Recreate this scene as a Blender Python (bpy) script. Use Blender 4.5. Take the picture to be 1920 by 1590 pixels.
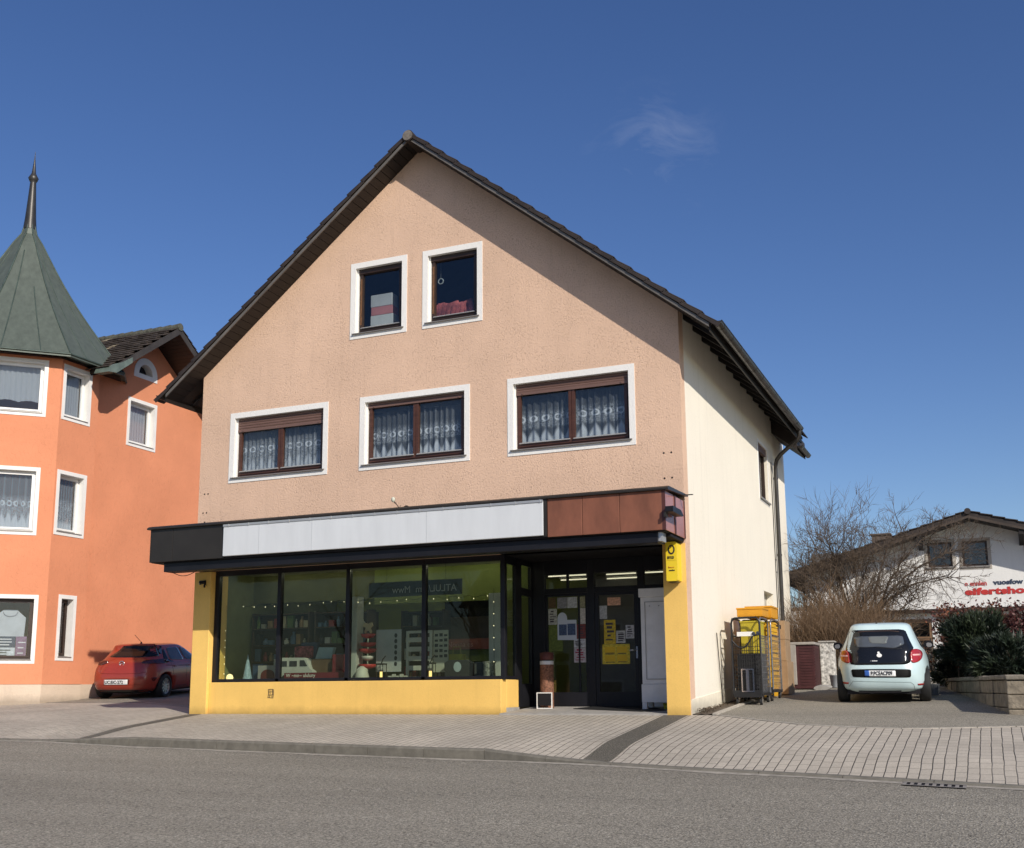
import bpy, bmesh, math, random
from mathutils import Vector, Matrix
from mathutils.bvhtree import BVHTree
R = math.radians
for o in list(bpy.data.objects):
    bpy.data.objects.remove(o)
C = bpy.context.scene.collection
S = bpy.context.scene

# ------------------------------------------------------------ camera
cam = bpy.data.cameras.new('camera')
co = bpy.data.objects.new('camera', cam)
C.objects.link(co)
S.camera = co
yaw, pit, rol = R(-23.26), R(10.083), R(-0.4024)
F = Vector((math.sin(yaw)*math.cos(pit), math.cos(yaw)*math.cos(pit), math.sin(pit)))
Rv = Vector((math.cos(yaw), -math.sin(yaw), 0))
U = Rv.cross(F)
R2 = Rv*math.cos(rol)+U*math.sin(rol)
U2 = -Rv*math.sin(rol)+U*math.cos(rol)
m = Matrix((R2, U2, -F)).transposed().to_4x4()
m.translation = (4.736, -18.539, 0.4377)
co.matrix_world = m
cam.sensor_width = 36
cam.sensor_fit = 'HORIZONTAL'
cam.lens = 36*2083.5/1920
cam.shift_y = 127.79/1920
cam.clip_end = 2000
S.render.resolution_x = 1024
S.render.resolution_y = 848

# ------------------------------------------------------------ sky and sun
SUN = Vector((.661, -.533, .520)).normalized()
EL = math.asin(SUN.z)
AZ = math.atan2(SUN.x, SUN.y)
w = bpy.data.worlds.new('World')
S.world = w
w.use_nodes = True
nt = w.node_tree
nt.nodes.clear()
out = nt.nodes.new('ShaderNodeOutputWorld')
bg = nt.nodes.new('ShaderNodeBackground')
sky = nt.nodes.new('ShaderNodeTexSky')
sky.sky_type = 'NISHITA'
sky.sun_disc = False
sky.sun_elevation = EL
sky.sun_rotation = AZ
sky.air_density = 1.0
sky.dust_density = 0.8
sky.ozone_density = 2.5
sky.altitude = 500
bg.inputs['Strength'].default_value = 0.091
# a faint wisp of cloud up in the sky (a function of the sky direction only)
tc = nt.nodes.new('ShaderNodeTexCoord')
mp = nt.nodes.new('ShaderNodeMapping')
mp.inputs['Scale'].default_value = (9, 9, 16)
nz = nt.nodes.new('ShaderNodeTexNoise')
nz.inputs['Scale'].default_value = 1.6
nz.inputs['Detail'].default_value = 7
nz.inputs['Roughness'].default_value = .62
nz.inputs['Distortion'].default_value = .6
rp = nt.nodes.new('ShaderNodeMapRange')
rp.inputs[1].default_value = .50
rp.inputs[2].default_value = .85
rp.inputs[3].default_value = 0
rp.inputs[4].default_value = 1
dt = nt.nodes.new('ShaderNodeVectorMath')
dt.operation = 'DISTANCE'
CLOUD = Vector((-.235, .862, .449))
dt.inputs[1].default_value = CLOUD
r2 = nt.nodes.new('ShaderNodeMapRange')
r2.inputs[1].default_value = .015
r2.inputs[2].default_value = .066
r2.inputs[3].default_value = .26
r2.inputs[4].default_value = 0.0
mu = nt.nodes.new('ShaderNodeMath')
mu.operation = 'MULTIPLY'
mixc = nt.nodes.new('ShaderNodeMix')
mixc.data_type = 'RGBA'
mixc.inputs[7].default_value = (6.2, 6.6, 7.4, 1)
L = nt.links.new
L(tc.outputs['Generated'], mp.inputs['Vector'])
L(mp.outputs['Vector'], nz.inputs['Vector'])
L(nz.outputs['Fac'], rp.inputs[0])
L(tc.outputs['Generated'], dt.inputs[0])
L(dt.outputs['Value'], r2.inputs[0])
L(rp.outputs[0], mu.inputs[0])
L(r2.outputs[0], mu.inputs[1])
L(mu.outputs[0], mixc.inputs[0])
L(sky.outputs[0], mixc.inputs[6])
hs = nt.nodes.new('ShaderNodeHueSaturation')
hs.inputs['Saturation'].default_value = 1.20
hs.inputs['Hue'].default_value = .513
L(mixc.outputs[2], hs.inputs['Color'])
L(hs.outputs[0], bg.inputs['Color'])
L(bg.outputs[0], out.inputs[0])

sl = bpy.data.lights.new('sun', 'SUN')
sl.energy = 3.6
sl.angle = R(.53)
sl.color = (1, .93, .83)
so = bpy.data.objects.new('sun', sl)
C.objects.link(so)
so.rotation_euler = (-SUN).to_track_quat('-Z', 'Y').to_euler()

S.view_settings.view_transform = 'Standard'
S.view_settings.look = 'None'
S.view_settings.exposure = 0.25
S.view_settings.gamma = 1
S.view_settings.use_curve_mapping = False
S.render.engine = 'CYCLES'
S.cycles.max_bounces = 10
S.cycles.transparent_max_bounces = 24

# ------------------------------------------------------------ helpers
def wm(o):
    M = Matrix()
    while o is not None:
        M = o.matrix_basis @ M
        o = o.parent
    return M

def tag(o, label=None, cat=None, group=None, kind=None):
    if label: o['label'] = label
    if cat: o['category'] = cat
    if group: o['group'] = group
    if kind: o['kind'] = kind
    return o

def thing(name, label, cat, loc=(0, 0, 0), rotz=0, group=None):
    o = bpy.data.objects.new(name, None)
    o.empty_display_size = .2
    C.objects.link(o)
    o.location = loc
    o.rotation_euler = (0, 0, rotz)
    return tag(o, label, cat, group)

class MB:
    def __init__(s):
        s.v, s.f, s.m, s.sm = [], [], [], []
    def add(s, vs, fs, mi=0, smooth=False, M=None):
        b = len(s.v)
        s.v += [(M @ Vector(p)) if M else Vector(p) for p in vs]
        for f in fs:
            s.f.append([b+i for i in f]); s.m.append(mi); s.sm.append(smooth)
        return s
    def box(s, x0, x1, y0, y1, z0, z1, mi=0, M=None):
        x0, x1 = min(x0, x1), max(x0, x1); y0, y1 = min(y0, y1), max(y0, y1); z0, z1 = min(z0, z1), max(z0, z1)
        return s.add([(x0,y0,z0),(x1,y0,z0),(x1,y1,z0),(x0,y1,z0),(x0,y0,z1),(x1,y0,z1),(x1,y1,z1),(x0,y1,z1)],
                     [(0,3,2,1),(4,5,6,7),(0,1,5,4),(1,2,6,5),(2,3,7,6),(3,0,4,7)], mi, False, M)
    def prism(s, poly, fn, a, b, mi=0, smooth=False):
        """poly: 2D points; fn(u, v, d) -> 3D; extruded from d=a to d=b"""
        n = len(poly)
        vs = [fn(u, v, a) for u, v in poly]+[fn(u, v, b) for u, v in poly]
        s.add(vs, [list(range(n))[::-1], list(range(n, 2*n))], mi)
        s.add(vs, [(i, (i+1) % n, n+(i+1) % n, n+i) for i in range(n)], mi, smooth)
        return s
    def tube(s, pts, r, n=8, mi=0, cap=True, smooth=True, M=None):
        pts = [Vector(p) for p in pts]
        rs = r if isinstance(r, (list, tuple)) else [r]*len(pts)
        vs = []
        prev = None
        for i, p in enumerate(pts):
            t = (pts[min(i+1, len(pts)-1)]-pts[max(i-1, 0)])
            t = t.normalized() if t.length > 1e-9 else Vector((0, 0, 1))
            if prev is None:
                a = Vector((0, 0, 1)) if abs(t.z) < .9 else Vector((1, 0, 0))
                prev = t.cross(a).normalized()
            else:
                q = prev-t*prev.dot(t)
                prev = q.normalized() if q.length > 1e-6 else prev
            bn = t.cross(prev)
            for k in range(n):
                a = 2*math.pi*k/n
                vs.append(p+(prev*math.cos(a)+bn*math.sin(a))*rs[i])
        fs = []
        for i in range(len(pts)-1):
            for k in range(n):
                k2 = (k+1) % n
                fs.append((i*n+k, i*n+k2, (i+1)*n+k2, (i+1)*n+k))
        s.add(vs, fs, mi, smooth, M)
        if cap:
            s.add(vs, [list(range(n))[::-1], list(range((len(pts)-1)*n, len(pts)*n))], mi, False, M)
        return s
    def lathe(s, prof, c=(0, 0, 0), n=20, mi=0, M=None, smooth=True):
        c = Vector(c)
        vs = []
        for r, z in prof:
            for k in range(n):
                a = 2*math.pi*k/n
                vs.append(c+Vector((r*math.cos(a), r*math.sin(a), z)))
        fs = []
        for i in range(len(prof)-1):
            for k in range(n):
                k2 = (k+1) % n
                fs.append((i*n+k, i*n+k2, (i+1)*n+k2, (i+1)*n+k))
        s.add(vs, fs, mi, smooth, M)
        s.add(vs, [list(range(n))[::-1], list(range((len(prof)-1)*n, len(prof)*n))], mi, False, M)
        return s
    def quad(s, a, b, c, d, mi=0):
        return s.add([a, b, c, d], [(0, 1, 2, 3)], mi)
    def mesh(s, name, mats):
        me = bpy.data.meshes.new(name)
        me.from_pydata([tuple(p) for p in s.v], [], s.f)
        for mt in (mats if isinstance(mats, (list, tuple)) else [mats]):
            me.materials.append(mt)
        me.polygons.foreach_set('material_index', s.m)
        me.polygons.foreach_set('use_smooth', s.sm)
        me.validate()
        me.update()
        return me
    def build(s, name, mats, parent=None, local=False, bevel=0, seg=2, sub=0):
        """coordinates are world ones unless local; linked as ONE mesh object"""
        if parent is not None and not local:
            inv = wm(parent).inverted()
            s.v = [inv @ p for p in s.v]
        elif parent is None and not local and s.v:
            xs = [p.x for p in s.v]; ys = [p.y for p in s.v]
            base = Vector(((min(xs)+max(xs))/2, (min(ys)+max(ys))/2, min(p.z for p in s.v)))
            s.v = [p-base for p in s.v]
        o = bpy.data.objects.new(name, s.mesh(name, mats))
        C.objects.link(o)
        if parent is not None:
            o.parent = parent
        elif not local and s.v:
            o.location = base
        if bevel:
            b = o.modifiers.new('bevel', 'BEVEL')
            b.width = bevel; b.segments = seg; b.limit_method = 'ANGLE'; b.angle_limit = R(40)
        if sub:
            b = o.modifiers.new('sub', 'SUBSURF'); b.levels = sub; b.render_levels = sub
        return o

def clip(poly, u0, u1, v0, v1):
    def cut(p, f):
        o = []
        for i in range(len(p)):
            a, b = p[i], p[(i+1) % len(p)]
            fa, fb = f(a), f(b)
            if fa >= 0: o.append(a)
            if (fa >= 0) != (fb >= 0):
                t = fa/(fa-fb)
                o.append((a[0]+(b[0]-a[0])*t, a[1]+(b[1]-a[1])*t))
        return o
    for f in (lambda q: q[0]-u0, lambda q: u1-q[0], lambda q: q[1]-v0, lambda q: v1-q[1]):
        poly = cut(poly, f)
        if len(poly) < 3: return []
    return poly

def wall(mb, poly, holes, fn, th, mi=0, mi_reveal=None, depth=None):
    """a slab (outer face d=0, inner face d=th) of convex outline with rectangular openings"""
    mr = mi if mi_reveal is None else mi_reveal
    us = sorted({p[0] for p in poly} | {h[0] for h in holes} | {h[1] for h in holes})
    vs = sorted({p[1] for p in poly} | {h[2] for h in holes} | {h[3] for h in holes})
    for i in range(len(us)-1):
        for j in range(len(vs)-1):
            cu, cv = (us[i]+us[i+1])/2, (vs[j]+vs[j+1])/2
            if any(h[0] < cu < h[1] and h[2] < cv < h[3] for h in holes): continue
            p = clip(poly, us[i], us[i+1], vs[j], vs[j+1])
            if len(p) < 3: continue
            mb.add([fn(u, v, 0) for u, v in p], [list(range(len(p)))], mi)
            mb.add([fn(u, v, th) for u, v in p], [list(range(len(p)))[::-1]], mi)
    n = len(poly)
    for i in range(n):
        a, b = poly[i], poly[(i+1) % n]
        mb.add([fn(*a, 0), fn(*a, th), fn(*b, th), fn(*b, 0)], [(0, 1, 2, 3)], mi)
    for h in holes:
        q = [(h[0], h[2]), (h[1], h[2]), (h[1], h[3]), (h[0], h[3])]
        for i in range(4):
            a, b = q[i], q[(i+1) % 4]
            mb.add([fn(*a, 0), fn(*b, 0), fn(*b, th), fn(*a, th)], [(0, 1, 2, 3)], mr)
    return mb

def frame_ring(mb, u0, u1, v0, v1, wl, wr, wb, wt, fn, a, b, mi=0):
    mb.prism([(u0, v0), (u0+wl, v0), (u0+wl, v1), (u0, v1)], fn, a, b, mi)
    mb.prism([(u1-wr, v0), (u1, v0), (u1, v1), (u1-wr, v1)], fn, a, b, mi)
    if wb: mb.prism([(u0+wl, v0), (u1-wr, v0), (u1-wr, v0+wb), (u0+wl, v0+wb)], fn, a, b, mi)
    if wt: mb.prism([(u0+wl, v1-wt), (u1-wr, v1-wt), (u1-wr, v1), (u0+wl, v1)], fn, a, b, mi)
    return mb

def rect(u0, u1, v0, v1):
    return [(u0, v0), (u1, v0), (u1, v1), (u0, v1)]

def text_mb(txt, size, fn, mat_i=0, ext=.006, mb=None, spacing=1.0, bold=.0, align='LEFT', scale_x=1.0):
    cu = bpy.data.curves.new('lettering', 'FONT')
    cu.body = txt; cu.size = size; cu.extrude = ext; cu.space_character = spacing
    cu.align_x = align; cu.offset = bold; cu.resolution_u = 3
    ob = bpy.data.objects.new('lettering', cu)
    C.objects.link(ob)
    dg = bpy.context.evaluated_depsgraph_get()
    me = bpy.data.meshes.new_from_object(ob.evaluated_get(dg))
    mb = mb or MB()
    mb.add([fn(v.co.x*scale_x, v.co.y, v.co.z) for v in me.vertices], [list(p.vertices) for p in me.polygons], mat_i)
    bpy.data.objects.remove(ob); bpy.data.curves.remove(cu); bpy.data.meshes.remove(me)
    return mb
# ------------------------------------------------------------ materials
def newmat(name):
    mt = bpy.data.materials.new(name)
    mt.use_nodes = True
    n = mt.node_tree
    return mt, n, n.nodes['Principled BSDF'], n.nodes['Material Output']

def N(n, t, **k):
    x = n.nodes.new(t)
    for a, b in k.items(): setattr(x, a, b)
    return x

def coords(n, scale=(1, 1, 1)):
    t = N(n, 'ShaderNodeTexCoord'); mpp = N(n, 'ShaderNodeMapping')
    mpp.inputs['Scale'].default_value = scale
    n.links.new(t.outputs['Object'], mpp.inputs['Vector'])
    return mpp.outputs['Vector']

def noise(n, vec, scale, detail=4, rough=.55, dist=0):
    z = N(n, 'ShaderNodeTexNoise')
    z.inputs['Scale'].default_value = scale; z.inputs['Detail'].default_value = detail
    z.inputs['Roughness'].default_value = rough; z.inputs['Distortion'].default_value = dist
    n.links.new(vec, z.inputs['Vector'])
    return z.outputs['Fac']

def mrange(n, v, a, b, c, d):
    r = N(n, 'ShaderNodeMapRange')
    for i, x in enumerate((a, b, c, d)): r.inputs[i+1].default_value = x
    n.links.new(v, r.inputs[0])
    return r.outputs[0]

def mixcol(n, fac, a, b, mode='MIX'):
    x = N(n, 'ShaderNodeMix', data_type='RGBA', blend_type=mode)
    for i, v in ((0, fac), (6, a), (7, b)):
        if hasattr(v, 'links'): n.links.new(v, x.inputs[i])
        else: x.inputs[i].default_value = v if i == 0 else (*v[:3], 1)
    return x.outputs[2]

def math_(n, op, a, b=None, c=None):
    x = N(n, 'ShaderNodeMath', operation=op)
    for i, v in enumerate((a, b, c)):
        if v is None: continue
        if hasattr(v, 'links'): n.links.new(v, x.inputs[i])
        else: x.inputs[i].default_value = v
    return x.outputs[0]

def bump(n, bs, h, strength, dist=.01):
    b = N(n, 'ShaderNodeBump')
    b.inputs['Strength'].default_value = strength; b.inputs['Distance'].default_value = dist
    n.links.new(h, b.inputs['Height']); n.links.new(b.outputs[0], bs.inputs['Normal'])

def pm(name, col, rough=.6, metal=0, var=.12, vs=3.0, bmp=0, bs=60, spec=.5, coat=0, emit=None, es=1, stretch=(1, 1, 1), dist=.004):
    mt, n, b, o = newmat(name)
    vec = coords(n, stretch)
    f = noise(n, vec, vs, 5, .6)
    f = mrange(n, f, .3, .7, 0, 1)
    lo = [c*(1-var) for c in col]; hi = [min(1, c*(1+var)) for c in col]
    n.links.new(mixcol(n, f, lo, hi), b.inputs['Base Color'])
    b.inputs['Roughness'].default_value = rough
    b.inputs['Metallic'].default_value = metal
    b.inputs['Specular IOR Level'].default_value = spec
    if coat: b.inputs['Coat Weight'].default_value = coat; b.inputs['Coat Roughness'].default_value = .04
    if bmp: bump(n, b, noise(n, vec, bs, 4, .6), bmp, dist)
    if emit:
        b.inputs['Emission Color'].default_value = (*emit, 1); b.inputs['Emission Strength'].default_value = es
    return mt

def stucco(name, col, dark, scale=34, amount=.55, bmp=.55, stain=.10, streak=.0, fine=(1, 1, .55), splash=None):
    """rough trowelled render: small worm-like pits, blotchy tone and faint runs"""
    mt, n, b, o = newmat(name)
    vec = coords(n, fine)
    plain = coords(n)
    wob = noise(n, vec, scale*.7, 3, .6)
    ad = N(n, 'ShaderNodeVectorMath', operation='MULTIPLY_ADD')
    tn = N(n, 'ShaderNodeTexNoise'); tn.inputs['Scale'].default_value = scale*.5; tn.inputs['Detail'].default_value = 3
    n.links.new(vec, tn.inputs['Vector'])
    n.links.new(tn.outputs['Color'], ad.inputs[0]); ad.inputs[1].default_value = (.06, .06, .06); n.links.new(vec, ad.inputs[2])
    vo = N(n, 'ShaderNodeTexVoronoi', feature='DISTANCE_TO_EDGE'); vo.inputs['Scale'].default_value = scale*.42
    n.links.new(ad.outputs[0], vo.inputs['Vector'])
    line = mrange(n, vo.outputs['Distance'], .0, .085, 1, 0)
    msk = mrange(n, noise(n, vec, scale*.55, 2, .5), .47, .60, 0, 1)
    pit = math_(n, 'MULTIPLY', math_(n, 'MULTIPLY', line, msk), mrange(n, noise(n, plain, 1.3, 4, .65), .35, .65, .25, 1.15))
    big = mrange(n, noise(n, plain, .55, 5, .6), .32, .7, 1-stain, 1+stain)
    fn_ = mrange(n, noise(n, plain, 90, 3, .6), .3, .7, .93, 1.06)
    base = mixcol(n, math_(n, 'MULTIPLY', pit, amount), col, dark)
    st = coords(n, (5, 5, .35))
    run = mrange(n, noise(n, st, 1.4, 4, .6), .52, .75, 1, 1-streak)
    k = math_(n, 'MULTIPLY', math_(n, 'MULTIPLY', big, fn_), run)
    if splash is not None:      # ragged dirt line and scuffs just above the ground
        sx = N(n, 'ShaderNodeSeparateXYZ'); n.links.new(plain, sx.inputs[0])
        hgt = math_(n, 'SUBTRACT', math_(n, 'SUBTRACT', sx.outputs[2], splash), math_(n, 'MULTIPLY', noise(n, plain, 3.5, 6, .7), .22))
        k = math_(n, 'MULTIPLY', k, mrange(n, hgt, -.14, .05, .62, 1))
        sc = mrange(n, noise(n, coords(n, (1, 1, 2.2)), 9, 6, .75), .66, .72, 1, .80)
        k = math_(n, 'MULTIPLY', k, sc)
    cmb = N(n, 'ShaderNodeCombineColor')
    for i in range(3): n.links.new(k, cmb.inputs[i])
    n.links.new(mixcol(n, 1.0, base, cmb.outputs[0], 'MULTIPLY'), b.inputs['Base Color'])
    b.inputs['Roughness'].default_value = .92
    b.inputs['Specular IOR Level'].default_value = .2
    h = math_(n, 'SUBTRACT', mrange(n, wob, .3, .7, 0, .6), pit)
    bump(n, b, h, bmp, .012)
    return mt

def glass(name, tint=(.8, .85, .85), refl=1.5, rough=.0, gcol=(1, 1, 1), dirt=.0):
    mt, n, b, o = newmat(name)
    n.nodes.remove(b)
    tr = N(n, 'ShaderNodeBsdfTransparent'); tr.inputs[0].default_value = (*tint, 1)
    gl = N(n, 'ShaderNodeBsdfGlossy'); gl.inputs[0].default_value = (*gcol, 1); gl.inputs['Roughness'].default_value = rough
    fr = N(n, 'ShaderNodeFresnel')
    ge = N(n, 'ShaderNodeNewGeometry')     # the back face of a pane reflects like its front
    n.links.new(mrange(n, ge.outputs['Backfacing'], 0, 1, refl, 1/refl), fr.inputs[0])
    mx = N(n, 'ShaderNodeMixShader')
    n.links.new(fr.outputs[0], mx.inputs[0]); n.links.new(tr.outputs[0], mx.inputs[1]); n.links.new(gl.outputs[0], mx.inputs[2])
    last = mx.outputs[0]
    if dirt:
        df = N(n, 'ShaderNodeBsdfDiffuse'); df.inputs[0].default_value = (.6, .6, .58, 1)
        m2 = N(n, 'ShaderNodeMixShader')
        f = mrange(n, noise(n, coords(n), 2.2, 5, .65), .35, .8, 0, dirt)
        n.links.new(f, m2.inputs[0]); n.links.new(last, m2.inputs[1]); n.links.new(df.outputs[0], m2.inputs[2])
        last = m2.outputs[0]
    n.links.new(last, o.inputs[0])
    return mt

def lace(name, base=.17, motif=1.0, mscale=9.0, zlo=.30, zhi=.62, plain=False):
    """net curtain: sheer cloth with a denser band of curls and a scalloped hem, by local height 0..1 in Generated"""
    mt, n, b, o = newmat(name)
    t = N(n, 'ShaderNodeTexCoord')
    sp = N(n, 'ShaderNodeSeparateXYZ'); n.links.new(t.outputs['Generated'], sp.inputs[0])
    z = sp.outputs[2]
    ob = N(n, 'ShaderNodeSeparateXYZ'); n.links.new(t.outputs['Object'], ob.inputs[0])
    x = ob.outputs[0]
    # rings along the band
    fx = math_(n, 'SUBTRACT', math_(n, 'FRACT', math_(n, 'MULTIPLY', x, mscale*.62)), .5)
    fz = math_(n, 'MULTIPLY', math_(n, 'SUBTRACT', z, .46), 6.2)
    d = math_(n, 'SQRT', math_(n, 'ADD', math_(n, 'MULTIPLY', fx, fx), math_(n, 'MULTIPLY', fz, fz)))
    ring = mrange(n, math_(n, 'ABSOLUTE', math_(n, 'SUBTRACT', d, .26)), .03, .10, 1, 0)
    # scrolls under the rings
    cur = noise(n, coords(n, (1, 1, 1.3)), 22, 3, .6, 1.5)
    scr = mrange(n, math_(n, 'ABSOLUTE', math_(n, 'SUBTRACT', cur, .5)), .0, .05, 1, 0)
    band = math_(n, 'MULTIPLY', mrange(n, z, zlo, zlo+.05, 0, 1), mrange(n, z, .5, .62, 1, 0))
    scr = math_(n, 'MULTIPLY', scr, band)
    # hem: pointed scallops
    tri = math_(n, 'ABSOLUTE', fx)
    hem = mrange(n, math_(n, 'ADD', z, math_(n, 'MULTIPLY', tri, .34)), .26, .34, .72, 0)
    fold = mrange(n, math_(n, 'SINE', math_(n, 'MULTIPLY', x, 52)), .6, 1, 0, .11)
    a = math_(n, 'ADD', math_(n, 'MAXIMUM', math_(n, 'MAXIMUM', ring, scr), hem), 0)
    a = math_(n, 'MULTIPLY', a, motif)
    a = math_(n, 'ADD', math_(n, 'ADD', a, fold), base)
    a = math_(n, 'MINIMUM', a, .95)
    df = N(n, 'ShaderNodeBsdfDiffuse'); df.inputs[0].default_value = (.78, .79, .80, 1)
    tl = N(n, 'ShaderNodeBsdfTranslucent'); tl.inputs[0].default_value = (.6, .6, .6, 1)
    m1 = N(n, 'ShaderNodeMixShader'); m1.inputs[0].default_value = .3
    n.links.new(df.outputs[0], m1.inputs[1]); n.links.new(tl.outputs[0], m1.inputs[2])
    tr = N(n, 'ShaderNodeBsdfTransparent')
    m2 = N(n, 'ShaderNodeMixShader')
    if plain: m2.inputs[0].default_value = base
    else: n.links.new(a, m2.inputs[0])
    n.links.new(tr.outputs[0], m2.inputs[1]); n.links.new(m1.outputs[0], m2.inputs[2])
    n.nodes.remove(b)
    n.links.new(m2.outputs[0], o.inputs[0])
    return mt

def asphalt(name, a=.13, scale=1.0, light=.24):
    mt, n, b, o = newmat(name)
    v = coords(n)
    grain = noise(n, v, 42*scale, 4, .75)
    vo = N(n, 'ShaderNodeTexVoronoi'); vo.inputs['Scale'].default_value = 48*scale; n.links.new(v, vo.inputs['Vector'])
    stones = mrange(n, vo.outputs['Distance'], .0, .5, 1, 0)
    pick = N(n, 'ShaderNodeSeparateColor'); n.links.new(vo.outputs['Color'], pick.inputs[0])
    pale = math_(n, 'MULTIPLY', mrange(n, pick.outputs[0], .66, .9, 0, 1), stones)
    worn = coords(n, (.25, 1.2, 1))
    big = mrange(n, noise(n, worn, .5, 6, .6), .3, .72, .84, 1.16)
    c = mixcol(n, mrange(n, grain, .3, .72, 0, 1), (a*.20, a*.178, a*.14), (a*1.74, a*1.58, a*1.27))
    c = mixcol(n, math_(n, 'MULTIPLY', pale, .75), c, (light*1.25, light*1.15, light*.98))
    cmb = N(n, 'ShaderNodeCombineColor')
    for i in range(3): n.links.new(big, cmb.inputs[i])
    n.links.new(mixcol(n, 1.0, c, cmb.outputs[0], 'MULTIPLY'), b.inputs['Base Color'])
    b.inputs['Roughness'].default_value = .9
    b.inputs['Specular IOR Level'].default_value = .25
    bump(n, b, math_(n, 'ADD', grain, stones), .8, .012)
    return mt

def pavers(name, col=(.49, .435, .355), pitch=.128, length=.24, joint=.055):
    """concrete pavers: dark joints running towards the street, fainter staggered cross joints"""
    mt, n, b, o = newmat(name)
    t = N(n, 'ShaderNodeTexCoord')
    tn = N(n, 'ShaderNodeTexNoise'); tn.inputs['Scale'].default_value = 2.2; tn.inputs['Detail'].default_value = 3
    n.links.new(t.outputs['Object'], tn.inputs['Vector'])
    ad = N(n, 'ShaderNodeVectorMath', operation='MULTIPLY_ADD')
    n.links.new(tn.outputs['Color'], ad.inputs[0]); ad.inputs[1].default_value = (.026, .03, 0); n.links.new(t.outputs['Object'], ad.inputs[2])
    sp = N(n, 'ShaderNodeSeparateXYZ'); n.links.new(ad.outputs[0], sp.inputs[0])
    xs = math_(n, 'DIVIDE', sp.outputs[0], pitch)
    fx = math_(n, 'ABSOLUTE', math_(n, 'SUBTRACT', math_(n, 'FRACT', xs), .5))
    row = math_(n, 'FLOOR', xs)
    wn = N(n, 'ShaderNodeTexWhiteNoise', noise_dimensions='1D'); n.links.new(row, wn.inputs['W'])
    ys = math_(n, 'ADD', math_(n, 'DIVIDE', sp.outputs[1], length), wn.outputs['Value'])
    fy = math_(n, 'ABSOLUTE', math_(n, 'SUBTRACT', math_(n, 'FRACT', ys), .5))
    col_ = math_(n, 'FLOOR', ys)
    jx = mrange(n, fx, .5-joint*1.25, .5-joint*.45, 0, 1)
    jy = mrange(n, fy, .5-joint*.62, .5-joint*.18, 0, 1)
    cw = N(n, 'ShaderNodeCombineXYZ'); n.links.new(row, cw.inputs[0]); n.links.new(col_, cw.inputs[1])
    w2 = N(n, 'ShaderNodeTexWhiteNoise', noise_dimensions='2D'); n.links.new(cw.outputs[0], w2.inputs['Vector'])
    tone = mrange(n, w2.outputs['Value'], 0, 1, .94, 1.05)
    v = coords(n)
    gr = mrange(n, noise(n, v, 45, 4, .65), .3, .7, .84, 1.12)
    big = mrange(n, noise(n, v, .8, 5, .6), .3, .72, .82, 1.12)
    k = math_(n, 'MULTIPLY', math_(n, 'MULTIPLY', tone, gr), big)
    cmb = N(n, 'ShaderNodeCombineColor')
    for i in range(3): n.links.new(k, cmb.inputs[i])
    c = mixcol(n, 1.0, col, cmb.outputs[0], 'MULTIPLY')
    c = mixcol(n, math_(n, 'MULTIPLY', jy, .78), c, (.11, .10, .085))
    brk = mrange(n, noise(n, v, 1.6, 3, .6), .3, .55, .45, .95)
    c = mixcol(n, math_(n, 'MULTIPLY', jx, brk), c, (.055, .05, .042))
    n.links.new(c, b.inputs['Base Color'])
    b.inputs['Roughness'].default_value = .9
    b.inputs['Specular IOR Level'].default_value = .25
    h = math_(n, 'SUBTRACT', math_(n, 'MULTIPLY', gr, .3), math_(n, 'MAXIMUM', jx, math_(n, 'MULTIPLY', jy, .78)))
    bump(n, b, h, .6, .01)
    return mt

M = {}
M['pink'] = stucco('pink_stucco', (.725, .498, .358), (.40, .26, .18), 60, .44, .60, .08, .07, (1, 1, .8))
M['cream'] = stucco('cream_render', (.86, .80, .675), (.66, .58, .45), 50, .30, .3, .03, .06)
M['cream_plinth'] = stucco('cream_plinth', (.82, .75, .60), (.6, .53, .4), 30, .2, .2, .06, .1, splash=.12)
M['surround'] = stucco('white_band', (.84, .82, .78), (.6, .57, .52), 50, .22, .25, .03, .03)
M['yellow'] = stucco('yellow_paint', (.85, .545, .155), (.46, .27, .07), 64, .16, .14, .09, .05, splash=.0)
M['orange'] = stucco('orange_render', (.71, .28, .15), (.55, .21, .105), 24, .30, .35, .08, .0)
M['orange_plinth'] = stucco('beige_plinth', (.66, .54, .42), (.5, .4, .3), 40, .2, .3, .08, .08, splash=.06)
M['white_wall'] = stucco('white_render', (.80, .79, .76), (.6, .59, .56), 24, .15, .2, .05, .06)
M['white'] = pm('white_paint', (.80, .79, .76), .45, var=.05)
M['white_trim'] = pm('white_trim', (.82, .80, .76), .6, var=.05)
M['brown'] = pm('brown_wood', (.075, .030, .018), .38, var=.3, vs=6, stretch=(1, 1, 6), bmp=.1)
M['brown_dk'] = pm('dark_brown_wood', (.035, .018, .011), .45, var=.35, vs=6)
M['brown_old'] = pm('weathered_wood', (.14, .065, .026), .6, var=.6, vs=9, stretch=(8, 8, 1))
M['shutter'] = pm('shutter_brown', (.165, .095, .075), .42, var=.08)
M['alu'] = pm('aluminium', (.62, .60, .56), .32, .6, var=.05)
M['sill'] = pm('sill_bronze', (.30, .27, .24), .4, .4, var=.08)
M['tile'] = pm('dark_roof_tile', (.030, .021, .017), .62, var=.35, vs=4, bmp=.3, bs=90)
M['tile_old'] = pm('weathered_roof_tile', (.052, .038, .028), .8, var=.5, vs=7, bmp=.4, bs=60)
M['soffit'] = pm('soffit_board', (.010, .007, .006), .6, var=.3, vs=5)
M['barge'] = pm('barge_metal', (.15, .135, .12), .5, .2, var=.25, vs=3)
M['gutter'] = pm('weathered_gutter', (.055, .050, .046), .38, .55, var=.3, vs=3)
M['black'] = pm('black_metal', (.012, .012, .015), .4, var=.2, spec=.3)
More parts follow.
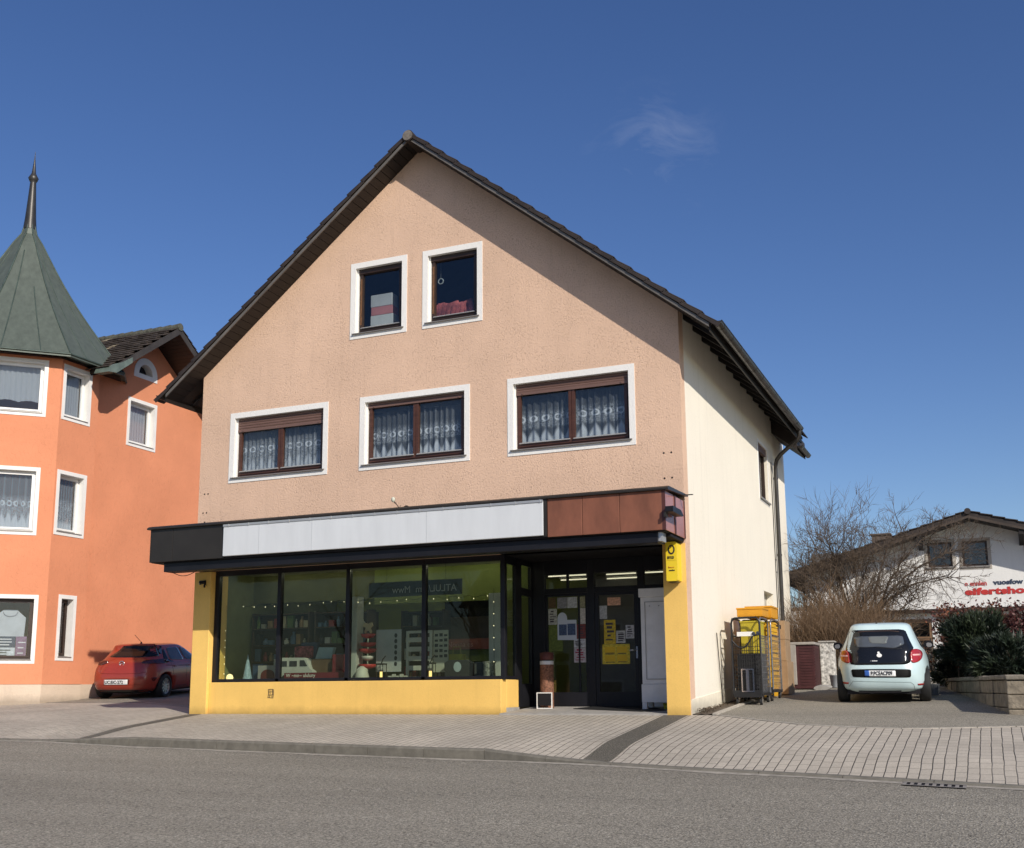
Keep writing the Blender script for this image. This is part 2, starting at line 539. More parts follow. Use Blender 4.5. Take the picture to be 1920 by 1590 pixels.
M['black_soft'] = pm('black_board', (.016, .015, .017), .75, var=.2, spec=.2)
M['bronze'] = pm('dark_bronze_panel', (.038, .032, .026), .38, .3, var=.15, vs=2)
M['panel_brown'] = pm('rust_brown_panel', (.205, .075, .042), .6, var=.26, vs=2.0, bmp=.08, bs=120, stretch=(1.6, 1.6, .7))
M['panel_gloss'] = pm('glossy_red_brown_panel', (.40, .17, .13), .25, var=.1, spec=.5, coat=.2)
M['sign_white'] = pm('blank_sign_face', (.66, .68, .69), .30, var=.055, vs=1.3, stretch=(3, 3, .5), bmp=.02, bs=3, dist=.02)
M['concrete'] = pm('concrete', (.36, .34, .31), .9, var=.2, vs=6, bmp=.4, bs=50)
M['kerb'] = pm('kerb_stone', (.17, .155, .125), .92, var=.22, vs=7, bmp=.5, bs=60)
M['kerb_pale'] = pm('pale_edging', (.42, .38, .32), .92, var=.25, vs=8, bmp=.5, bs=60)
M['road'] = asphalt('road_asphalt', .275, .8, .55)
M['drive'] = asphalt('drive_asphalt', .30, 1.2, .50)
M['strip'] = asphalt('dark_paving_strip', .15, 1.3, .30)
M['pavers'] = pavers('grey_pavers')
M['earth'] = pm('garden_earth', (.10, .075, .05), .95, var=.4, vs=8, bmp=.6, bs=30)
M['glass_up'] = glass('upper_window_glass', (.88, .91, .93), 1.48)
M['glass_shop'] = glass('shop_window_glass', (.80, .84, .78), 1.30)
M['glass_door'] = glass('door_glass', (.72, .74, .74), 1.55)
M['lace'] = lace('lace_curtain')
M['net'] = lace('plain_net', .62, plain=True)
M['net_dense'] = lace('dense_net', .62, plain=True)
M['dark_room'] = pm('dim_room', (.20, .20, .20), .9, var=.1)
M['copper'] = pm('green_copper', (.098, .116, .094), .5, .15, var=.16, vs=1.5, stretch=(5, 5, .25), bmp=.03)
M['spire'] = pm('dark_copper', (.055, .052, .048), .42, .4, var=.2)
M['rubber'] = pm('black_rubber', (.014, .014, .014), .75, var=.2)
M['rim'] = pm('alloy_rim', (.42, .42, .43), .3, .8, var=.1)
M['chrome'] = pm('chrome', (.75, .75, .76), .12, 1, var=.03)
M['gutter_grit'] = pm('gutter_grit', (.34, .305, .25), .95, var=.35, vs=9, bmp=.6, bs=70)
M['bark'] = pm('grey_brown_bark', (.085, .062, .045), .9, var=.4, vs=20, bmp=.3)
M['twig'] = pm('brown_twig', (.165, .105, .060), .9, var=.4, vs=8)
# ------------------------------------------------------------ ground, road, pavement
KX = [(-60,-2.6),(-20,-2.75),(-11,-3.08),(-8.85,-3.28),(-5.7,-3.6),(-3.2,-3.84),(-2.0,-3.93),(-.6,-4.2),(1.03,-4.55),(2.9,-4.86),(4.9,-5.24),(9,-5.9),(60,-12)]
def lerp(tab, x):
    for (a, p), (b, q) in zip(tab, tab[1:]):
        if x <= b: return p+(q-p)*max(0, (x-a)/(b-a))
    return tab[-1][1]
def yk(x): return lerp(KX, x)
def drop(x): return lerp([(-60,.09),(-11,.09),(-9.0,0),(-2.0,0),(-.4,.09),(60,.09)], x)
def base(y):
    if y < 0: return .10*y
    return .06*y if y < 9 else min(.62, .54+.02*(y-9))
def G(x, y):
    """height of pavement / yard surface"""
    e = max(0, 1-(y-yk(x))/1.3)
    return base(y)-drop(x)*e*e*(3-2*e)
def Zr(x, y):
    k = yk(x)
    zk = .1*k-drop(x)*1.0-(.14-.12*drop(x)/.09)
    d = k-y
    return zk-.056*d if d < 16 else zk-.056*16-.004*(d-16)

def sheet(name, xs, yfun, nv, zfun, mat_, label=None, kind='structure'):
    """yfun(x) -> (y0, y1)"""
    vs, fs = [], []
    for x in xs:
        a, b = yfun(x)
        for j in range(nv+1):
            y = a+(b-a)*j/nv
            vs.append((x, y, zfun(x, y)))
    for i in range(len(xs)-1):
        for j in range(nv):
            p = i*(nv+1)+j
            fs.append((p, p+nv+1, p+nv+2, p+1))
    mb = MB(); mb.add(vs, fs, 0, True)
    me = mb.mesh(name, mat_)
    o = bpy.data.objects.new(name, me); C.objects.link(o)
    tag(o, label, kind=kind)
    return o
def frange(a, b, n): return [a+(b-a)*i/n for i in range(n+1)]

gx = [-400,-150,-60]+frange(-30, 14, 44)+[20,60,150,400]
gy = [-400,-150,-60,-35]+frange(-22, 24, 46)+[40,60,150,400]
def gz(x, y):
    z = Zr(x, y) if y < yk(x) else G(x, y)
    return z-.07
mb = MB()
mb.add([(x, y, gz(x, y)-(.12 if abs(y-yk(x)) < 1.2 else 0)) for x in gx for y in gy],
       [(i*len(gy)+j, (i+1)*len(gy)+j, (i+1)*len(gy)+j+1, i*len(gy)+j+1) for i in range(len(gx)-1) for j in range(len(gy)-1)], 0, True)
go = bpy.data.objects.new('ground', mb.mesh('ground', M['earth'])); C.objects.link(go); tag(go, kind='structure')

rx = [-60,-40,-28]+frange(-20, 14, 68)+[20,30,60]
sheet('road', rx, lambda x: (-24, yk(x)-.012), 40, Zr, M['road'])
# pale gravelly gutter line along the kerb
sheet('gutter_strip', rx, lambda x: (yk(x)-.17+.03*math.sin(x*3.1)+.02*math.sin(x*7.7), yk(x)-.014), 2, lambda x, y: Zr(x, y)+.004, M['gutter_grit'])
sheet('far_pavement', [-60,-20,0,20,60], lambda x: (-60, -24), 6, lambda x, y: Zr(x, y)+.06, M['concrete'])
# pavement: in front of the shop, then left forecourt, then the crossing to the drive
def ypav(x):
    if x < -10.4: return min(3.2, 1.0+(-10.4-x)*.55)
    if x < .3: return .02
    return lerp([(.3,.02),(.5,-.07),(1.2,-.62),(1.95,-1.12),(2.7,-1.40),(3.5,-1.52),(4.9,-1.22),(6,-1.1),(60,-1.1)], x)
px_ = [-60,-40,-28,-22]+frange(-19, -10.41, 24)
sheet('forecourt', px_, lambda x: (yk(x)+.11, ypav(x)), 26, lambda x, y: G(x, y), M['pavers'])
sheet('pavement', frange(-10.4, 6, 74)+[8,12,20,60], lambda x: (yk(x)+.11, ypav(x)), 26, lambda x, y: G(x, y), M['pavers'])
# dark paving strips in line with the house corners
sheet('dark_strip', frange(-.47, -.05, 2), lambda x: (yk(x)+.12, -.03), 30, lambda x, y: G(x, y)+.004, M['strip'])
o = sheet('dark_strip', frange(-10.34, -10.05, 2), lambda x: (yk(x)+.12, -.05), 30, lambda x, y: G(x, y)+.004, M['strip'])
# kerb stones (raised part and dropped ends) as one run with butt joints
mb = MB()
x = -60.0
while x < 30:
    x2 = min(x+1.0, 30) if x > -24 and x < 10 else x+6
    q = []
    for xx in (x+.004, x2-.004):
        y = yk(xx)
        q.append((xx, y))
    (xa, ya), (xb, yb) = q
    za, zb = G(xa, ya+.02), G(xb, yb+.02)
    ra, rb = Zr(xa, ya)-.12, Zr(xb, yb)-.12
    w_ = .125
    vs = [(xa,ya,ra),(xb,yb,rb),(xb,yb+w_,rb),(xa,ya+w_,ra),(xa,ya,za-.02),(xb,yb,zb-.02),(xb,yb+w_,zb+.010),(xa,ya+w_,za+.010),(xa,ya+.018,za+.004),(xb,yb+.018,zb+.004)]
    mb.add(vs, [(0,3,2,1),(0,1,5,4),(4,5,9,8),(8,9,6,7),(1,2,6,9,5),(0,4,8,7,3)])
    x = x2
ko = bpy.data.objects.new('kerb', mb.mesh('kerb', M['kerb'])); C.objects.link(ko); tag(ko, kind='structure')
# edging along the back of the pavement where the drive starts
mb = MB()
x = .42
while x < 9:
    x2 = x+.5
    for (a, b) in ((x+.006, x2-.006),):
        ya, yb = ypav(a), ypav(b)
        mb.add([(a,ya-.01,G(a,ya)-.05),(b,yb-.01,G(b,yb)-.05),(b,yb+.07,G(b,yb)-.05),(a,ya+.07,G(a,ya)-.05),
                (a,ya-.01,G(a,ya)+.010),(b,yb-.01,G(b,yb)+.010),(b,yb+.07,G(b,yb)+.014),(a,ya+.07,G(a,ya)+.014)],
               [(0,3,2,1),(4,5,6,7),(0,1,5,4),(1,2,6,5),(2,3,7,6),(3,0,4,7)])
    x = x2
eo = bpy.data.objects.new('edging', mb.mesh('edging', M['kerb_pale'])); C.objects.link(eo); tag(eo, kind='structure')
sheet('driveway', frange(.3, 9, 40), lambda x: (ypav(x)+.055, 18.8), 60, lambda x, y: base(y)+.004, M['drive'])
sheet('side_yard', [-60,-30]+frange(-20, -10.38, 24), lambda x: (ypav(x)+.06, 20), 40, lambda x, y: base(y)+.002, M['drive'])
mb = MB()
for i in range(24):
    a = -10.38-i*.4; b = a-.392
    mb.add([(a,ypav(a)-.05,G(a,ypav(a))+.006),(b,ypav(b)-.05,G(b,ypav(b))+.006),(b,ypav(b)+.07,G(b,ypav(b))+.012),(a,ypav(a)+.07,G(a,ypav(a))+.012)], [(0,3,2,1)])
eo = bpy.data.objects.new('edging', mb.mesh('edging', M['kerb_pale'])); C.objects.link(eo); tag(eo, kind='structure')
# narrow concrete edging and soil along the foot of the side wall
mb = MB()
for i in range(12):
    a = .05+i*.3; b = a+.3
    xa, xb = .34, .34
    mb.add([(xa,a,base(a)-.03),(xa+.09,a,base(a)-.03),(xa+.09,b,base(b)-.03),(xa,b,base(b)-.03),(xa,a,base(a)+.03),(xa+.09,a,base(a)+.03),(xa+.09,b,base(b)+.03),(xa,b,base(b)+.03)],
           [(0,3,2,1),(4,5,6,7),(0,1,5,4),(1,2,6,5),(2,3,7,6),(3,0,4,7)])
eo = bpy.data.objects.new('edging', mb.mesh('edging', M['kerb_pale'])); C.objects.link(eo); tag(eo, kind='structure')
sheet('planting_soil', frange(.0, .34, 4), lambda x: (.02, 9), 40, lambda x, y: base(y)+.012+.012*math.sin(x*40+y*13), M['earth'])

# street drain in the gutter
dr = thing('drain_grate', 'cast iron street drain grate with square slots let into the road edge by the kerb', 'drain', (3.95, yk(3.95)-.16, Zr(3.95, yk(3.95)-.16)))
mb = MB(); x0, x1 = 3.70, 4.32
def dz(x, y): return Zr(x, y)+.010
ya = lambda x: yk(x)-.035
for k in range(9):
    a = x0+(x1-x0)*k/8.0-.018; b = a+.04
    mb.add([(a,ya(a)-.26,dz(a,ya(a)-.26)),(b,ya(b)-.26,dz(b,ya(b)-.26)),(b,ya(b),dz(b,ya(b))),(a,ya(a),dz(a,ya(a)))], [(0,1,2,3)])
for d in (.0, .23):
    mb.add([(x0-.02,ya(x0)-d-.035,dz(x0,ya(x0)-d-.035)+.003),(x1+.02,ya(x1)-d-.035,dz(x1,ya(x1)-d-.035)+.003),(x1+.02,ya(x1)-d+.012,dz(x1,ya(x1)-d)+.003),(x0-.02,ya(x0)-d+.012,dz(x0,ya(x0)-d)+.003)], [(0,1,2,3)])
mb.build('grate', pm('cast_iron_pale', (.30,.27,.23), .7, .3, var=.3, vs=9), dr)
mb = MB()
mb.add([(x0-.02,ya(x0)-.27,dz(x0,ya(x0)-.27)-.004),(x1+.02,ya(x1)-.27,dz(x1,ya(x1)-.27)-.004),(x1+.02,ya(x1)+.01,dz(x1,ya(x1))-.004),(x0-.02,ya(x0)+.01,dz(x0,ya(x0))-.004)], [(0,1,2,3)])
mb.build('shaft', M['black_soft'], dr)
# ------------------------------------------------------------ shop house
H = thing('shop_house', 'pink gabled house with a yellow-based shop front, dark flat canopy and cream side wall', 'house', (-5.2, 0, 0))
FY = lambda u, v, d: (u, d, v)              # facade, d into the house
SL = .80
def zs(x): return 11.22-SL*abs(x+5.2)       # underside of the roof
WIN = [(-9.65,-7.245,4.70,6.19,.235),(-6.51,-4.09,4.70,6.19,.055),(-3.31,-.83,4.70,6.19,.155)]
ATT = [(-6.775,-5.475,7.42,9.03),(-5.125,-3.82,7.42,9.03)]
bw = .115
holes = [(a+bw, b-bw, c+bw, d-bw) for a, b, c, d, *_ in WIN]+[(a+bw, b-bw, c+bw, d-bw) for a, b, c, d in ATT]
mb = MB()
wall(mb, [(-10.4, 2.90),(0, 2.90),(0, zs(0)+.03),(-5.2, zs(-5.2)+.03),(-10.4, zs(-10.4)+.03)], holes, FY, .30, 0, 1)
mb.build('front_wall', [M['pink'], M['surround']], H)

def curtain(name, x0, x1, z0, z1, y, mat_, par, amp=.012, wl=.11):
    mb = MB(); n = max(8, int((x1-x0)/.012))
    vs = []
    for i in range(n+1):
        x = x0+(x1-x0)*i/n
        yy = y+amp*math.sin(2*math.pi*x/wl)+amp*.5*math.sin(2*math.pi*x/(wl*2.3)+1)
        vs += [(x, yy, z0), (x, yy, z1)]
    mb.add(vs, [(2*i, 2*i+2, 2*i+3, 2*i+1) for i in range(n)], 0, True)
    return mb.build(name, mat_, par)

LACES = [lace('lace_plain_scallop', .20, .75, 7.0, .05, .12), lace('lace_scroll', .12, 1.0, 8.2), lace('lace_rings', .11, 1.0, 6.6, .28, .60)]
def house_window(a, b, c, d, shut, panes, fmat, name='window'):
    """white band, frame set back, sash with panes, roller shutter, drip rail, sill"""
    root = MB()
    u0, u1, v0, v1 = a+bw, b-bw, c+bw, d-bw
    fr = frame_ring(root, u0, u1, v0, v1, .055, .055, .06, .055, FY, .11, .18).build('window', fmat, H, bevel=.006)
    mb = MB()
    frame_ring(mb, a, b, c, d, bw, bw, bw, bw, FY, -.012, .0)
    mb.build('surround', M['surround'], fr)
    mb = MB()
    mb.box(u0, u0+.028, .07, .11, v0, v1); mb.build('guide_rail', M['white_trim'], fr)
    mb = MB(); mb.box(u1-.028, u1, .07, .11, v0, v1); mb.build('guide_rail', M['white_trim'], fr)
    n = panes
    xs = [u0+.055+(u1-u0-.11)*i/n for i in range(n+1)]
    for i in range(n):
        p0, p1 = xs[i]+.004, xs[i+1]-.004
        mb = MB()
        frame_ring(mb, p0, p1, v0+.062, v1-.057, .055, .055, .06, .055, FY, .09, .16)
        mb.build('sash', fmat, fr, bevel=.006)
        mb = MB(); mb.prism([(.0,0),(.035,0),(.035,.006),(.0,.03)], lambda u, v, dd: (dd, .088-u, v0+.115+v), p0+.03, p1-.03)
        mb.build('drip_rail', M['alu'], fr)
        mb = MB(); mb.box(p0+.05, p1-.05, .128, .134, v0+.118, v1-.11)
        mb.build('pane', M['glass_up'], fr)
    if shut:
        mb = MB(); z = v1
        k = 0
        while z > v1-shut-.001:
            mb.prism([(0,0),(.012,-.006),(.016,-.026),(.010,-.05),(0,-.054)], lambda u, v, dd, z=z: (dd, .085-u, z+v), u0+.03, u1-.03)
            z -= .055
        mb.box(u0+.03, u1-.03, .068, .092, v1-shut-.055, v1-shut-.005)
        for s in (u0+.16, u1-.16): mb.box(s-.012, s+.012, .058, .068, v1-shut-.042, v1-shut-.018)
        mb.build('roller_shutter', M['shutter'], fr)
    mb = MB()
    mb.prism([(.10,.0),(-.055,-.028),(-.055,-.045),(.10,-.02)], lambda u, v, dd: (dd, u, v0+.022+v), u0-.05, u1+.05)
    mb.build('sill', M['sill'], fr)
    return fr, (u0, u1, v0, v1)

for i, (a, b, c, d, sh) in enumerate(WIN):
    fr, q = house_window(a, b, c, d, sh, 2, M['brown'])
    mid = (q[0]+q[1])/2
    for s0, s1 in ((q[0]+.02, mid-.03), (mid+.03, q[1]-.02)):
        curtain('curtain', s0, s1, q[2]+.06, q[3], .225, LACES[i], fr, .012+.003*i, .10+.017*i)
for i, (a, b, c, d) in enumerate(ATT):
    fr, q = house_window(a, b, c, d, .0, 1, M['brown_dk'])
    mb = MB(); mb.box(q[0]+.03, q[1]-.03, .07, .10, q[3]-.10, q[3]-.002)
    mb.build('shutter_box', M['brown_dk'], fr)
    mb = MB(); mb.box(q[0]+.058, q[0]+.10, .083, .0895, q[2]+.2, q[3]-.2)
    mb.build('weathered_strip', M['brown_old'], fr)
# small paired drill holes left in the render
mb = MB()
for (x, z) in ((-.335,4.50),(-.20,4.50),(-.335,4.05),(-.20,4.05),(-10.25,4.52),(-10.16,4.52),(-10.27,4.12),(-10.18,4.12),(-10.22,3.92)):
    mb.tube([(x, -.004, z), (x, .004, z)], .017, 8)
mb.build('drill_holes', M['black_soft'], H)

# side wall (cream) with window and niche
SX = lambda u, v, d: (-d, u, v)
mb = MB()
shole = [(7.02,8.12,4.80,6.10),(6.95,8.1,1.45,2.62)]
wall(mb, [(.302,-.2),(8.9,-.2),(8.9,7.13),(.302,7.13)], shole, SX, .28)
mb.build('side_wall', M['cream'], H)
mb = MB(); mb.box(-.24, -.16, 6.94, 8.11, 1.44, 2.63); mb.build('niche_back', pm('niche_beige', (.42,.38,.31), .9, var=.1), H)  # back panel toned darker than the cream wall around it
mb = MB()
n = 18
vs = []
for i in range(n+1):
    y = .0+8.9*i/n
    zt = .25+.062*y
    vs += [(.012, y, zt-.55), (.012, y, zt), (.0, y, zt+.006)]
mb.add(vs, [(3*i, 3*i+3, 3*i+4, 3*i+1) for i in range(n)]+[(3*i+1, 3*i+4, 3*i+5, 3*i+2) for i in range(n)])
mb.add([(.012,0,-.3),(.012,0,.25),(-.03,0,.25),(-.03,0,-.3)], [(0,1,2,3)])
mb.build('side_plinth', M['cream_plinth'], H)
mb = MB(); frame_ring(mb, 7.02, 8.12, 4.80, 6.10, .06, .06, .06, .06, SX, .07, .15)
mb.prism(rect(7.54,7.62,4.86,6.04), SX, .08, .14)
sw = mb.build('window', M['brown_dk'], H)
mb = MB(); mb.box(-.115, -.11, 7.08, 8.06, 4.86, 6.04); mb.build('pane', M['glass_up'], sw)
mb = MB(); mb.box(-.10, -.02, 7.02, 8.12, 5.95, 6.10); mb.build('roller_shutter', M['shutter'], sw)
mb = MB(); mb.box(-.1, .05, 6.97, 8.17, 4.765, 4.795); mb.build('sill', M['sill'], sw)
mb = MB(); frame_ring(mb, 6.94, 8.20, 4.72, 6.18, .075, .075, .04, .075, SX, -.008, .0); mb.build('surround', M['surround'], sw)
# remaining walls and floors (they carry the dim rooms seen through the panes)
mb = MB()
wall(mb, [(.302,-.2),(8.9,-.2),(8.9,7.13),(.302,7.13)], [], lambda u, v, d: (-10.4+d, u, v), .28)
mb.build('left_wall', M['cream'], H)
mb = MB()
wall(mb, [(-10.12,-.2),(-.285,-.2),(-.285,zs(-.285)),(-5.2,zs(-5.2)),(-10.12,zs(-10.12))], [], lambda u, v, d: (u, 8.9-d, v), .28)
mb.build('back_wall', M['cream'], H)
mb = MB(); mb.box(-10.118, -.284, .302, 8.61, 3.0, 3.25); mb.box(-10.118, -.284, .302, 8.61, 6.75, 6.95); mb.build('floor', M['dark_room'], H)
mb = MB(); mb.box(-10.116, -.286, 3.2, 3.3, 3.251, 6.749); mb.box(-9.8, -.6, 3.2, 3.3, 6.951, 7.3); mb.build('partition', M['dark_room'], H)

# roof
def roofpart(side, x_eave, y0, y1, lo, hi):
    """slab between lo and hi above the soffit line"""
    s = 1 if side > 0 else -1
    xe = x_eave
    return [(-5.2, y0, 11.22+lo), (xe, y0, zs(xe)+lo), (xe, y1, zs(xe)+lo), (-5.2, y1, 11.22+lo),
            (-5.2, y0, 11.22+hi), (xe, y0, zs(xe)+hi), (xe, y1, zs(xe)+hi), (-5.2, y1, 11.22+hi)]
BF = [(0,3,2,1),(4,5,6,7),(0,1,5,4),(1,2,6,5),(2,3,7,6),(3,0,4,7)]
mb = MB()
for s, xe in ((1, .70), (-1, -11.05)):
    mb.add(roofpart(s, xe, -.47, 9.3, .055, .12), BF)
roof = mb.build('roof', M['tile'], H)
# verge tiles: each a short course lapping the next, with a turned-down edge
mb = MB()
ang = math.atan(SL)
for s in (1, -1):
    k = 0
    L_ = 5.93/math.cos(ang)
    nT = 19
    for k in range(nT):
        d0 = L_*k/nT+.03; d1 = L_*(k+1)/nT+.075
        def pt(d, up, y):
            x = -5.2+s*d*math.cos(ang)
            z = 11.22-d*math.sin(ang)
            return (x+s*up*math.sin(ang), y, z+up*math.cos(ang))
        a0, a1 = .090, .128
        vs = [pt(d0,a0,-.53),pt(d1,a1,-.53),pt(d1,a1,-.2),pt(d0,a0,-.2),pt(d0,a0+.025,-.53),pt(d1,a1+.025,-.53),pt(d1,a1+.025,-.2),pt(d0,a0+.025,-.2)]
        mb.add(vs, BF)
        vs = [pt(d0,.045,-.53),pt(d1-.01,.060,-.53),pt(d1-.01,.060,-.505),pt(d0,.045,-.505),pt(d0,a0+.002,-.53),pt(d1-.01,a1+.002,-.53),pt(d1-.01,a1+.002,-.505),pt(d0,a0+.002,-.505)]
        mb.add(vs, BF)
mb.build('verge_tiles', M['tile'], roof, bevel=.008)
# courses of tiles over the slopes
mb = MB()
for s in (1, -1):
    nT = 19; L_ = 5.9/math.cos(ang)
    for k in range(nT):
        d0 = L_*k/nT; d1 = L_*(k+1)/nT+.05
        def pt(d, up, y):
            x = -5.2+s*d*math.cos(ang); z = 11.22-d*math.sin(ang)
            return (x+s*up*math.sin(ang), y, z+up*math.cos(ang))
        mb.add([pt(d0,.095,-.2),pt(d1,.13,-.2),pt(d1,.13,9.3),pt(d0,.095,9.3),pt(d0,.115,-.2),pt(d1,.15,-.2),pt(d1,.15,9.3),pt(d0,.115,9.3)], BF)
mb.build('tile_courses', M['tile'], roof)
mb = MB()
y = -.56
mb.tube([(-5.2, y, 11.275), (-5.2, y+.02, 11.275)], .105, 18)
rd = mb.build('ridge_end', pm('clay_disc', (.16,.14,.12), .8, var=.4, vs=12), roof)
mb = MB()
for k in range(26):
    a = -.54+k*.38
    mb.tube([(-5.2, a, 11.275), (-5.2, a+.40, 11.265)], [.122, .11], 14)
mb.build('ridge_tiles', M['tile'], roof)
# barge boards with a pale metal edge
mb = MB()
for s in (1, -1):
    xe = .66 if s > 0 else -10.98
    vs = [(-5.2,-.50,11.22-.015),(xe,-.50,zs(xe)-.015),(xe,-.475,zs(xe)-.015),(-5.2,-.475,11.22-.015),(-5.2,-.50,11.22+.055),(xe,-.50,zs(xe)+.055),(xe,-.475,zs(xe)+.055),(-5.2,-.475,11.22+.055)]
    mb.add(vs, BF)
mb.build('bargeboard', M['barge'], roof)
# soffit boarding, each board a ridge of its own
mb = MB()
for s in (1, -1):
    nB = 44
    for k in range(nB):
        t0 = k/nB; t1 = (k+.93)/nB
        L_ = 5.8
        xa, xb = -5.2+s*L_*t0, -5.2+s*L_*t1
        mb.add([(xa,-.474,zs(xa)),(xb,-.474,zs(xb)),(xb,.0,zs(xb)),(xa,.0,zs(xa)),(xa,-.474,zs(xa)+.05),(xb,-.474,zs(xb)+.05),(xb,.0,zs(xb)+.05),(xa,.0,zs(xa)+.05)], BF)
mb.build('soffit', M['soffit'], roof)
# rafter tails under the eaves
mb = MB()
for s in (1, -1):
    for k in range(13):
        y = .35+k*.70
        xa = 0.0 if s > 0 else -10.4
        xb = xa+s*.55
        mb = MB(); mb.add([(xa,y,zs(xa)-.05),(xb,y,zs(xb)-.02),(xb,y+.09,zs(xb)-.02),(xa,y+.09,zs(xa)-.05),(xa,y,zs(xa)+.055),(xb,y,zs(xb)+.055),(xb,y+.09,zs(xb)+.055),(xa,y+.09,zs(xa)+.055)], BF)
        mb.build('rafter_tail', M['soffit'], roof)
mb = MB()
for s, xe in ((1, .68), (-1, -11.03)):
    mb = MB(); mb.box(xe-s*.03, xe, -.46, 9.28, zs(xe)-.06, zs(xe)+.06)
    mb.build('eaves_board', M['soffit'], roof)
# gutters: half round with bands
def half_gutter(mb, x, z, y0, y1, r):
    n = 12; L2 = 20
    pr = []
    for i in range(n+1):
        a = math.pi+math.pi*i/n
        pr.append((x+r*math.cos(a), z+r*math.sin(a)))
    vs = []
    for (px, pz) in pr: vs += [(px, y0, pz), (px, y1, pz)]
    mb.add(vs, [(2*i, 2*i+1, 2*i+3, 2*i+2) for i in range(n)], 0, True)
    pr2 = [(x+(r-.006)*math.cos(math.pi+math.pi*i/n), z+(r-.006)*math.sin(math.pi+math.pi*i/n)) for i in range(n+1)]
    vs2 = []
    for (px, pz) in pr2: vs2 += [(px, y0, pz), (px, y1, pz)]
    mb.add(vs2, [(2*i, 2*i+2, 2*i+3, 2*i+1) for i in range(n)], 0, True)
    for yy in (y0, y1-.005):
        mb.add([(px, yy, pz) for px, pz in pr], [list(range(n+1))])
        mb.add([(px, yy+.004, pz) for px, pz in pr], [list(range(n+1))[::-1]])
    for sx in (-1, 1): mb.tube([(x+sx*r, y0, z), (x+sx*r, y1, z)], .011, 8)
    y = y0+.25
    while y < y1:
        vs = []
        for (q, rr) in ((0, r+.005), (.03, r+.005)):
            for i in range(n+1): vs.append((x+rr*math.cos(math.pi+math.pi*i/n), y+q, z+rr*math.sin(math.pi+math.pi*i/n)))
        mb.add(vs, [(i, n+1+i, n+2+i, i+1) for i in range(n)], 0, True)
        y += .7
mb = MB(); half_gutter(mb, .80, zs(.70)+.10, -.50, 8.25, .085); mb.build('gutter', M['gutter'], roof)
mb = MB(); half_gutter(mb, -11.14, zs(-11.05)+.10, -.50, 9.2, .085); mb.build('gutter', M['gutter'], roof)
mb = MB()
mb.tube([(.80,8.12,6.56),(.80,8.12,6.40),(.74,8.16,6.30),(.60,8.25,6.24),(.25,8.62,6.08),(.13,8.74,5.98),(.085,8.78,5.82),(.08,8.78,5.6),(.08,8.78,.55)], .05, 14)
for z in (5.5, 3.6, 1.9): mb.tube([(.08,8.78,z),(.08,8.78,z+.05)], .058, 14)
mb.build('downpipe', M['gutter'], H)
mb = MB(); mb.tube([(.012,8.56,5.9),(.012,8.56,.6)], .010, 6); mb.tube([(.012,8.56,3.2),(.012,8.72,3.2)], .008, 6); mb.tube([(.012,8.56,3.5),(.012,8.72,3.5)], .008, 6)
mb.build('cable', M['black'], H)

# lower rear part of the house with its own eaves
mb = MB(); wall(mb, [(8.905,-.2),(10.65,-.2),(10.65,6.75),(8.905,6.75)], [], lambda u, v, d: (-.02-d, u, v), .28); mb.build('rear_wall', M['cream'], H)
mb = MB()
zz = lambda x: 6.72-SL*x
mb.add([(-2,8.95,zz(-2)),(.60,8.95,zz(.60)),(.60,10.3,zz(.60)),(-2,10.3,zz(-2)),(-2,8.95,zz(-2)+.62),(.60,8.95,zz(.60)+.42),(.60,10.3,zz(.60)+.42),(-2,10.3,zz(-2)+.62)], BF)
rr_ = mb.build('rear_roof', M['tile'], H)
mb = MB(); half_gutter(mb, .67, zz(.60)+.10, 9.0, 10.3, .07); mb.build('gutter', M['gutter'], rr_)

# ---- canopy over the shop front
CY = -1.25
mb = MB(); mb.box(-10.50, -.02, CY+.03, -.012, 2.955, 3.62)
can = mb.build('canopy', M['black_soft'], H)
mb = MB(); mb.prism([(-.055,0),(.0,.035),(1.25,.075),(1.25,.045),(0,-.03),(-.055,-.03)], lambda u, v, dd: (dd, CY+u, 3.645+v), -10.58, .07)
mb.box(-.02, .24, CY+.9, CY+.94, 3.66, 3.675)
mb.build('canopy_edge', M['bronze'], can, bevel=.006)
for (a, b) in ((-10.50,-9.97),(-9.965,-8.74)):
    mb = MB(); mb.box(a, b, CY, CY+.028, 2.965, 3.618); mb.build('dark_panel', M['bronze'], can, bevel=.006)
mb = MB(); mb.box(-10.528, -10.50, CY, -.02, 2.965, 3.618); mb.build('dark_panel', M['bronze'], can)
sgn = MB(); sgn.box(-8.73, -2.115, CY-.035, CY+.027, 2.995, 3.60); sg = sgn.build('blank_sign', M['sign_white'], can, bevel=.008)
mb = MB(); mb.box(-8.73, -2.115, CY-.05, CY-.0352, 3.565, 3.605)
for k in range(15):
    x = -8.6+k*.46; mb.box(x-.006, x+.006, CY-.056, CY-.0502, 3.56, 3.612)
mb.build('sign_rail', M['alu'], sg)
GJ = pm('grey_joint', (.42,.44,.46), .5)
for x in (-6.72, -4.33, -7.9):
    mb = MB(); mb.box(x-.003, x+.003, CY-.0375, CY-.0352, 3.0, 3.562); mb.build('sign_joint', GJ, sg)
mb = MB(); mb.box(-2.108, -2.052, CY-.02, CY+.027, 2.975, 3.615); mb.build('sign_post', M['bronze'], can)
for (a, b) in ((-2.045,-1.425),(-1.418,-.775),(-.768,-.055)):
    mb = MB(); mb.box(a, b, CY-.006, CY+.027, 2.965, 3.615); mb.build('brown_panel', M['panel_brown'], can, bevel=.006)
for (a, b) in ((CY+.02, CY+.56), (CY+.64, CY+1.20)):
    mb = MB(); mb.box(-.019, .0, a, b, 2.965, 3.615); mb.build('side_panel', M['panel_gloss'], can, bevel=.005)
TRM = pm('dark_red_trim', (.10,.035,.028), .4, .2)
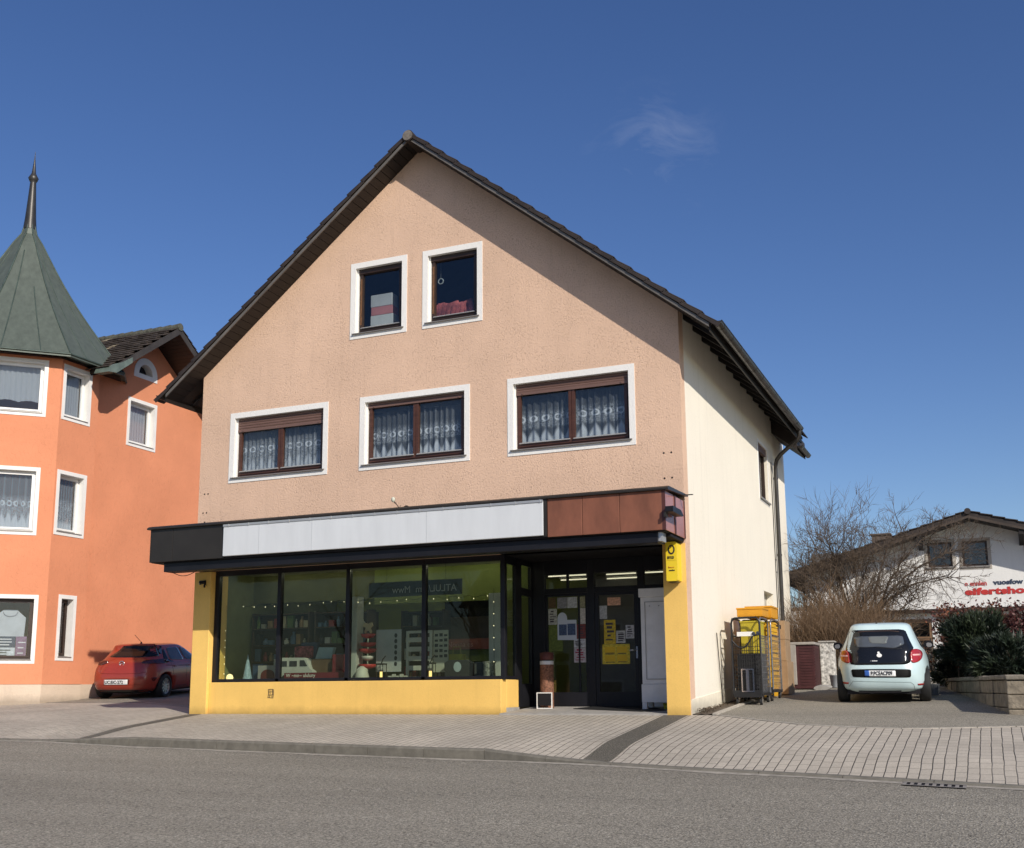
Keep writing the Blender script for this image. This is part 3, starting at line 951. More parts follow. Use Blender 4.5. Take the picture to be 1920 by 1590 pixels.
for a, b, c, d in ((-.02,.012,CY+.565,CY+.635),(-.02,.012,CY+1.205,CY+1.236),(-.055,.004,CY-.006,CY+.016)):
    mb = MB(); mb.box(a, b, c, d, 2.965, 3.615); mb.build('side_trim', TRM, can)
mb = MB(); mb.box(-10.25, -.16, CY+.10, CY+.40, 2.775, 2.954); va = mb.build('blind_box', M['black'], can, bevel=.012)
mb = MB(); mb.box(-.16, -.10, CY+.12, CY+.36, 2.80, 2.95); mb.build('end_cap', M['alu'], va)
mb = MB(); mb.tube([(-10.12+.6*i/12, CY+.2, 2.775-.085*math.sin(math.pi*i/12)) for i in range(13)], .007, 6); mb.build('loose_cable', M['black'], can)
mb = MB(); mb.box(-10.38, -.03, CY+.41, -.015, 2.905, 2.953); mb.build('canopy_soffit', M['black_soft'], can)

# ---- shop front
WY = .17
mb = MB()
mb.box(-10.40, -9.98, -.02, .55, -.3, 2.88); mb.build('pillar', M['yellow'], H, bevel=.012)
mb = MB(); mb.box(-.40, -.003, -.004, .30, -.3, 2.899); mb.build('pier', M['pink'], H)
mb = MB(); mb.box(-.405, -.008, -.02, -.0045, -.3, 2.89); mb.box(-.408, -.4005, -.0199, .30, -.3, 2.89); mb.build('pillar', M['yellow'], H)
mb = MB(); mb.box(-9.978, -3.50, .055, .30, -.3, .625); mb.box(-3.70, -3.5002, .301, .88, -.3, .624)
mb.build('shop_plinth', M['yellow'], H, bevel=.01)
mb = MB(); mb.box(-3.712, -3.492, .30, .884, -.3, .12); mb.build('plinth_foot', M['concrete'], H)
mb = MB(); mb.box(-3.51, -.41, .0, 1.6999, 2.90, 2.955); mb.build('entrance_ceiling', M['black_soft'], H)
# frames
mb = MB()
X = [-9.975, -8.39, -6.79, -5.12, -3.49]
for x, wd in zip(X, (.10, .085, .085, .085, .09)):
    mb.box(x-(0 if x == X[0] else wd/2), x+(wd if x == X[0] else wd/2), WY-.05, WY+.06, .626, 2.899)
mb.box(X[0]+.1, X[4]-.045, WY-.05, WY+.06, .626, .69)
mb.box(X[0]+.1, X[4]-.045, WY-.04, WY+.05, 2.79, 2.899)
shopf = mb.build('shop_window', M['black'], H, bevel=.006)
for a, b in zip(X, X[1:]):
    mb = MB(); mb.box(a+.045, b-.044, WY, WY+.008, .69, 2.79); mb.build('pane', M['glass_shop'], shopf)
# return beside the entrance
mb = MB()
mb.box(-3.56, -3.49, .75, .86, .626, 2.899); mb.box(-3.55, -3.50, WY+.061, .75, .626, .69); mb.box(-3.55, -3.50, WY+.061, .75, 2.76, 2.899)
rt = mb.build('return_window', M['black'], H)
mb = MB(); mb.box(-3.529, -3.523, WY+.06, .75, .69, 2.76); mb.build('pane', M['glass_shop'], rt)
mb = MB()
mb.box(-3.56, -3.49, .93, 1.02, .12, 2.899); mb.box(-3.56, -3.49, 1.52, 1.63, .12, 2.899)
mb.box(-3.55, -3.50, 1.02, 1.52, 2.22, 2.36); mb.box(-3.55, -3.50, 1.02, 1.52, .12, .55); mb.box(-3.55, -3.50, 1.02, 1.52, 2.8, 2.899); mb.box(-3.56, -3.49, .861, .929, .12, 2.899)
rt = mb.build('return_window', M['black'], H)
mb = MB(); mb.box(-3.529, -3.523, 1.02, 1.52, .55, 2.22); mb.box(-3.529, -3.523, 1.02, 1.52, 2.36, 2.8); mb.build('pane', M['glass_shop'], rt)
# entrance: floor slab, door frames
mb = MB(); mb.prism([(-.04,-.25),(1.75,-.25),(1.75,.118),(1.55,.115),(-.04,.022)], lambda u, v, d: (d, u, v), -3.49, -.409); mb.build('entrance_floor', M['concrete'], H)
DY = 1.62
mb = MB()
for x0, x1 in ((-3.485,-3.24),(-2.36,-2.22),(-1.36,-1.23)):
    mb.box(x0, x1, DY-.05, DY+.06, .116, 2.899)
mb.box(-.46, -.406, DY-.05, DY+.06, .116, 2.899)
for x0, x1 in ((-3.24,-2.36),(-2.22,-1.36),(-1.23,-.46)):
    mb.box(x0, x1, DY-.05, DY+.06, 2.63, 2.899)
    mb.box(x0, x1, DY-.05, DY+.06, 2.26, 2.36)
mb.box(-2.79, -2.75, DY-.03, DY+.04, 2.36, 2.63)
df = mb.build('entrance_frame', M['black'], H, bevel=.006)
for x0, x1 in ((-3.24,-2.36),(-2.22,-1.36),(-1.23,-.46)):
    mb = MB(); mb.box(x0, x1, DY, DY+.007, 2.36, 2.63); mb.build('pane', M['glass_door'], df)
mb = MB(); frame_ring(mb, -3.238, -2.362, .125, 2.258, .045, .045, .26, .05, FY, DY-.03, DY+.03)
mb.box(-2.56, -2.53, DY-.025, DY+.025, .386, 2.208)
dl = mb.build('glazed_panel', M['black'], H, bevel=.005)
mb = MB(); mb.box(-3.193, -2.407, DY, DY+.007, .385, 2.208); mb.build('pane', M['glass_door'], dl)
mb = MB(); frame_ring(mb, -2.216, -1.364, .125, 2.256, .075, .075, .26, .06, FY, DY-.035, DY+.03)
dd_ = mb.build('door', M['black'], H, bevel=.005)
mb = MB(); mb.box(-2.141, -1.439, DY, DY+.007, .385, 2.196); mb.build('pane', M['glass_door'], dd_)
mb = MB(); mb.tube([(-1.40,DY-.035,1.15),(-1.40,DY-.09,1.15),(-1.53,DY-.09,1.15)], .011, 8); mb.box(-1.418,-1.382,DY-.043,DY-.0352,1.0,1.22)
mb.build('handle', M['chrome'], dd_)
mb = MB(); mb.box(-1.228, -.462, DY-.03, DY+.03, .116, 2.258); mb.build('side_board', M['white'], H)
mb = MB(); mb.box(-.4075, -.4005, .301, 1.75, -.2, 2.899); mb.box(-.40, -.285, .3005, 3.4, -.2, 2.9); mb.build('entrance_side', M['white'], H)

# ---- shop interior
mb = MB()
mb.box(-10.115, -3.56, .302, 5.4, .03, .112); mb.box(-3.5599, -.41, 1.751, 5.4, .03, .112); mb.build('shop_floor', pm('shop_floor', (.20,.17,.14), .5), H)
mb = MB(); mb.box(-10.118, -3.51, .31, 5.4, 2.92, 2.995); mb.box(-3.5099, -.41, 1.70, 5.4, 2.92, 2.995); mb.build('shop_ceiling', pm('shop_ceiling', (.42,.42,.36), .9), H)
LIME2 = pm('olive_bulkhead', (.125,.13,.06), .9, var=.08)
mb = MB(); mb.box(-10.098, -7.06, 1.6, 1.66, 2.32, 2.919); mb.build('bulkhead', LIME2, H)
mb = MB(); mb.box(-7.055, -3.52, 1.6, 1.66, 2.20, 2.919); mb.build('bulkhead', pm('lime_bulkhead', (.21,.25,.075), .9, var=.05), H)
mb = MB(); mb.box(-3.50, -.41, 4.9, 4.999, .112, 2.919); mb.build('grey_wall', pm('grey_wall', (.34,.34,.32), .9), H)
mb = MB(); mb.box(-10.118, -.29, 5.0, 5.4, .112, 2.919); mb.build('green_wall', pm('lime_wall', (.26,.30,.08), .9, var=.06), H)
mb = MB(); mb.box(-10.12, -10.10, .552, 5.0, .112, 2.919); mb.build('inner_wall', pm('olive_wall', (.20,.21,.10), .9), H)
# ------------------------------------------------------------ things on, at and in the shop house
def solo(name, label, cat, mb, mats, group=None, bevel=0):
    return tag(mb.build(name, mats, bevel=bevel), label, cat, group)
def cpm(name, c, rough=.6, **k): return pm(name, c, rough, **k)
PAPER = cpm('white_paper', (.72,.71,.68), .7, var=.05)
INK = cpm('black_ink', (.02,.02,.025), .6)
YP = cpm('post_yellow', (.82,.60,.03), .35, var=.03)
RED = cpm('red_paint', (.45,.03,.03), .5, var=.1)

# yellow sign box hanging at the corner pier
ps = thing('post_sign', 'narrow yellow sign box with a black oval emblem under the canopy corner', 'sign', (-.18,-.17,2.22))
mb = MB(); mb.prism([(-.275,2.235),(-.245,2.222),(-.115,2.222),(-.085,2.235),(-.085,2.87),(-.105,2.89),(-.255,2.89),(-.275,2.87)], FY, -.30, -.021)
mb.build('box', YP, ps, bevel=.006)
mb = MB()
oc = (-.176, 2.755)
ring = lambda rx, rz, n=28: [(oc[0]+rx*math.cos(2*math.pi*i/n), oc[1]+rz*math.sin(2*math.pi*i/n)) for i in range(n)]
a, b = ring(.060, .082), ring(.036, .060)
n = 28
vs = [(x, -.3045, z) for x, z in a]+[(x, -.3045, z+.006) for x, z in b]
mb.add(vs, [(i, (i+1) % n, n+(i+1) % n, n+i) for i in range(n)])
mb.tube([(oc[0]-.004,-.304,oc[1]+.064),(oc[0]-.012,-.304,oc[1]+.048),(oc[0]-.006,-.304,oc[1]+.036)], .006, 6)
mb.build('emblem', INK, ps)
tf = lambda x0, z0: (lambda x, y, z: (x0+x, -.3012-z, z0+y))
text_mb('EYY1.D', .062, tf(-.248, 2.60), spacing=.92, bold=.002, scale_x=.62).build('lettering', INK, ps)
mb = MB(); mb.box(-.262, -.098, -.3025, -.3005, 2.572, 2.5755); mb.build('rule', cpm('ochre', (.45,.30,.03)), ps)
text_mb('Bans, cs', .038, tf(-.236, 2.445), scale_x=.8).build('lettering', cpm('orange_ink', (.62,.22,.02)), ps)
text_mb('wom.Bacs', .034, tf(-.226, 2.395), bold=.001, scale_x=.72).build('lettering', INK, ps)
mb = MB(); mb.box(-.25,-.11,-.27,-.05,2.205,2.2215); mb.build('underside_strip', M['bronze'], ps)  # dark strip along the underside of the sign box

fl = thing('floodlight', 'flat dark floodlight on the end of the canopy above the yellow sign', 'floodlight', (0,-1.1,3.25))
mb = MB(); mb.prism([(-1.36,3.33),(-.86,3.33),(-.72,3.27),(-.70,3.245),(-.76,3.235),(-1.36,3.235)], lambda u, v, d: (d, u, v), .03, .16); mb.build('lamp_head', M['black'], fl, bevel=.012)
mb = MB(); mb.box(.002,.04,-1.36,-1.24,3.16,3.235); mb.tube([(.012,-1.3,3.2),(.06,-1.3,3.25)], .014, 8); mb.build('bracket', M['bronze'], fl)

sc = thing('wall_camera', 'small black camera bracket high on the shaded left yellow pillar', 'camera', (-10.18,-.05,2.6))
mb = MB(); mb.box(-10.27,-10.10,-.035,-.021,2.675,2.70); mb.box(-10.125,-10.10,-.06,-.021,2.60,2.70); mb.build('bracket', M['black'], sc)
mb = MB(); mb.tube([(-10.13,-.06,2.66),(-10.19,-.13,2.63)], .032, 10); mb.tube([(-10.12,-.05,2.60),(-10.10,-.07,2.56)], .02, 8); mb.build('body', M['black'], sc)
mb = MB(); mb.tube([(-10.1895,-.1295,2.6305),(-10.194,-.134,2.628)], .024, 10); mb.build('lens', M['chrome'], sc)

mb = MB()
rng = random.Random(4)
g0, g1, h0, h1 = -8.53, -8.41, .32, .475
for k in range(4):
    x = g0+(g1-g0)*k/3+rng.uniform(-.01,.01); mb.tube([(x,.051,h0+rng.uniform(-.01,.01)),(x+.012,.051,(h0+h1)/2),(x+.004,.051,h1+rng.uniform(0,.015))], .0055, 5)
for k in range(4):
    z = h0+(h1-h0)*k/3; mb.tube([(g0,.051,z),(g0+.05,.051,z+rng.uniform(-.012,.012)),(g1,.051,z+rng.uniform(-.01,.01))], .0045, 5)
solo('graffiti_tag', 'small black scribbled mark on the yellow plinth below the shop window', 'graffiti', mb, INK)

wd = thing('bird_spike', 'little pale-headed twiggy weed on the edge of the canopy above the blank sign', 'plant', (-5.0,-1.2,3.68))
mb = MB(); mb.tube([(-4.93,-1.2,3.67),(-4.98,-1.2,3.74),(-5.03,-1.2,3.79)], [.010,.008,.014], 6); mb.tube([(-4.93,-1.2,3.67),(-4.90,-1.2,3.72)], .006, 5); mb.tube([(-4.86,-1.2,3.67),(-4.80,-1.2,3.70),(-4.77,-1.2,3.70),(-4.72,-1.2,3.675)], .012, 6)
mb.build('stem', M['bark'], wd)
mb = MB(); mb.lathe([(.004,-.05),(.03,-.03),(.038,0),(.03,.035),(.004,.05)], (-5.055,-1.2,3.835), 10); mb.build('head', cpm('pale_green_tuft', (.55,.56,.46), .9), wd)
wd.name = 'weed'

# ---------------- entrance
cb = thing('white_cupboard', 'old white painted cupboard front with a framed door standing at the right of the entrance', 'cupboard', (-.76,.85,.12))
WPA = cpm('old_white_paint', (.68,.66,.64), .55, var=.08, vs=5)
mb = MB(); mb.box(-1.075,-.415,.80,1.25,.52,2.06); mb.build('carcass', WPA, cb, bevel=.006)
mb = MB(); mb.box(-1.105,-.412,.775,1.27,2.061,2.22); mb.build('cornice', WPA, cb, bevel=.012)
mb = MB(); mb.box(-1.09,-.413,.785,1.26,.20,.519); mb.box(-1.088,-1.00,.79,.86,.055,.1995); mb.box(-.50,-.414,.79,.86,.055,.1995); mb.box(-1.088,-1.00,1.18,1.25,.055,.1995)
mb.build('plinth', WPA, cb, bevel=.006)
mb = MB(); frame_ring(mb, -1.0,-.43,.60,1.98,.012,.012,.012,.012, FY, .789, .7995); mb.build('door_moulding', cpm('grey_line', (.30,.29,.28), .6), cb)
mb = MB()
for x in (-.905,-.735): mb.lathe([(.001,-.006),(.016,0),(.001,.006)], (x,.79,1.90), 8)
mb.build('knob', M['bronze'], cb)
mb = MB(); mb.lathe([(.075,.085),(.095,.18),(.09,.183),(.072,.092)], (-.68,1.02,0), 14)
solo('bucket', 'lime green bucket under the white cupboard', 'bucket', mb, cpm('lime_plastic', (.36,.40,.03), .4))

bn = thing('basket_bin', 'tall brown woven bin with a white rim and red lid left of the shop door', 'bin', (-3.03,1.2,.12))
mb = MB(); mb.lathe([(.128,.09),(.128,.90)], (-3.06,1.2,0), 18); mb.build('body', cpm('woven_brown', (.19,.085,.05), .85, var=.7, vs=30, bmp=.8, bs=40), bn)
mb = MB(); mb.lathe([(.130,.901),(.131,.965),(.127,.97)], (-3.06,1.2,0), 18); mb.build('rim', WPA, bn)
mb = MB(); mb.lathe([(.128,.991),(.132,1.12),(.02,1.14)], (-3.06,1.2,0), 18); mb.build('lid', cpm('dull_red_lid', (.12,.035,.025), .7, var=.4), bn)
cbd = thing('board_stand', 'small black board in a pale frame on the floor in front of the brown bin', 'board', (-3.08,.98,.12))
mb = MB(); frame_ring(mb, -3.18,-2.87,.085,.385,.017,.017,.017,.017, FY, .965, .985); mb.build('frame', M['white'], cbd)
mb = MB(); mb.box(-3.163,-2.887,.972,.98,.142,.368); mb.build('panel', M['black_soft'], cbd)
mb = MB(); mb.prism([(-2.45,.95),(-.95,.35),(-.60,.62),(-1.2,1.5),(-2.2,1.53)], lambda u, v, d: (u, v, .022+.0585*(u*0+v+.04)+d), .004, .014)
solo('doormat', 'dark rubber doormat on the concrete entrance step', 'doormat', mb, M['rubber'])

PR = [('poster','dark brown poster at the top left of the fixed glass beside the door',-3.17,-3.02,1.99,2.19,(.10,.06,.02)),
('poster','pale grey notice at the top of the fixed glass, beside the dark brown poster',-2.99,-2.79,1.98,2.19,(.22,.22,.23)),
('poster','white sheet at the top of the fixed glass with one thin mark',-2.78,-2.58,1.98,2.19,(.42,.43,.44)),
('poster','yellowish grey notice in the top right corner of the fixed glass',-2.525,-2.42,1.98,2.19,(.28,.27,.16)),
('poster','cream poster with grey scrawl under the dark brown poster',-3.18,-3.0,1.67,1.975,(.40,.40,.34)),
('poster','white and orange notice on the fixed glass next to the door post',-2.522,-2.415,1.67,1.97,(.50,.47,.42)),
('poster','dark red patterned poster on the fixed glass next to the door post',-2.60,-2.42,1.39,1.665,(.17,.035,.03)),
('poster','white notice with a dark photo below the red patterned poster',-2.66,-2.42,1.225,1.385,(.45,.45,.46)),
('poster','white and crimson poster, lowest on the fixed glass',-2.66,-2.42,.94,1.22,(.40,.36,.37)),
('poster','dull green panel standing behind the fixed glass',-3.17,-2.89,1.16,1.66,(.10,.13,.02)),
('poster','pale orange sticker high on the shop door',-1.97,-1.71,2.0,2.15,(.62,.34,.22)),
('poster','grey notice high on the left of the shop door',-2.13,-1.98,1.75,2.0,(.40,.41,.42)),
('poster','upper yellow poster with dark script on the shop door',-2.05,-1.82,1.275,1.73,(.50,.36,.02)),
('poster','small white notice with a dark photo beside the yellow script poster',-1.81,-1.63,1.29,1.52,(.42,.42,.40)),
('poster','white sheet with dark blots at the right edge of the shop door',-1.62,-1.455,1.37,1.62,(.45,.45,.46)),
('poster','wide yellow poster with four boxes, lowest on the shop door',-2.09,-1.55,.90,1.27,(.55,.42,.03))]
for i, (nm, lab, a, b, c, d, col) in enumerate(PR):
    pr = thing(nm, lab, 'poster', ((a+b)/2, DY-.01, c), 0, 'posters on the entrance glass')
    y = DY-.0035-.0008*(i % 3)
    mb = MB(); mb.box(a, b, y-.0012, y, c, d); mb.build('sheet', cpm('poster_paper', col, .6, var=.38, vs=26), pr)
    mb = MB(); rng = random.Random(i*7+1)
    if i in (4, 6, 7, 8, 12, 13, 14):
        for k in range(5):
            z = c+(d-c)*(.15+.16*k); w_ = (b-a)
            mb.prism(rect(a+w_*rng.uniform(.1,.3), a+w_*rng.uniform(.5,.9), z, z+(d-c)*rng.uniform(.05,.12)), FY, y-.002, y-.0013)
        mb.build('print', cpm('print_dark', (.05,.04,.045) if i != 8 else (.28,.03,.06), .6), pr)
    elif i == 15:
        for (u, v) in ((0,0),(1,0),(0,1),(1,1)):
            mb.prism(rect(a+.05+u*.24, a+.25+u*.24, c+.05+v*.16, c+.165+v*.16), FY, y-.002, y-.0013)
        mb.build('print', cpm('print_gold', (.62,.40,.01), .6), pr)
        mb = MB()
        for v in (.03, .18, .2): mb.prism(rect(a+.06, a+.24, c+v, c+v+.012), FY, y-.003, y-.0021)
        for v in (.03, .19): mb.prism(rect(a+.31, a+.47, c+v, c+v+.014), FY, y-.003, y-.0021)
        mb.build('print', INK, pr)
# white notice with a rounded head and two blue pictures
pr = thing('poster', 'white arch-headed notice with two blue pictures in the middle of the fixed glass', 'poster', (-2.8,DY-.01,1.38), 0, 'posters on the entrance glass')
pts = [(-2.99,1.375),(-2.60,1.365),(-2.60,1.75),(-2.79,1.755)]+[(-2.89+.1*math.cos(R(a)), 1.78+.12*math.sin(R(a))) for a in range(0,181,20)]
mb = MB(); mb.prism(pts, FY, DY-.0085, DY-.0072); mb.build('sheet', cpm('blueish_paper', (.50,.54,.60), .6, var=.06), pr)
mb = MB(); mb.prism(rect(-2.96,-2.80,1.46,1.67), FY, DY-.0092, DY-.0086); mb.prism(rect(-2.785,-2.62,1.46,1.68), FY, DY-.0092, DY-.0086); mb.build('picture', cpm('blue_print', (.05,.08,.16), .6, var=.7, vs=40), pr)

# ---------------- ceiling tubes near the door, and unseen ones added to brighten the shop
LTUBE_FILL = pm('added_fill_tube', (.9,.9,.8), .4, emit=(1,.93,.74), es=17)  # strong emission, for the unseen added tubes only
LTUBE2 = pm('dim_fluorescent_tube', (.9,.9,.8), .4, emit=(1,.90,.62), es=1.3)
LL = [(-3.95,-3.1,3.62,2.82,'fluorescent ceiling light seen above the fixed entrance panel, the nearer of two'),(-2.7,-2.05,3.78,2.82,'fluorescent ceiling light above the shop door, the nearer of two'),(-4.0,-3.4,4.5,2.82,'fluorescent ceiling light above the fixed entrance panel, the farther of two'),(-2.98,-2.3,4.66,2.82,'fluorescent ceiling light above the shop door, the farther of two'),(-1.95,-1.0,3.78,2.82,'fluorescent ceiling light above the white cupboard')]
LL += [(-9.7+1.55*k,-8.5+1.55*k,.95,2.897,'added fill tube on the ceiling just inside the shop panes, out of view behind their top rail') for k in range(4)]  # unseen tubes added to brighten the window display
LL += [(-9.4+2.1*k,-8.2+2.1*k,3.3,2.897,'added fill tube on the shop ceiling, out of view behind the green bulkhead') for k in range(3)]  # more unseen tubes, added to lift the deeper shop
for x0, x1, y, z, lab in LL:
    lp = thing('ceiling_light', lab, 'ceiling light', ((x0+x1)/2, y, z), 0, 'fluorescent lights '+('near the entrance' if z < 2.85 else 'added out of view inside the panes' if y < 1 else 'added out of view behind the bulkhead'))
    mb = MB(); mb.box(x0-.03, x1+.03, y-.05, y+.05, 2.912 if z > 2.85 else 2.86, 2.9195); mb.build('housing', M['white'], lp)
    mb = MB(); mb.tube([(x0, y, z+.004), (x1, y, z+.004)], .010 if z > 2.85 else .014, 8); mb.build('tube', LTUBE_FILL if z > 2.85 else LTUBE2, lp)

# ---------------- fairy lights along the shop window
BULB = pm('warm_bulb', (.9,.8,.5), .4, emit=(1,.85,.55), es=2.2)
st = thing('string_lights', 'string of tiny warm fairy lights hung across the shop window at head height', 'string lights', (-6.5,.5,2.1))
pts = []
for i in range(61):
    x = -9.6+5.6*i/60
    pts.append((x, .52, 2.22-.05*abs(math.sin(i*.9))))
mb = MB(); mb.tube(pts, .003, 4); mb.build('wire', M['black'], st)
for i in range(0, 61, 3):
    mb = MB(); p = pts[i]; rb = rng.uniform(.006,.010); mb.lathe([(.001,-.012),(rb,0),(.001,.012)], (p[0]+rng.uniform(-.06,.06), p[1], p[2]-.012+rng.uniform(-.03,.03)), 6); mb.build('bulb', BULB, st)
st = thing('string_lights', 'string of tiny fairy lights hanging down the left edge of the shop window', 'string lights', (-9.9,.4,.8))
mb = MB(); mb.tube([(-9.86,.36,2.2),(-9.85,.36,.75)], .003, 4); mb.build('wire', M['black'], st)
for k in range(6):
    mb = MB(); mb.lathe([(.001,-.012),(.008,0),(.001,.012)], (-9.85,.35,.80+.17*k+.03*(k % 2)), 6); mb.build('bulb', BULB, st)
st = thing('string_lights', 'string of tiny fairy lights hanging down the right edge of the shop window', 'string lights', (-3.8,.4,.8))
mb = MB(); mb.tube([(-3.77,.36,2.3),(-3.77,.36,.75)], .003, 4); mb.build('wire', M['black'], st)
for k in range(6):
    mb = MB(); mb.lathe([(.001,-.012),(.008,0),(.001,.012)], (-3.77,.35,.95+.22*k), 6); mb.build('bulb', BULB, st)

# ---------------- window display
dk = MB(); dk.box(-9.95,-3.72,.31,1.25,.60,.64); dk.box(-9.9,-3.75,1.2,1.24,.113,.599)
solo('display_shelf', 'long low grey shelf behind the shop window carrying the display goods', 'shelf', dk, cpm('grey_shelf', (.28,.28,.28), .6))
hb = thing('hanging_board', 'dark hanging board with mirrored white brush lettering inside the shop window', 'sign', (-5.6,.62,2.25))
mb = MB(); mb.box(-6.60,-4.55,.60,.62,2.25,2.545); mb.build('board', cpm('slate', (.05,.058,.055), .6, var=.2), hb)
tw = lambda x, y, z: (-4.66-x, .5985-z, 2.32+y)
text_mb('ATLUL///lm  Mww', .19, tw, ext=.001, scale_x=.98).build('lettering', cpm('chalk', (.35,.36,.34), .8), hb)
mb = MB(); mb.tube([(-6.2,.61,2.545),(-6.2,.61,2.92)], .003, 4); mb.tube([(-4.9,.61,2.545),(-4.9,.61,2.92)], .003, 4); mb.build('cord', M['black'], hb)

def blk(name, label, cat, x0, x1, y0, y1, z0, z1, col, rough=.6, group=None, bevel=.008, **k):
    mb = MB(); mb.box(x0, x1, y0, y1, z0, z1)
    return solo(name, label, cat, mb, cpm(name+'_finish', col, rough, **k), group, bevel)
def lamp_glow(name, label, x, y, z, r, col, es):
    t = thing(name, label, 'lamp', (x, y, z))
    mb = MB(); mb.lathe([(r*.7,0),(r*.75,.012),(r*.3,.02)], (x, y, z), 12); mb.build('base', M['bronze'], t)
    mb = MB(); mb.lathe([(r*.3,.021),(r*.9,r*.6),(r,r*1.1),(r*.75,r*1.8),(r*.2,r*2.1)], (x, y, z), 14); mb.build('globe', pm('lit_globe', (.9,.75,.45), .4, emit=(1,.72,.36), es=es), t)
lamp_glow('table_lamp', 'small round glowing lamp in the lower left corner of the shop window', -9.78, .45, .64, .075, 0, 1.3)
mb = MB(); mb.lathe([(.11,0),(.10,.05),(.005,.55)], (-9.45,.6,.641), 10)
solo('cone_tree', 'pale blue decorative cone tree in the left shop pane', 'decoration', mb, cpm('pale_blue', (.30,.40,.50), .6, var=.3, vs=20))
blk('box', 'dark blue box behind the pale blue cone tree', 'box', -9.42,-9.17,.72,.9,.641,1.0,(.04,.07,.14))
mb = MB(); mb.box(-9.14,-8.66,.52,.85,.641,.96); lb = solo('paper_house', 'grey white paper house with a dark red arch in the left shop pane', 'decoration', mb, cpm('grey_paper', (.36,.34,.34), .7), None, .006)
mb = MB(); mb.prism([(-9.06,.645),(-8.72,.645)]+[(-8.89+.17*math.cos(R(a)), .76+.12*math.sin(R(a))) for a in range(0,181,20)], FY, .512, .5195); o_ = mb.build('arch', cpm('wine_red', (.12,.02,.02), .6), lb)
mb = MB(); mb.lathe([(.045,0),(.02,.05),(.05,.14),(.06,.2),(.02,.26),(.03,.31),(.005,.36)], (-8.95,.95,1.10), 10); mb.lathe([(.09,-.46),(.09,-.002)], (-8.95,.95,1.10), 10)
solo('figurine', 'white bird-like figurine on a round stand beside the paper house', 'figurine', mb, cpm('white_china', (.62,.63,.62), .3))
tv = thing('toy_van', 'white wooden toy camper van with three side windows in the second shop pane', 'toy', (-8.25,.55,.641))
mb = MB(); mb.prism([(-8.66,.69),(-7.80,.69),(-7.79,.83),(-7.88,.88),(-7.95,1.05),(-8.02,1.10),(-8.62,1.11),(-8.66,1.06)], FY, .50, .72); mb.build('body', cpm('white_toy', (.52,.51,.49), .5), tv, bevel=.012)
mb = MB()
for a, b in ((-8.60,-8.42),(-8.36,-8.18)): mb.prism(rect(a, b, .93, 1.04), FY, .492, .4995)
mb.prism([(-8.11,.93),(-7.93,.93),(-8.01,1.05),(-8.11,1.05)], FY, .492, .4995); mb.build('window', cpm('dark_toy_glass', (.04,.04,.05), .3), tv)
for x in (-8.47,-7.98):
    mb = MB(); mb.tube([(x,.485,.70),(x,.74,.70)], .06, 12); mb.build('wheel', M['rubber'], tv)
rn = thing('banner', 'wine red banner with white script along the foot of the second shop pane', 'banner', (-7.8,.36,.64))
mb = MB(); mb.box(-8.37,-6.84,.345,.355,.692,.80); mb.build('cloth', cpm('wine_cloth', (.16,.015,.03), .8), rn)
text_mb('W ~mn~ ululuny', .10, lambda x, y, z: (-8.33+x, .3445-z, .715+y), ext=.001, bold=.001).build('lettering', PAPER, rn)
mb = MB(); mb.box(-8.30,-7.92,.80,.93,.65,1.42); mb.box(-8.30,-7.92,.80,1.15,1.0,1.05); solo('chair', 'small dark blue chair behind the toy van', 'chair', mb, cpm('navy', (.03,.045,.10), .6), None, .02)
mb = MB(); mb.box(-8.42,-7.98,.74,.795,1.10,1.34); solo('cushion', 'red and white patterned cushion leaning on the blue chair', 'cushion', mb, cpm('red_pattern', (.30,.06,.08), .8, var=.95, vs=22), None, .025)
mb = MB(); mb.prism([(-7.88,1.08),(-7.50,1.08),(-7.44,1.30),(-7.80,1.31)], FY, .70, .78); solo('cushion', 'pale blue cushion beside the red patterned one', 'cushion', mb, cpm('pale_blue_cloth', (.36,.46,.52), .8, var=.15), None, .02)
blk('box', 'brown wooden box under the pale blue cushion', 'box', -7.92,-7.30,.62,.95,.80,1.075,(.12,.07,.04))
blk('box', 'dark red gift box with a white label at the right of the second pane', 'box', -7.32,-7.08,.45,.7,.80,1.15,(.18,.02,.03))
sh = thing('wall_shelf', 'white shelf of small ornaments and deer cut-outs seen through the second pane', 'shelf', (-8.8,2.4,1.6))
mb = MB(); mb.box(-9.9,-8.3,2.3,2.55,1.62,1.66); mb.build('board', cpm('shelf_white', (.45,.44,.40), .6), sh)
for k in range(9):
    x = -9.8+k*.16; h = .13+.06*((k*5) % 3)
    mb = MB(); mb.prism([(x,1.661),(x+.02,1.661),(x+.02,1.72),(x+.08,1.72),(x+.08,1.661),(x+.1,1.661),(x+.11,1.66+h),(x+.06,1.66+h*.8),(x,1.66+h*.9)], FY, 2.38, 2.41)
    solo('ornament', 'white animal cut-outs standing in a row on the white shop shelf', 'ornament', mb, cpm('cutout_white', (.55,.55,.52), .6), 'ornaments on the white shop shelf')
blk('wardrobe', 'dark brown wardrobe deep in the shop behind the second pane', 'wardrobe', -9.6,-8.45,3.6,4.2,.113,2.25,(.07,.035,.02))
blk('column', 'white square column inside the shop at the left of the third pane', 'column', -7.02,-6.80,.50,.75,.641,2.28,(.50,.50,.48),bevel=.004)
blk('column', 'white square column inside the shop at the right of the fourth pane', 'column', -4.04,-3.80,.72,.90,.641,2.25,(.52,.52,.50),bevel=.004)
blk('pinboard', 'large brown board wall behind the third and fourth panes', 'board', -6.9,-4.7,2.55,2.6,.7,1.95,(.16,.105,.075),bevel=.004,var=.2)
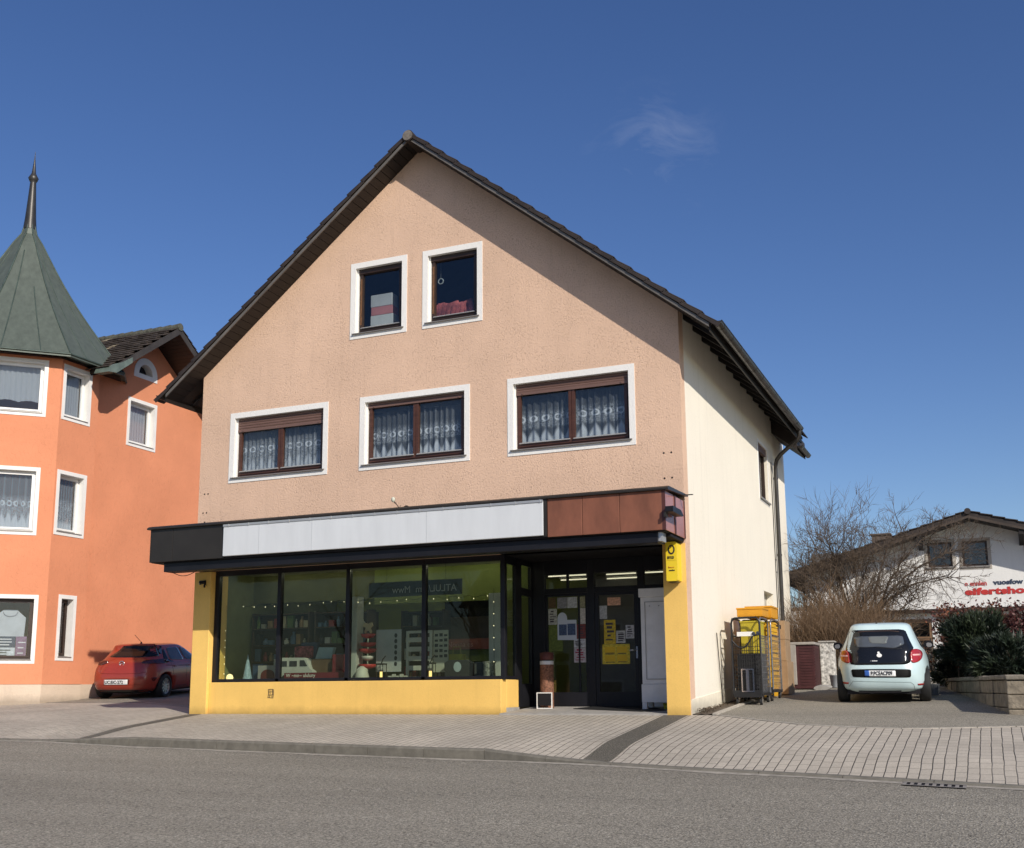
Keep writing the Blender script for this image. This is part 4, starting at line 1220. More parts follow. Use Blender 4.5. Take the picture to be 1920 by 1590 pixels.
blk('pinboard', 'dark cabinet front above the brown board wall in the fourth pane', 'cabinet', -6.0,-4.75,2.75,3.1,1.6,2.35,(.03,.03,.03),bevel=.004)
ts = thing('tiered_stand', 'tiered stand of red bowls with a cookie figure on top in the third pane', 'stand', (-6.6,.6,.641))
mb = MB(); mb.tube([(-6.6,.6,.642),(-6.6,.6,1.55)], .014, 8); mb.build('pole', M['chrome'], ts)
for k, (z, r) in enumerate(((.86,.19),(1.02,.13),(1.16,.18),(1.28,.17),(1.45,.15))):
    mb = MB(); mb.lathe([(r*.25,z),(r*.8,z+.03),(r,z+.09),(r*.95,z+.09),(r*.3,z+.03)], (-6.6,.6,0), 16); mb.build('bowl', [RED, cpm('bowl_white', (.55,.5,.48), .5), RED, RED, RED][k], ts)
mb = MB(); mb.prism([(-6.66,1.55),(-6.62,1.60),(-6.58,1.60),(-6.54,1.55),(-6.52,1.58),(-6.55,1.66),(-6.49,1.70),(-6.52,1.76),(-6.60,1.74),(-6.68,1.76),(-6.71,1.70),(-6.65,1.66),(-6.68,1.58)], FY, .58, .62); mb.build('cookie_figure', cpm('cookie', (.55,.42,.25), .8), ts)
tb = thing('tea_towel', 'pale grey hanging towel with a column of small motifs in the third pane', 'towel', (-6.15,.7,.85))
mb = MB(); mb.box(-6.46,-5.90,.68,.69,.80,1.62); mb.build('cloth', cpm('grey_linen', (.43,.44,.46), .8), tb)
mb = MB()
for k in range(6):
    z = .95+.11*k; mb.lathe([(.035,-.001),(.035,.001)], (0,0,0), 8, M=Matrix.Translation((-6.02,.678,z)) @ Matrix.Rotation(R(90),4,'X') @ Matrix.Diagonal((1,1.3,1,1)))
mb.build('print', INK, tb)
sl_ = thing('slatted_stand', 'white slatted stand between the third and fourth panes', 'stand', (-5.5,.7,.641))
mb = MB(); frame_ring(mb, -5.78,-5.22,.65,1.58,.05,.05,.05,.05, FY, .66,.70)
for z in (.82,1.0,1.18,1.36): mb.box(-5.73,-5.27,.665,.695,z,z+.09)
mb.build('frame', cpm('stand_white', (.50,.49,.45), .6), sl_)
for x, lab in ((-6.22,'glowing lantern with a dark frame at the foot of the grey towel'),(-5.15,'small lit bauble lantern at the left foot of the fourth pane')):
    t = thing('lantern', lab, 'lantern', (x,.48,.641))
    mb = MB(); mb.box(x-.08,x+.08,.40,.56,.642,.67); mb.box(x-.08,x+.08,.40,.56,.93,.96)
    for (dx, dy) in ((-.075,.405),(.065,.405),(-.075,.545),(.065,.545)): mb.box(x+dx,x+dx+.01,dy,dy+.01,.67,.93)
    mb.tube([(x,.48,.96),(x+.03,.48,1.04),(x+.09,.48,1.10)], .012, 6); mb.build('frame', M['bronze'], t)
    mb = MB(); mb.tube([(x,.48,.671),(x,.48,.80)], .03, 10); mb.build('candle', pm('candle_glow', (.9,.7,.35), .5, emit=(1,.62,.22), es=1.6), t)
mb = MB(); mb.lathe([(.13,0),(.15,.04),(.10,.22),(.03,.27)], (-6.62,.42,.641), 14); solo('night_light', 'white dome night light beside the tiered stand foot', 'lamp', mb, cpm('dome_white', (.55,.53,.48), .5))
mb = MB()
for k in range(5): mb.box(-6.05+k*.085,-5.98+k*.085,.44,.47,.641,.72+.03*(k % 2))
solo('letter_blocks', 'row of small white letter blocks on the shelf below the grey towel', 'letters', mb, cpm('block_white', (.55,.52,.46), .6))
ws = thing('tea_towel', 'white towel with rows of small black pictograms in the fourth pane', 'towel', (-5.1,.75,.7))
mb = MB(); mb.box(-5.22,-4.90,.73,.74,.78,1.58); mb.build('cloth', cpm('cream_linen', (.46,.46,.40), .8), ws)
mb = MB()
for i in range(3):
    for k in range(5): mb.prism(rect(-5.19+i*.1,-5.12+i*.1,1.06+k*.1,1.10+k*.1+.01*((i+k) % 3)), FY, .727, .7295)
mb.build('print', INK, ws)
bg_ = thing('paper_bag', 'yellow paper bag standing in the fourth pane', 'bag', (-4.85,.8,.641))
mb = MB(); mb.prism([(-5.0,.642),(-4.62,.642),(-4.66,1.12),(-4.97,1.12)], FY, .85, 1.0); mb.build('body', cpm('bag_yellow', (.34,.32,.03), .7), bg_, bevel=.01)
mb = MB(); mb.tube([(-4.9,.92,1.12),(-4.88,.92,1.26),(-4.74,.92,1.26),(-4.72,.92,1.12)], .008, 6); mb.build('handle', cpm('cord', (.3,.25,.05), .8), bg_)
rb_ = thing('banner', 'faded red banner with pale script above the low shelf in the fourth pane', 'banner', (-4.9,1.9,1.25))
mb = MB(); mb.box(-5.6,-4.55,1.88,1.90,1.25,1.46); mb.build('cloth', cpm('faded_red', (.30,.09,.07), .8), rb_)
text_mb('Nonna es', .15, lambda x, y, z: (-5.5+x, 1.8785-z, 1.30+y), ext=.001).build('lettering', cpm('pale_red', (.55,.28,.24), .8), rb_)
mb = MB(); mb.box(-5.5,-4.5,1.95,2.2,1.0,1.24); solo('crate', 'yellow green crate below the faded red banner', 'crate', mb, cpm('moss', (.16,.19,.05), .8), None, .01)
t = thing('handbag', 'dark bag with a pale blue oval badge in the fourth pane', 'bag', (-4.65,.55,.641))
mb = MB(); mb.prism([(-4.86,.642),(-4.36,.642),(-4.33,.95),(-4.42,1.0),(-4.78,1.0),(-4.88,.95)], FY, .52, .66); mb.build('body', cpm('dark_felt', (.03,.03,.035), .8), t, bevel=.02)
mb = MB(); mb.lathe([(.08,-.002),(.08,.002)], (0,0,0), 16, M=Matrix.Translation((-4.60,.515,.87)) @ Matrix.Rotation(R(90),4,'X') @ Matrix.Diagonal((1,1.2,1,1))); mb.build('badge', cpm('badge_blue', (.42,.48,.52), .5), t)
blk('box', 'pair of plain grey cartons behind the dark bag', 'box', -4.36,-4.12,.75,.95,.641,.96,(.12,.12,.12),group=None)
mb = MB(); mb.lathe([(.11,0),(.12,.02),(.105,.26),(.13,.32)], (-3.93,.50,.641), 14); solo('vase', 'white vase with a dark leaf pattern in the lower right of the fourth pane', 'vase', mb, cpm('leaf_pattern', (.36,.36,.33), .5, var=.9, vs=26))

# ---------------- shelf racks full of small goods deeper in the shop
rng = random.Random(88)
SWD = cpm('shelf_wood', (.085,.055,.035), .6)
GC = [cpm('goods_white', (.52,.50,.46), .6, var=.2), cpm('goods_red', (.30,.05,.05), .6, var=.3), cpm('goods_tan', (.34,.22,.12), .7, var=.3), cpm('goods_blue', (.10,.16,.26), .6, var=.3), cpm('goods_black', (.03,.03,.035), .5), cpm('goods_cream', (.46,.40,.28), .7, var=.2), cpm('goods_green', (.12,.18,.07), .7, var=.3)]
for (xa, xb, yy, lab, where) in ((-10.0,-8.55,1.45,'dark wooden shelf rack with small goods in the left shop pane','left shop pane'),(-8.45,-7.15,1.50,'dark wooden shelf rack with small goods in the second shop pane','second shop pane'),(-6.75,-5.75,2.2,'dark wooden shelf rack beside the white column in the third pane','third shop pane')):
    rk = thing('shelf_rack', lab, 'shelf', ((xa+xb)/2, yy, .113))
    mb = MB(); mb.box(xa, xa+.03, yy, yy+.35, .114, 2.1); mb.build('upright', SWD, rk)
    mb = MB(); mb.box(xb-.03, xb, yy, yy+.35, .114, 2.1); mb.build('upright', SWD, rk)
    mb = MB(); mb.box(xa+.031, xb-.031, yy+.33, yy+.35, .114, 2.1); mb.build('back_board', SWD, rk)
    for z in (.70, 1.05, 1.40, 1.75, 2.05):
        mb = MB(); mb.box(xa+.031, xb-.031, yy, yy+.329, z, z+.022); mb.build('shelf', SWD, rk)
        x = xa+.06
        while z < 2.0 and x < xb-.16:
            w_ = rng.uniform(.06,.15); h = rng.uniform(.09,.27); q = rng.random()
            mb = MB()
            if q < .55: mb.box(x, x+w_, yy+.05, yy+.05+rng.uniform(.06,.14), z+.023, z+.023+h)
            else:
                r_ = w_/2; mb.lathe([(r_*.8,0),(r_,h*.25),(r_*.9,h*.6),(r_*.4,h*.8),(r_*.45,h)], (x+r_, yy+.05+r_, z+.023), 10)
            solo('boxed_goods' if q < .55 else 'jar', 'small goods standing on the dark shelf rack in the '+where, 'goods', mb, rng.choice(GC), 'small goods on the shelf rack in the '+where)
            x += w_+rng.uniform(.01,.08)

# ---------------- attic window things
for k, (x0, x1, z0, z1, col, lab) in enumerate(((-6.46,-5.93,7.70,7.96,(.50,.50,.46),'pale carton at the bottom of the stack in the left attic window'),(-6.45,-5.95,7.962,8.14,(.42,.16,.15),'faded pink box in the middle of the stack in the left attic window'),(-6.46,-5.96,8.142,8.40,(.40,.40,.38),'grey carton on top of the stack in the left attic window'))):
    mb = MB(); mb.box(x0, x1, .26, .5, z0, z1); solo('carton', lab, 'box', mb, cpm('carton_finish', col, .8, var=.12), None, .01)
tbp = MB(); tbp.box(-6.62,-3.98,.23,.75,7.66,7.70); solo('window_ledge', 'dark inner ledge behind the two attic windows', 'ledge', tbp, M['brown_dk'])
mb = MB(); rng = random.Random(3)
for k in range(7):
    a = -4.95+.1*k
    mb.tube([(a-.1,.35,7.72),(a-.02,.33,7.93+.05*math.sin(k)),(a+.08,.36,7.95+.04*math.cos(k*2)),(a+.16,.34,7.73)], [.06,.085,.08,.05], 10)
solo('blanket', 'crumpled red and green blanket heaped in the right attic window', 'blanket', mb, cpm('red_green_cloth', (.36,.085,.075), .9, var=.8, vs=3.5))
mb = MB()
pts = [(-4.86+.055*math.cos(R(a)), .27, 8.46+.055*math.sin(R(a))) for a in range(0, 361, 24)]
mb.tube(pts, .012, 6); mb.tube([(-4.86,.27,8.515),(-4.86,.27,8.9)], .002, 4)
solo('window_ring', 'small pale ring ornament hanging in the right attic window', 'ornament', mb, cpm('ring_pale', (.35,.38,.36), .5))
# ------------------------------------------------------------ cars
def cat_rom(tab, n):
    """resample rows of numbers smoothly along their first column"""
    out_ = []
    m_ = len(tab)
    for i in range(m_-1):
        p0, p1, p2, p3 = tab[max(i-1, 0)], tab[i], tab[i+1], tab[min(i+2, m_-1)]
        for k in range(n):
            t = k/n
            row = []
            for a, b, c, d in zip(p0, p1, p2, p3):
                row.append(.5*((2*b)+(-a+c)*t+(2*a-5*b+4*c-d)*t*t+(-a+3*b-3*c+d)*t**3))
            out_.append(row)
    out_.append(list(tab[-1]))
    return out_

def ring_pts(z, yr, yf, hw, e, n=72):
    yc, hl = (yr+yf)/2, (yf-yr)/2
    o = []
    for k in range(n):
        a = 2*math.pi*(k+.5)/n
        c, s_ = math.cos(a), math.sin(a)
        ex, ey = 2/e, 2/(e*1.0)
        o.append((hw*math.copysign(abs(c)**ex, c), yc+hl*math.copysign(abs(s_)**ey, s_), z))
    return o

def car_shell(tab, n=72, per=4):
    rows = cat_rom(tab, per)
    mb = MB(); vs = []
    for z, yr, yf, hw, e in rows: vs += ring_pts(z, yr, yf, hw, e, n)
    fs = []
    for i in range(len(rows)-1):
        for k in range(n):
            fs.append((i*n+k, i*n+(k+1) % n, (i+1)*n+(k+1) % n, (i+1)*n+k))
    fs.append(list(range(n))[::-1])
    z, yr, yf, hw, e = rows[-1]
    vs.append((0, (yr+yf)/2, z+.004)); c = len(vs)-1
    b = (len(rows)-1)*n
    fs += [(b+k, b+(k+1) % n, c) for k in range(n)]
    mb.add(vs, fs, 0, True)
    return mb

def cut_arches(o, wheels, r, hw):
    """round wheel arches cut into the shell"""
    mb = MB()
    for (x, y, z) in wheels:
        s_ = 1 if x > 0 else -1
        mb.tube([(s_*(hw-.30), y, z), (s_*(hw+.3), y, z)], r, 28, smooth=False)
    cu = bpy.data.objects.new('cutter', mb.mesh('cutter', M['black'])); C.objects.link(cu)
    md = o.modifiers.new('arch', 'BOOLEAN'); md.operation = 'DIFFERENCE'; md.object = cu; md.solver = 'EXACT'
    par, mw = o.parent, o.matrix_basis.copy()
    o.parent = None
    bpy.context.view_layer.update()
    dg = bpy.context.evaluated_depsgraph_get()
    me = bpy.data.meshes.new_from_object(o.evaluated_get(dg))
    o.modifiers.clear(); o.data = me
    o.parent = par
    bpy.data.objects.remove(cu)

def resample(poly, n):
    P = [Vector(p) for p in poly]
    ds = [(P[(i+1) % len(P)]-P[i]).length for i in range(len(P))]
    T = sum(ds); out_ = []; i = 0; acc = 0
    for k in range(n):
        t = T*k/n
        while acc+ds[i] < t: acc += ds[i]; i += 1
        out_.append(P[i].lerp(P[(i+1) % len(P)], (t-acc)/ds[i] if ds[i] else 0))
    return out_
def rounded(poly, it=2, w_=.25):
    for _ in range(it):
        q = []
        for i in range(len(poly)):
            a, b = Vector(poly[i]), Vector(poly[(i+1) % len(poly)])
            q += [a.lerp(b, w_), a.lerp(b, 1-w_)]
        poly = q
    return [tuple(p) for p in poly]

def patch(bvh, poly, axis='rear', off=.006, M_=72, K=6, rnd=1, th=.004):
    """panel lying on the shell: poly in (x, z) seen from behind, or (y, z) seen from a side"""
    if rnd: poly = rounded(poly, rnd, .25 if rnd > 1 else .10)
    P = resample(poly, M_)
    c = sum(P, Vector((0, 0)))/len(P)
    if axis == 'rear': D = Vector((0, 1, 0)); start = lambda p: Vector((p.x, -3, p.y))
    elif axis == 'right': D = Vector((-1, 0, 0)); start = lambda p: Vector((3, p.x, p.y))
    else: D = Vector((1, 0, 0)); start = lambda p: Vector((-3, p.x, p.y))
    def hit(p, o_):
        h = bvh.ray_cast(start(p), D, 8)
        if h[0] is None: return None
        nn = h[1] if h[1].dot(D) < 0 else -h[1]
        return h[0]+nn*o_
    vs, fs = [], []
    h0 = hit(c, off)
    vs.append(h0 if h0 else Vector((c.x, 0, c.y)))
    for k in range(1, K+1):
        for p in P:
            h = hit(c.lerp(p, k/K), off)
            vs.append(h if h else vs[-1])
    for i in range(M_): vs.append((hit(P[i], -.004) or vs[1+(K-1)*M_+i]))
    for i in range(M_): fs.append((0, 1+i, 1+(i+1) % M_))
    for k in range(K):
        a, b = 1+k*M_, 1+(k+1)*M_
        for i in range(M_): fs.append((a+i, b+i, b+(i+1) % M_, a+(i+1) % M_))
    mb = MB(); mb.add(vs, fs, 0, True)
    return mb
def seam(bvh, pts, axis='rear', r=.004, off=.0):
    mb = MB(); o = []
    for i in range(len(pts)-1):
        for k in range(8):
            p = Vector(pts[i]).lerp(Vector(pts[i+1]), k/8)
            o.append(p)
    o.append(Vector(pts[-1]))
    q = []
    for p in o:
        if axis == 'rear': h = bvh.ray_cast(Vector((p.x, -3, p.y)), Vector((0, 1, 0)), 8)
        else: h = bvh.ray_cast(Vector((3 if axis == 'right' else -3, p.x, p.y)), Vector((-1 if axis == 'right' else 1, 0, 0)), 8)
        if h[0] is not None: q.append(h[0])
    if len(q) > 1: mb.tube(q, r, 5)
    return mb

def wheel(par, x, y, r, w_, spokes=5):
    s_ = 1 if x > 0 else -1
    Mx = Matrix.Translation((x, y, r)) @ Matrix.Rotation(R(90)*s_, 4, 'Y')
    mb = MB(); mb.lathe([(r*.62,-w_/2),(r*.93,-w_/2),(r*.99,-w_*.36),(r,0),(r*.99,w_*.36),(r*.93,w_/2),(r*.66,w_/2),(r*.64,w_*.3)], (0,0,0), 36, M=Mx)
    wh = mb.build('wheel', M['rubber'], par, local=True)
    mb = MB()
    mb.lathe([(r*.66,w_*.30),(r*.67,w_*.46),(r*.61,w_*.46),(r*.58,w_*.2)], (0,0,0), 30, M=Mx)
    mb.lathe([(r*.16,w_*.15),(r*.16,w_*.40),(r*.10,w_*.43)], (0,0,0), 16, M=Mx)
    for k in range(spokes):
        a = 2*math.pi*k/spokes+.3
        Rz = Mx @ Matrix.Rotation(a, 4, 'Z')
        for d in (-.16, .16):
            vs = [(r*.10,-.014+d*r*.4,w_*.22),(r*.63,-.018+d*r,w_*.30),(r*.63,.018+d*r,w_*.30),(r*.10,.014+d*r*.4,w_*.22),
                  (r*.10,-.014+d*r*.4,w_*.38),(r*.63,-.018+d*r,w_*.42),(r*.63,.018+d*r,w_*.42),(r*.10,.014+d*r*.4,w_*.38)]
            mb.add(vs, [(0,3,2,1),(4,5,6,7),(0,1,5,4),(1,2,6,5),(2,3,7,6),(3,0,4,7)], 0, False, Rz)
    mb.build('rim', M['rim'], wh, local=True)
    mb = MB(); mb.lathe([(r*.60,-w_*.1),(r*.60,-w_*.05)], (0,0,0), 24, M=Mx); mb.build('hub', M['black'], wh, local=True)

def bvh_of(o):
    return BVHTree.FromPolygons([v.co.copy() for v in o.data.vertices], [list(p.vertices) for p in o.data.polygons])

def carpaint(name, col, rough=.28, coat=.8):
    mt, n, b, o = newmat(name)
    v = coords(n)
    f = mrange(n, noise(n, v, 2.5, 4, .6), .3, .7, .94, 1.04)
    cmb = N(n, 'ShaderNodeCombineColor')
    for i in range(3): n.links.new(f, cmb.inputs[i])
    n.links.new(mixcol(n, 1.0, col, cmb.outputs[0], 'MULTIPLY'), b.inputs['Base Color'])
    b.inputs['Roughness'].default_value = rough
    b.inputs['Coat Weight'].default_value = coat; b.inputs['Coat Roughness'].default_value = .05
    # road dust gathers low on the body
    return mt
CARGLASS = pm('car_glass', (.008,.009,.011), .05, var=.1, spec=.35)
CARGLASS2 = pm('car_glass_light', (.075,.085,.10), .05, var=.25, vs=2, spec=.6)
LENS = pm('red_lens', (.36,.018,.014), .10, var=.25, vs=14, spec=.8, coat=.6)
PLATE = pm('plate_white', (.78,.78,.76), .4, var=.03)
EUB = pm('plate_blue', (.03,.10,.36), .4)

# ---- pale mint hatchback on the drive
P0 = (2.86, 2.42, base(2.42))
pitch_ = math.atan(.06)
mint = thing('parked_car', 'pale mint small hatchback parked nose-in on the driveway, seen from behind', 'car', P0, R(-1.0))
mint.rotation_euler = (pitch_, 0, R(4.0))
tab = [(.20,.16,3.36,.69,5),(.26,.07,3.42,.755,5),(.36,.02,3.47,.79,4.6),(.50,.0,3.50,.805,4.2),(.62,.015,3.48,.81,4.0),(.72,.05,3.40,.80,3.9),(.82,.09,3.15,.775,3.9),
       (.92,.125,2.82,.74,4.0),(1.02,.18,2.56,.69,4.0),(1.14,.26,2.34,.625,4.2),(1.26,.345,2.12,.57,5),(1.34,.405,1.95,.535,5.4),(1.385,.455,1.83,.495,5.2),(1.41,.56,1.68,.41,4.4),(1.418,.78,1.4,.18,3)]
MINT = carpaint('mint_paint', (.55,.69,.70), .30, .6)
body = car_shell(tab).build('body', MINT, mint, local=True)
cut_arches(body, [(.72,.62,.29),(-.72,.62,.29),(.72,2.95,.29),(-.72,2.95,.29)], .345, .74)
bv = bvh_of(body)
def mz(x, y): return ((x-930)*.00105, (1462-y)*.00105)       # photo-measured rear outline to metres
def mp(pts): return [mz(*p) for p in pts]
patch(bv, mp([(415,228),(1335,228),(1400,420),(1460,560),(1392,640),(1388,792),(1300,812),(500,812),(412,795),(405,620),(345,560),(380,400)])).build('tailgate', pm('black_hatch', (.010,.011,.014), .09, var=.1, spec=.4), mint, local=True)
rg = patch(bv, mp([(495,340),(1290,335),(1310,480),(1150,545),(860,515),(700,520),(510,515)]), off=.011).build('rear_window', CARGLASS2, mint, local=True)  # opaque; the brighter view through the glass is put into its tone
mb = patch(bv, mp([(730,345),(1065,345),(1020,470),(760,455)]), off=.014); mb.build('painted_see_through', pm('see_through_grey', (.14,.15,.145), .08, spec=.6), rg, local=True)  # daylight through the car, painted as a paler patch
seam(bv, mp([(560,262),(700,250),(1100,250),(1240,268)]), r=.009).build('spoiler_lip', pm('brown_shine', (.09,.05,.03), .3), mint, local=True)
for pts in ([(232,640),(260,585),(330,555),(395,590),(406,700),(406,790),(320,775),(255,735)], [(1592,650),(1560,590),(1490,562),(1420,575),(1390,640),(1395,790),(1480,790),(1560,745)]):
    tl = patch(bv, mp(pts), off=.016, rnd=2).build('tail_light', LENS, mint, local=True)
    c = [sum(q[0] for q in pts)/8, sum(q[1] for q in pts)/8]
    patch(bv, mp([(c[0]-60,c[1]-20),(c[0]+60,c[1]-20),(c[0]+60,c[1]+8),(c[0]-60,c[1]+8)]), off=.020, M_=24, K=2).build('reflector_band', pm('pale_lens', (.75,.42,.40), .15), tl, local=True)
bar = patch(bv, mp([(428,885),(700,880),(1100,884),(1388,895),(1385,1000),(1370,1028),(700,1020),(455,1012),(440,990)])).build('plate_recess', pm('black_recess', (.006,.006,.006), .6, spec=.2), mint, local=True)
pl = patch(bv, mp([(645,905),(1142,912),(1142,1004),(645,996)]), off=.014, rnd=0).build('number_plate', PLATE, mint, local=True)
patch(bv, mp([(645,905),(722,906),(722,997),(645,996)]), off=.018, rnd=0, M_=24, K=2).build('blue_strip', EUB, pl, local=True)
def on_body(bvh, x0, z0, sx=1.0, off=.019):
    def f(x, y, z):
        h = bvh.ray_cast(Vector((x0+x*sx, -3, z0+y)), Vector((0, 1, 0)), 8)
        yy = h[0].y if h[0] is not None else 0
        return (x0+x*sx, yy-off-z, z0+y)
    return f
q = mz(742, 993)
text_mb('P:PCEACP09', .095, on_body(bv, q[0], q[1]+.012, .72), ext=.001, bold=.003).build('lettering', INK, pl, local=True)
for pts in ([(240,1103),(378,1106),(365,1132),(260,1130)], [(1475,1137),(1630,1135),(1600,1160),(1490,1160)]):
    patch(bv, mp(pts), off=.012, M_=28, K=2).build('reflector', LENS, mint, local=True)
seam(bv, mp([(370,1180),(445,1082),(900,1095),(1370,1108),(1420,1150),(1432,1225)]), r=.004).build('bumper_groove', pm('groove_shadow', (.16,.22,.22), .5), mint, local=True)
mb = MB()
for (cx, cy, rx, ry) in ((888,610,20,20),(898,655,42,36)):
    c = mz(cx, cy); h = bv.ray_cast(Vector((c[0],-3,c[1])), Vector((0,1,0)), 8)[0]
    mb.lathe([(1,-.004),(1,.004)], (0,0,0), 20, M=Matrix.Translation((c[0],h.y-.014,c[1])) @ Matrix.Rotation(R(65),4,'X') @ Matrix.Diagonal((rx*.00105,ry*.00105,1,1)))
mb.build('emblem', M['white'], mint, local=True)
q = mz(745, 752)
text_mb('-  Iminos', .030, on_body(bv, q[0], q[1], 1.15, .012), ext=.001, bold=.001).build('lettering', M['white'], mint, local=True)
seam(bv, mp([(860,530),(1000,540),(1180,555),(1265,545)]), r=.014).build('wiper', M['black'], mint, local=True)
c = mz(875, 152); mb = MB(); mb.lathe([(.022,0),(.02,.012),(.004,.022)], (c[0],.56,1.405), 12); mb.tube([(c[0],.56,1.42),(c[0],.50,1.45)], .006, 6); mb.build('aerial', M['black'], mint, local=True)
for s_ in (-1, 1):
    ax = 'right' if s_ > 0 else 'left'
    patch(bv, [(.60,.98),(.86,.92),(1.60,.90),(1.60,1.26),(1.0,1.27),(.72,1.15)], ax).build('side_window', CARGLASS, mint, local=True)
    patch(bv, [(1.68,.90),(2.30,.90),(2.02,1.16),(1.78,1.26),(1.68,1.26)], ax).build('side_window', CARGLASS, mint, local=True)
    seam(bv, [(1.64,1.28),(1.64,.35),(2.45,.33)], ax).build('door_seam', M['black'], mint, local=True)
    mb = MB(); mb.prism(rounded([(s_*.74,.93),(s_*.90,.90),(s_*.935,.98),(s_*.90,1.055),(s_*.76,1.03)], 2), lambda u, v, d: (u, d, v), 2.02, 2.14)
    mr = mb.build('mirror', M['black'], mint, local=True, bevel=.01)
    mb = MB(); mb.prism(rounded([(s_*.80,.93),(s_*.895,.93),(s_*.905,1.0),(s_*.80,1.02)], 1), lambda u, v, d: (u, d, v), 2.012, 2.019); mb.build('mirror_glass', M['chrome'], mr, local=True)
    for y in (.62, 2.95): wheel(mint, s_*.70, y, .295, .20)
mb = MB(); mb.box(-.62,.62,.20,3.2,.16,.24); mb.tube([(-.2,.25,.20),(-.2,.12,.20)], .03, 10); mb.box(-.42,.30,.12,.20,.19,.225); mb.build('underbody', M['black_soft'], mint, local=True)
patch(bv, [(1.0,1.38),(1.0,1.38)], 'rear') if False else None

# ---- orange-red hatchback in the gap between the houses
HD = R(12)
rc = Vector((-17.13+.95*math.cos(HD), 4.10+.95*math.sin(HD), 0))
red = thing('parked_car', 'orange red hatchback parked beside the orange house, its right flank in shade', 'car', (rc.x, rc.y, base(4.1)), HD)
red.rotation_euler = (pitch_, 0, HD)
red.scale = (1.07, 1, 1)
tab = [(.20,.17,3.90,.76,6.5),(.27,.07,3.98,.83,6.5),(.38,.02,4.04,.865,6.4),(.52,.0,4.06,.88,6.2),(.66,.015,4.02,.885,6.0),(.78,.05,3.92,.88,5.8),(.88,.09,3.6,.86,5.4),(.96,.135,3.15,.825,5.0),
       (1.04,.22,2.92,.775,4.2),(1.14,.34,2.72,.715,4.2),(1.25,.48,2.5,.655,4.4),(1.34,.54,2.3,.61,4.6),(1.39,.56,2.12,.56,4.6),(1.42,.66,1.95,.46,4),(1.435,.95,1.6,.22,3)]
REDP = carpaint('orange_red_paint', (.31,.036,.018), .30, .7)
body = car_shell(tab).build('body', REDP, red, local=True)
cut_arches(body, [(.79,.72,.31),(-.79,.72,.31),(.79,3.2,.31),(-.79,3.2,.31)], .365, .82)
bv = bvh_of(body)
def rz(x, y): return ((x-640)*.00190, (990-y)*.00163)
def rp(pts): return [rz(*p) for p in pts]
patch(bv, rp([(530,150),(640,138),(900,140),(1080,155),(1160,180),(1120,230),(1010,320),(850,330),(500,325),(395,318),(470,240)])).build('rear_window', CARGLASS, red, local=True)
seam(bv, rp([(530,140),(800,128),(1100,142)]), r=.022).build('spoiler', REDP, red, local=True)
for pts in ([(250,425),(290,380),(380,372),(440,385),(425,415),(370,440),(290,440)], [(895,405),(930,375),(1060,368),(1110,380),(1090,435),(1000,435),(920,425)]):
    patch(bv, rp(pts), off=.014).build('tail_light', pm('smoked_lens', (.06,.012,.012), .12, spec=.8), red, local=True)
pr_ = patch(bv, rp([(440,655),(790,655),(770,750),(425,750)]), off=.004, rnd=1).build('plate_recess', pm('red_recess', (.10,.012,.006), .5), red, local=True)
pl = patch(bv, rp([(430,672),(758,672),(752,748),(425,748)]), off=.014, rnd=0).build('number_plate', PLATE, red, local=True)
q = rz(440, 742)
text_mb('UC:EIC-272', .115, on_body(bv, q[0], q[1]+.012, .86), ext=.001, bold=.003).build('lettering', INK, pl, local=True)
c = rz(640, 420); h = bv.ray_cast(Vector((c[0],-3,c[1])), Vector((0,1,0)), 8)[0]
mb = MB(); mb.tube([(c[0]+.062*math.cos(R(a)), h.y-.012, c[1]+.062*math.sin(R(a))) for a in range(0,361,20)], .012, 8); mb.tube([(c[0]-.04,h.y-.012,c[1]),(c[0]+.04,h.y-.012,c[1])], .012, 6); mb.build('emblem', M['chrome'], red, local=True)
seam(bv, rp([(345,525),(370,570),(640,580),(900,575),(985,560)]), r=.008).build('tailgate_crease', pm('red_crease', (.22,.022,.012), .4), red, local=True)
seam(bv, rp([(200,745),(420,752),(760,755),(1060,740)]), r=.006).build('bumper_crease', pm('red_crease2', (.26,.03,.012), .4), red, local=True)
for pts in ([(195,650),(225,665),(225,720),(195,700)], [(1040,640),(1075,650),(1060,700),(1045,690)]):
    patch(bv, rp(pts), off=.008, M_=24, K=2).build('reflector', pm('dark_red_lens', (.09,.008,.008), .2), red, local=True)
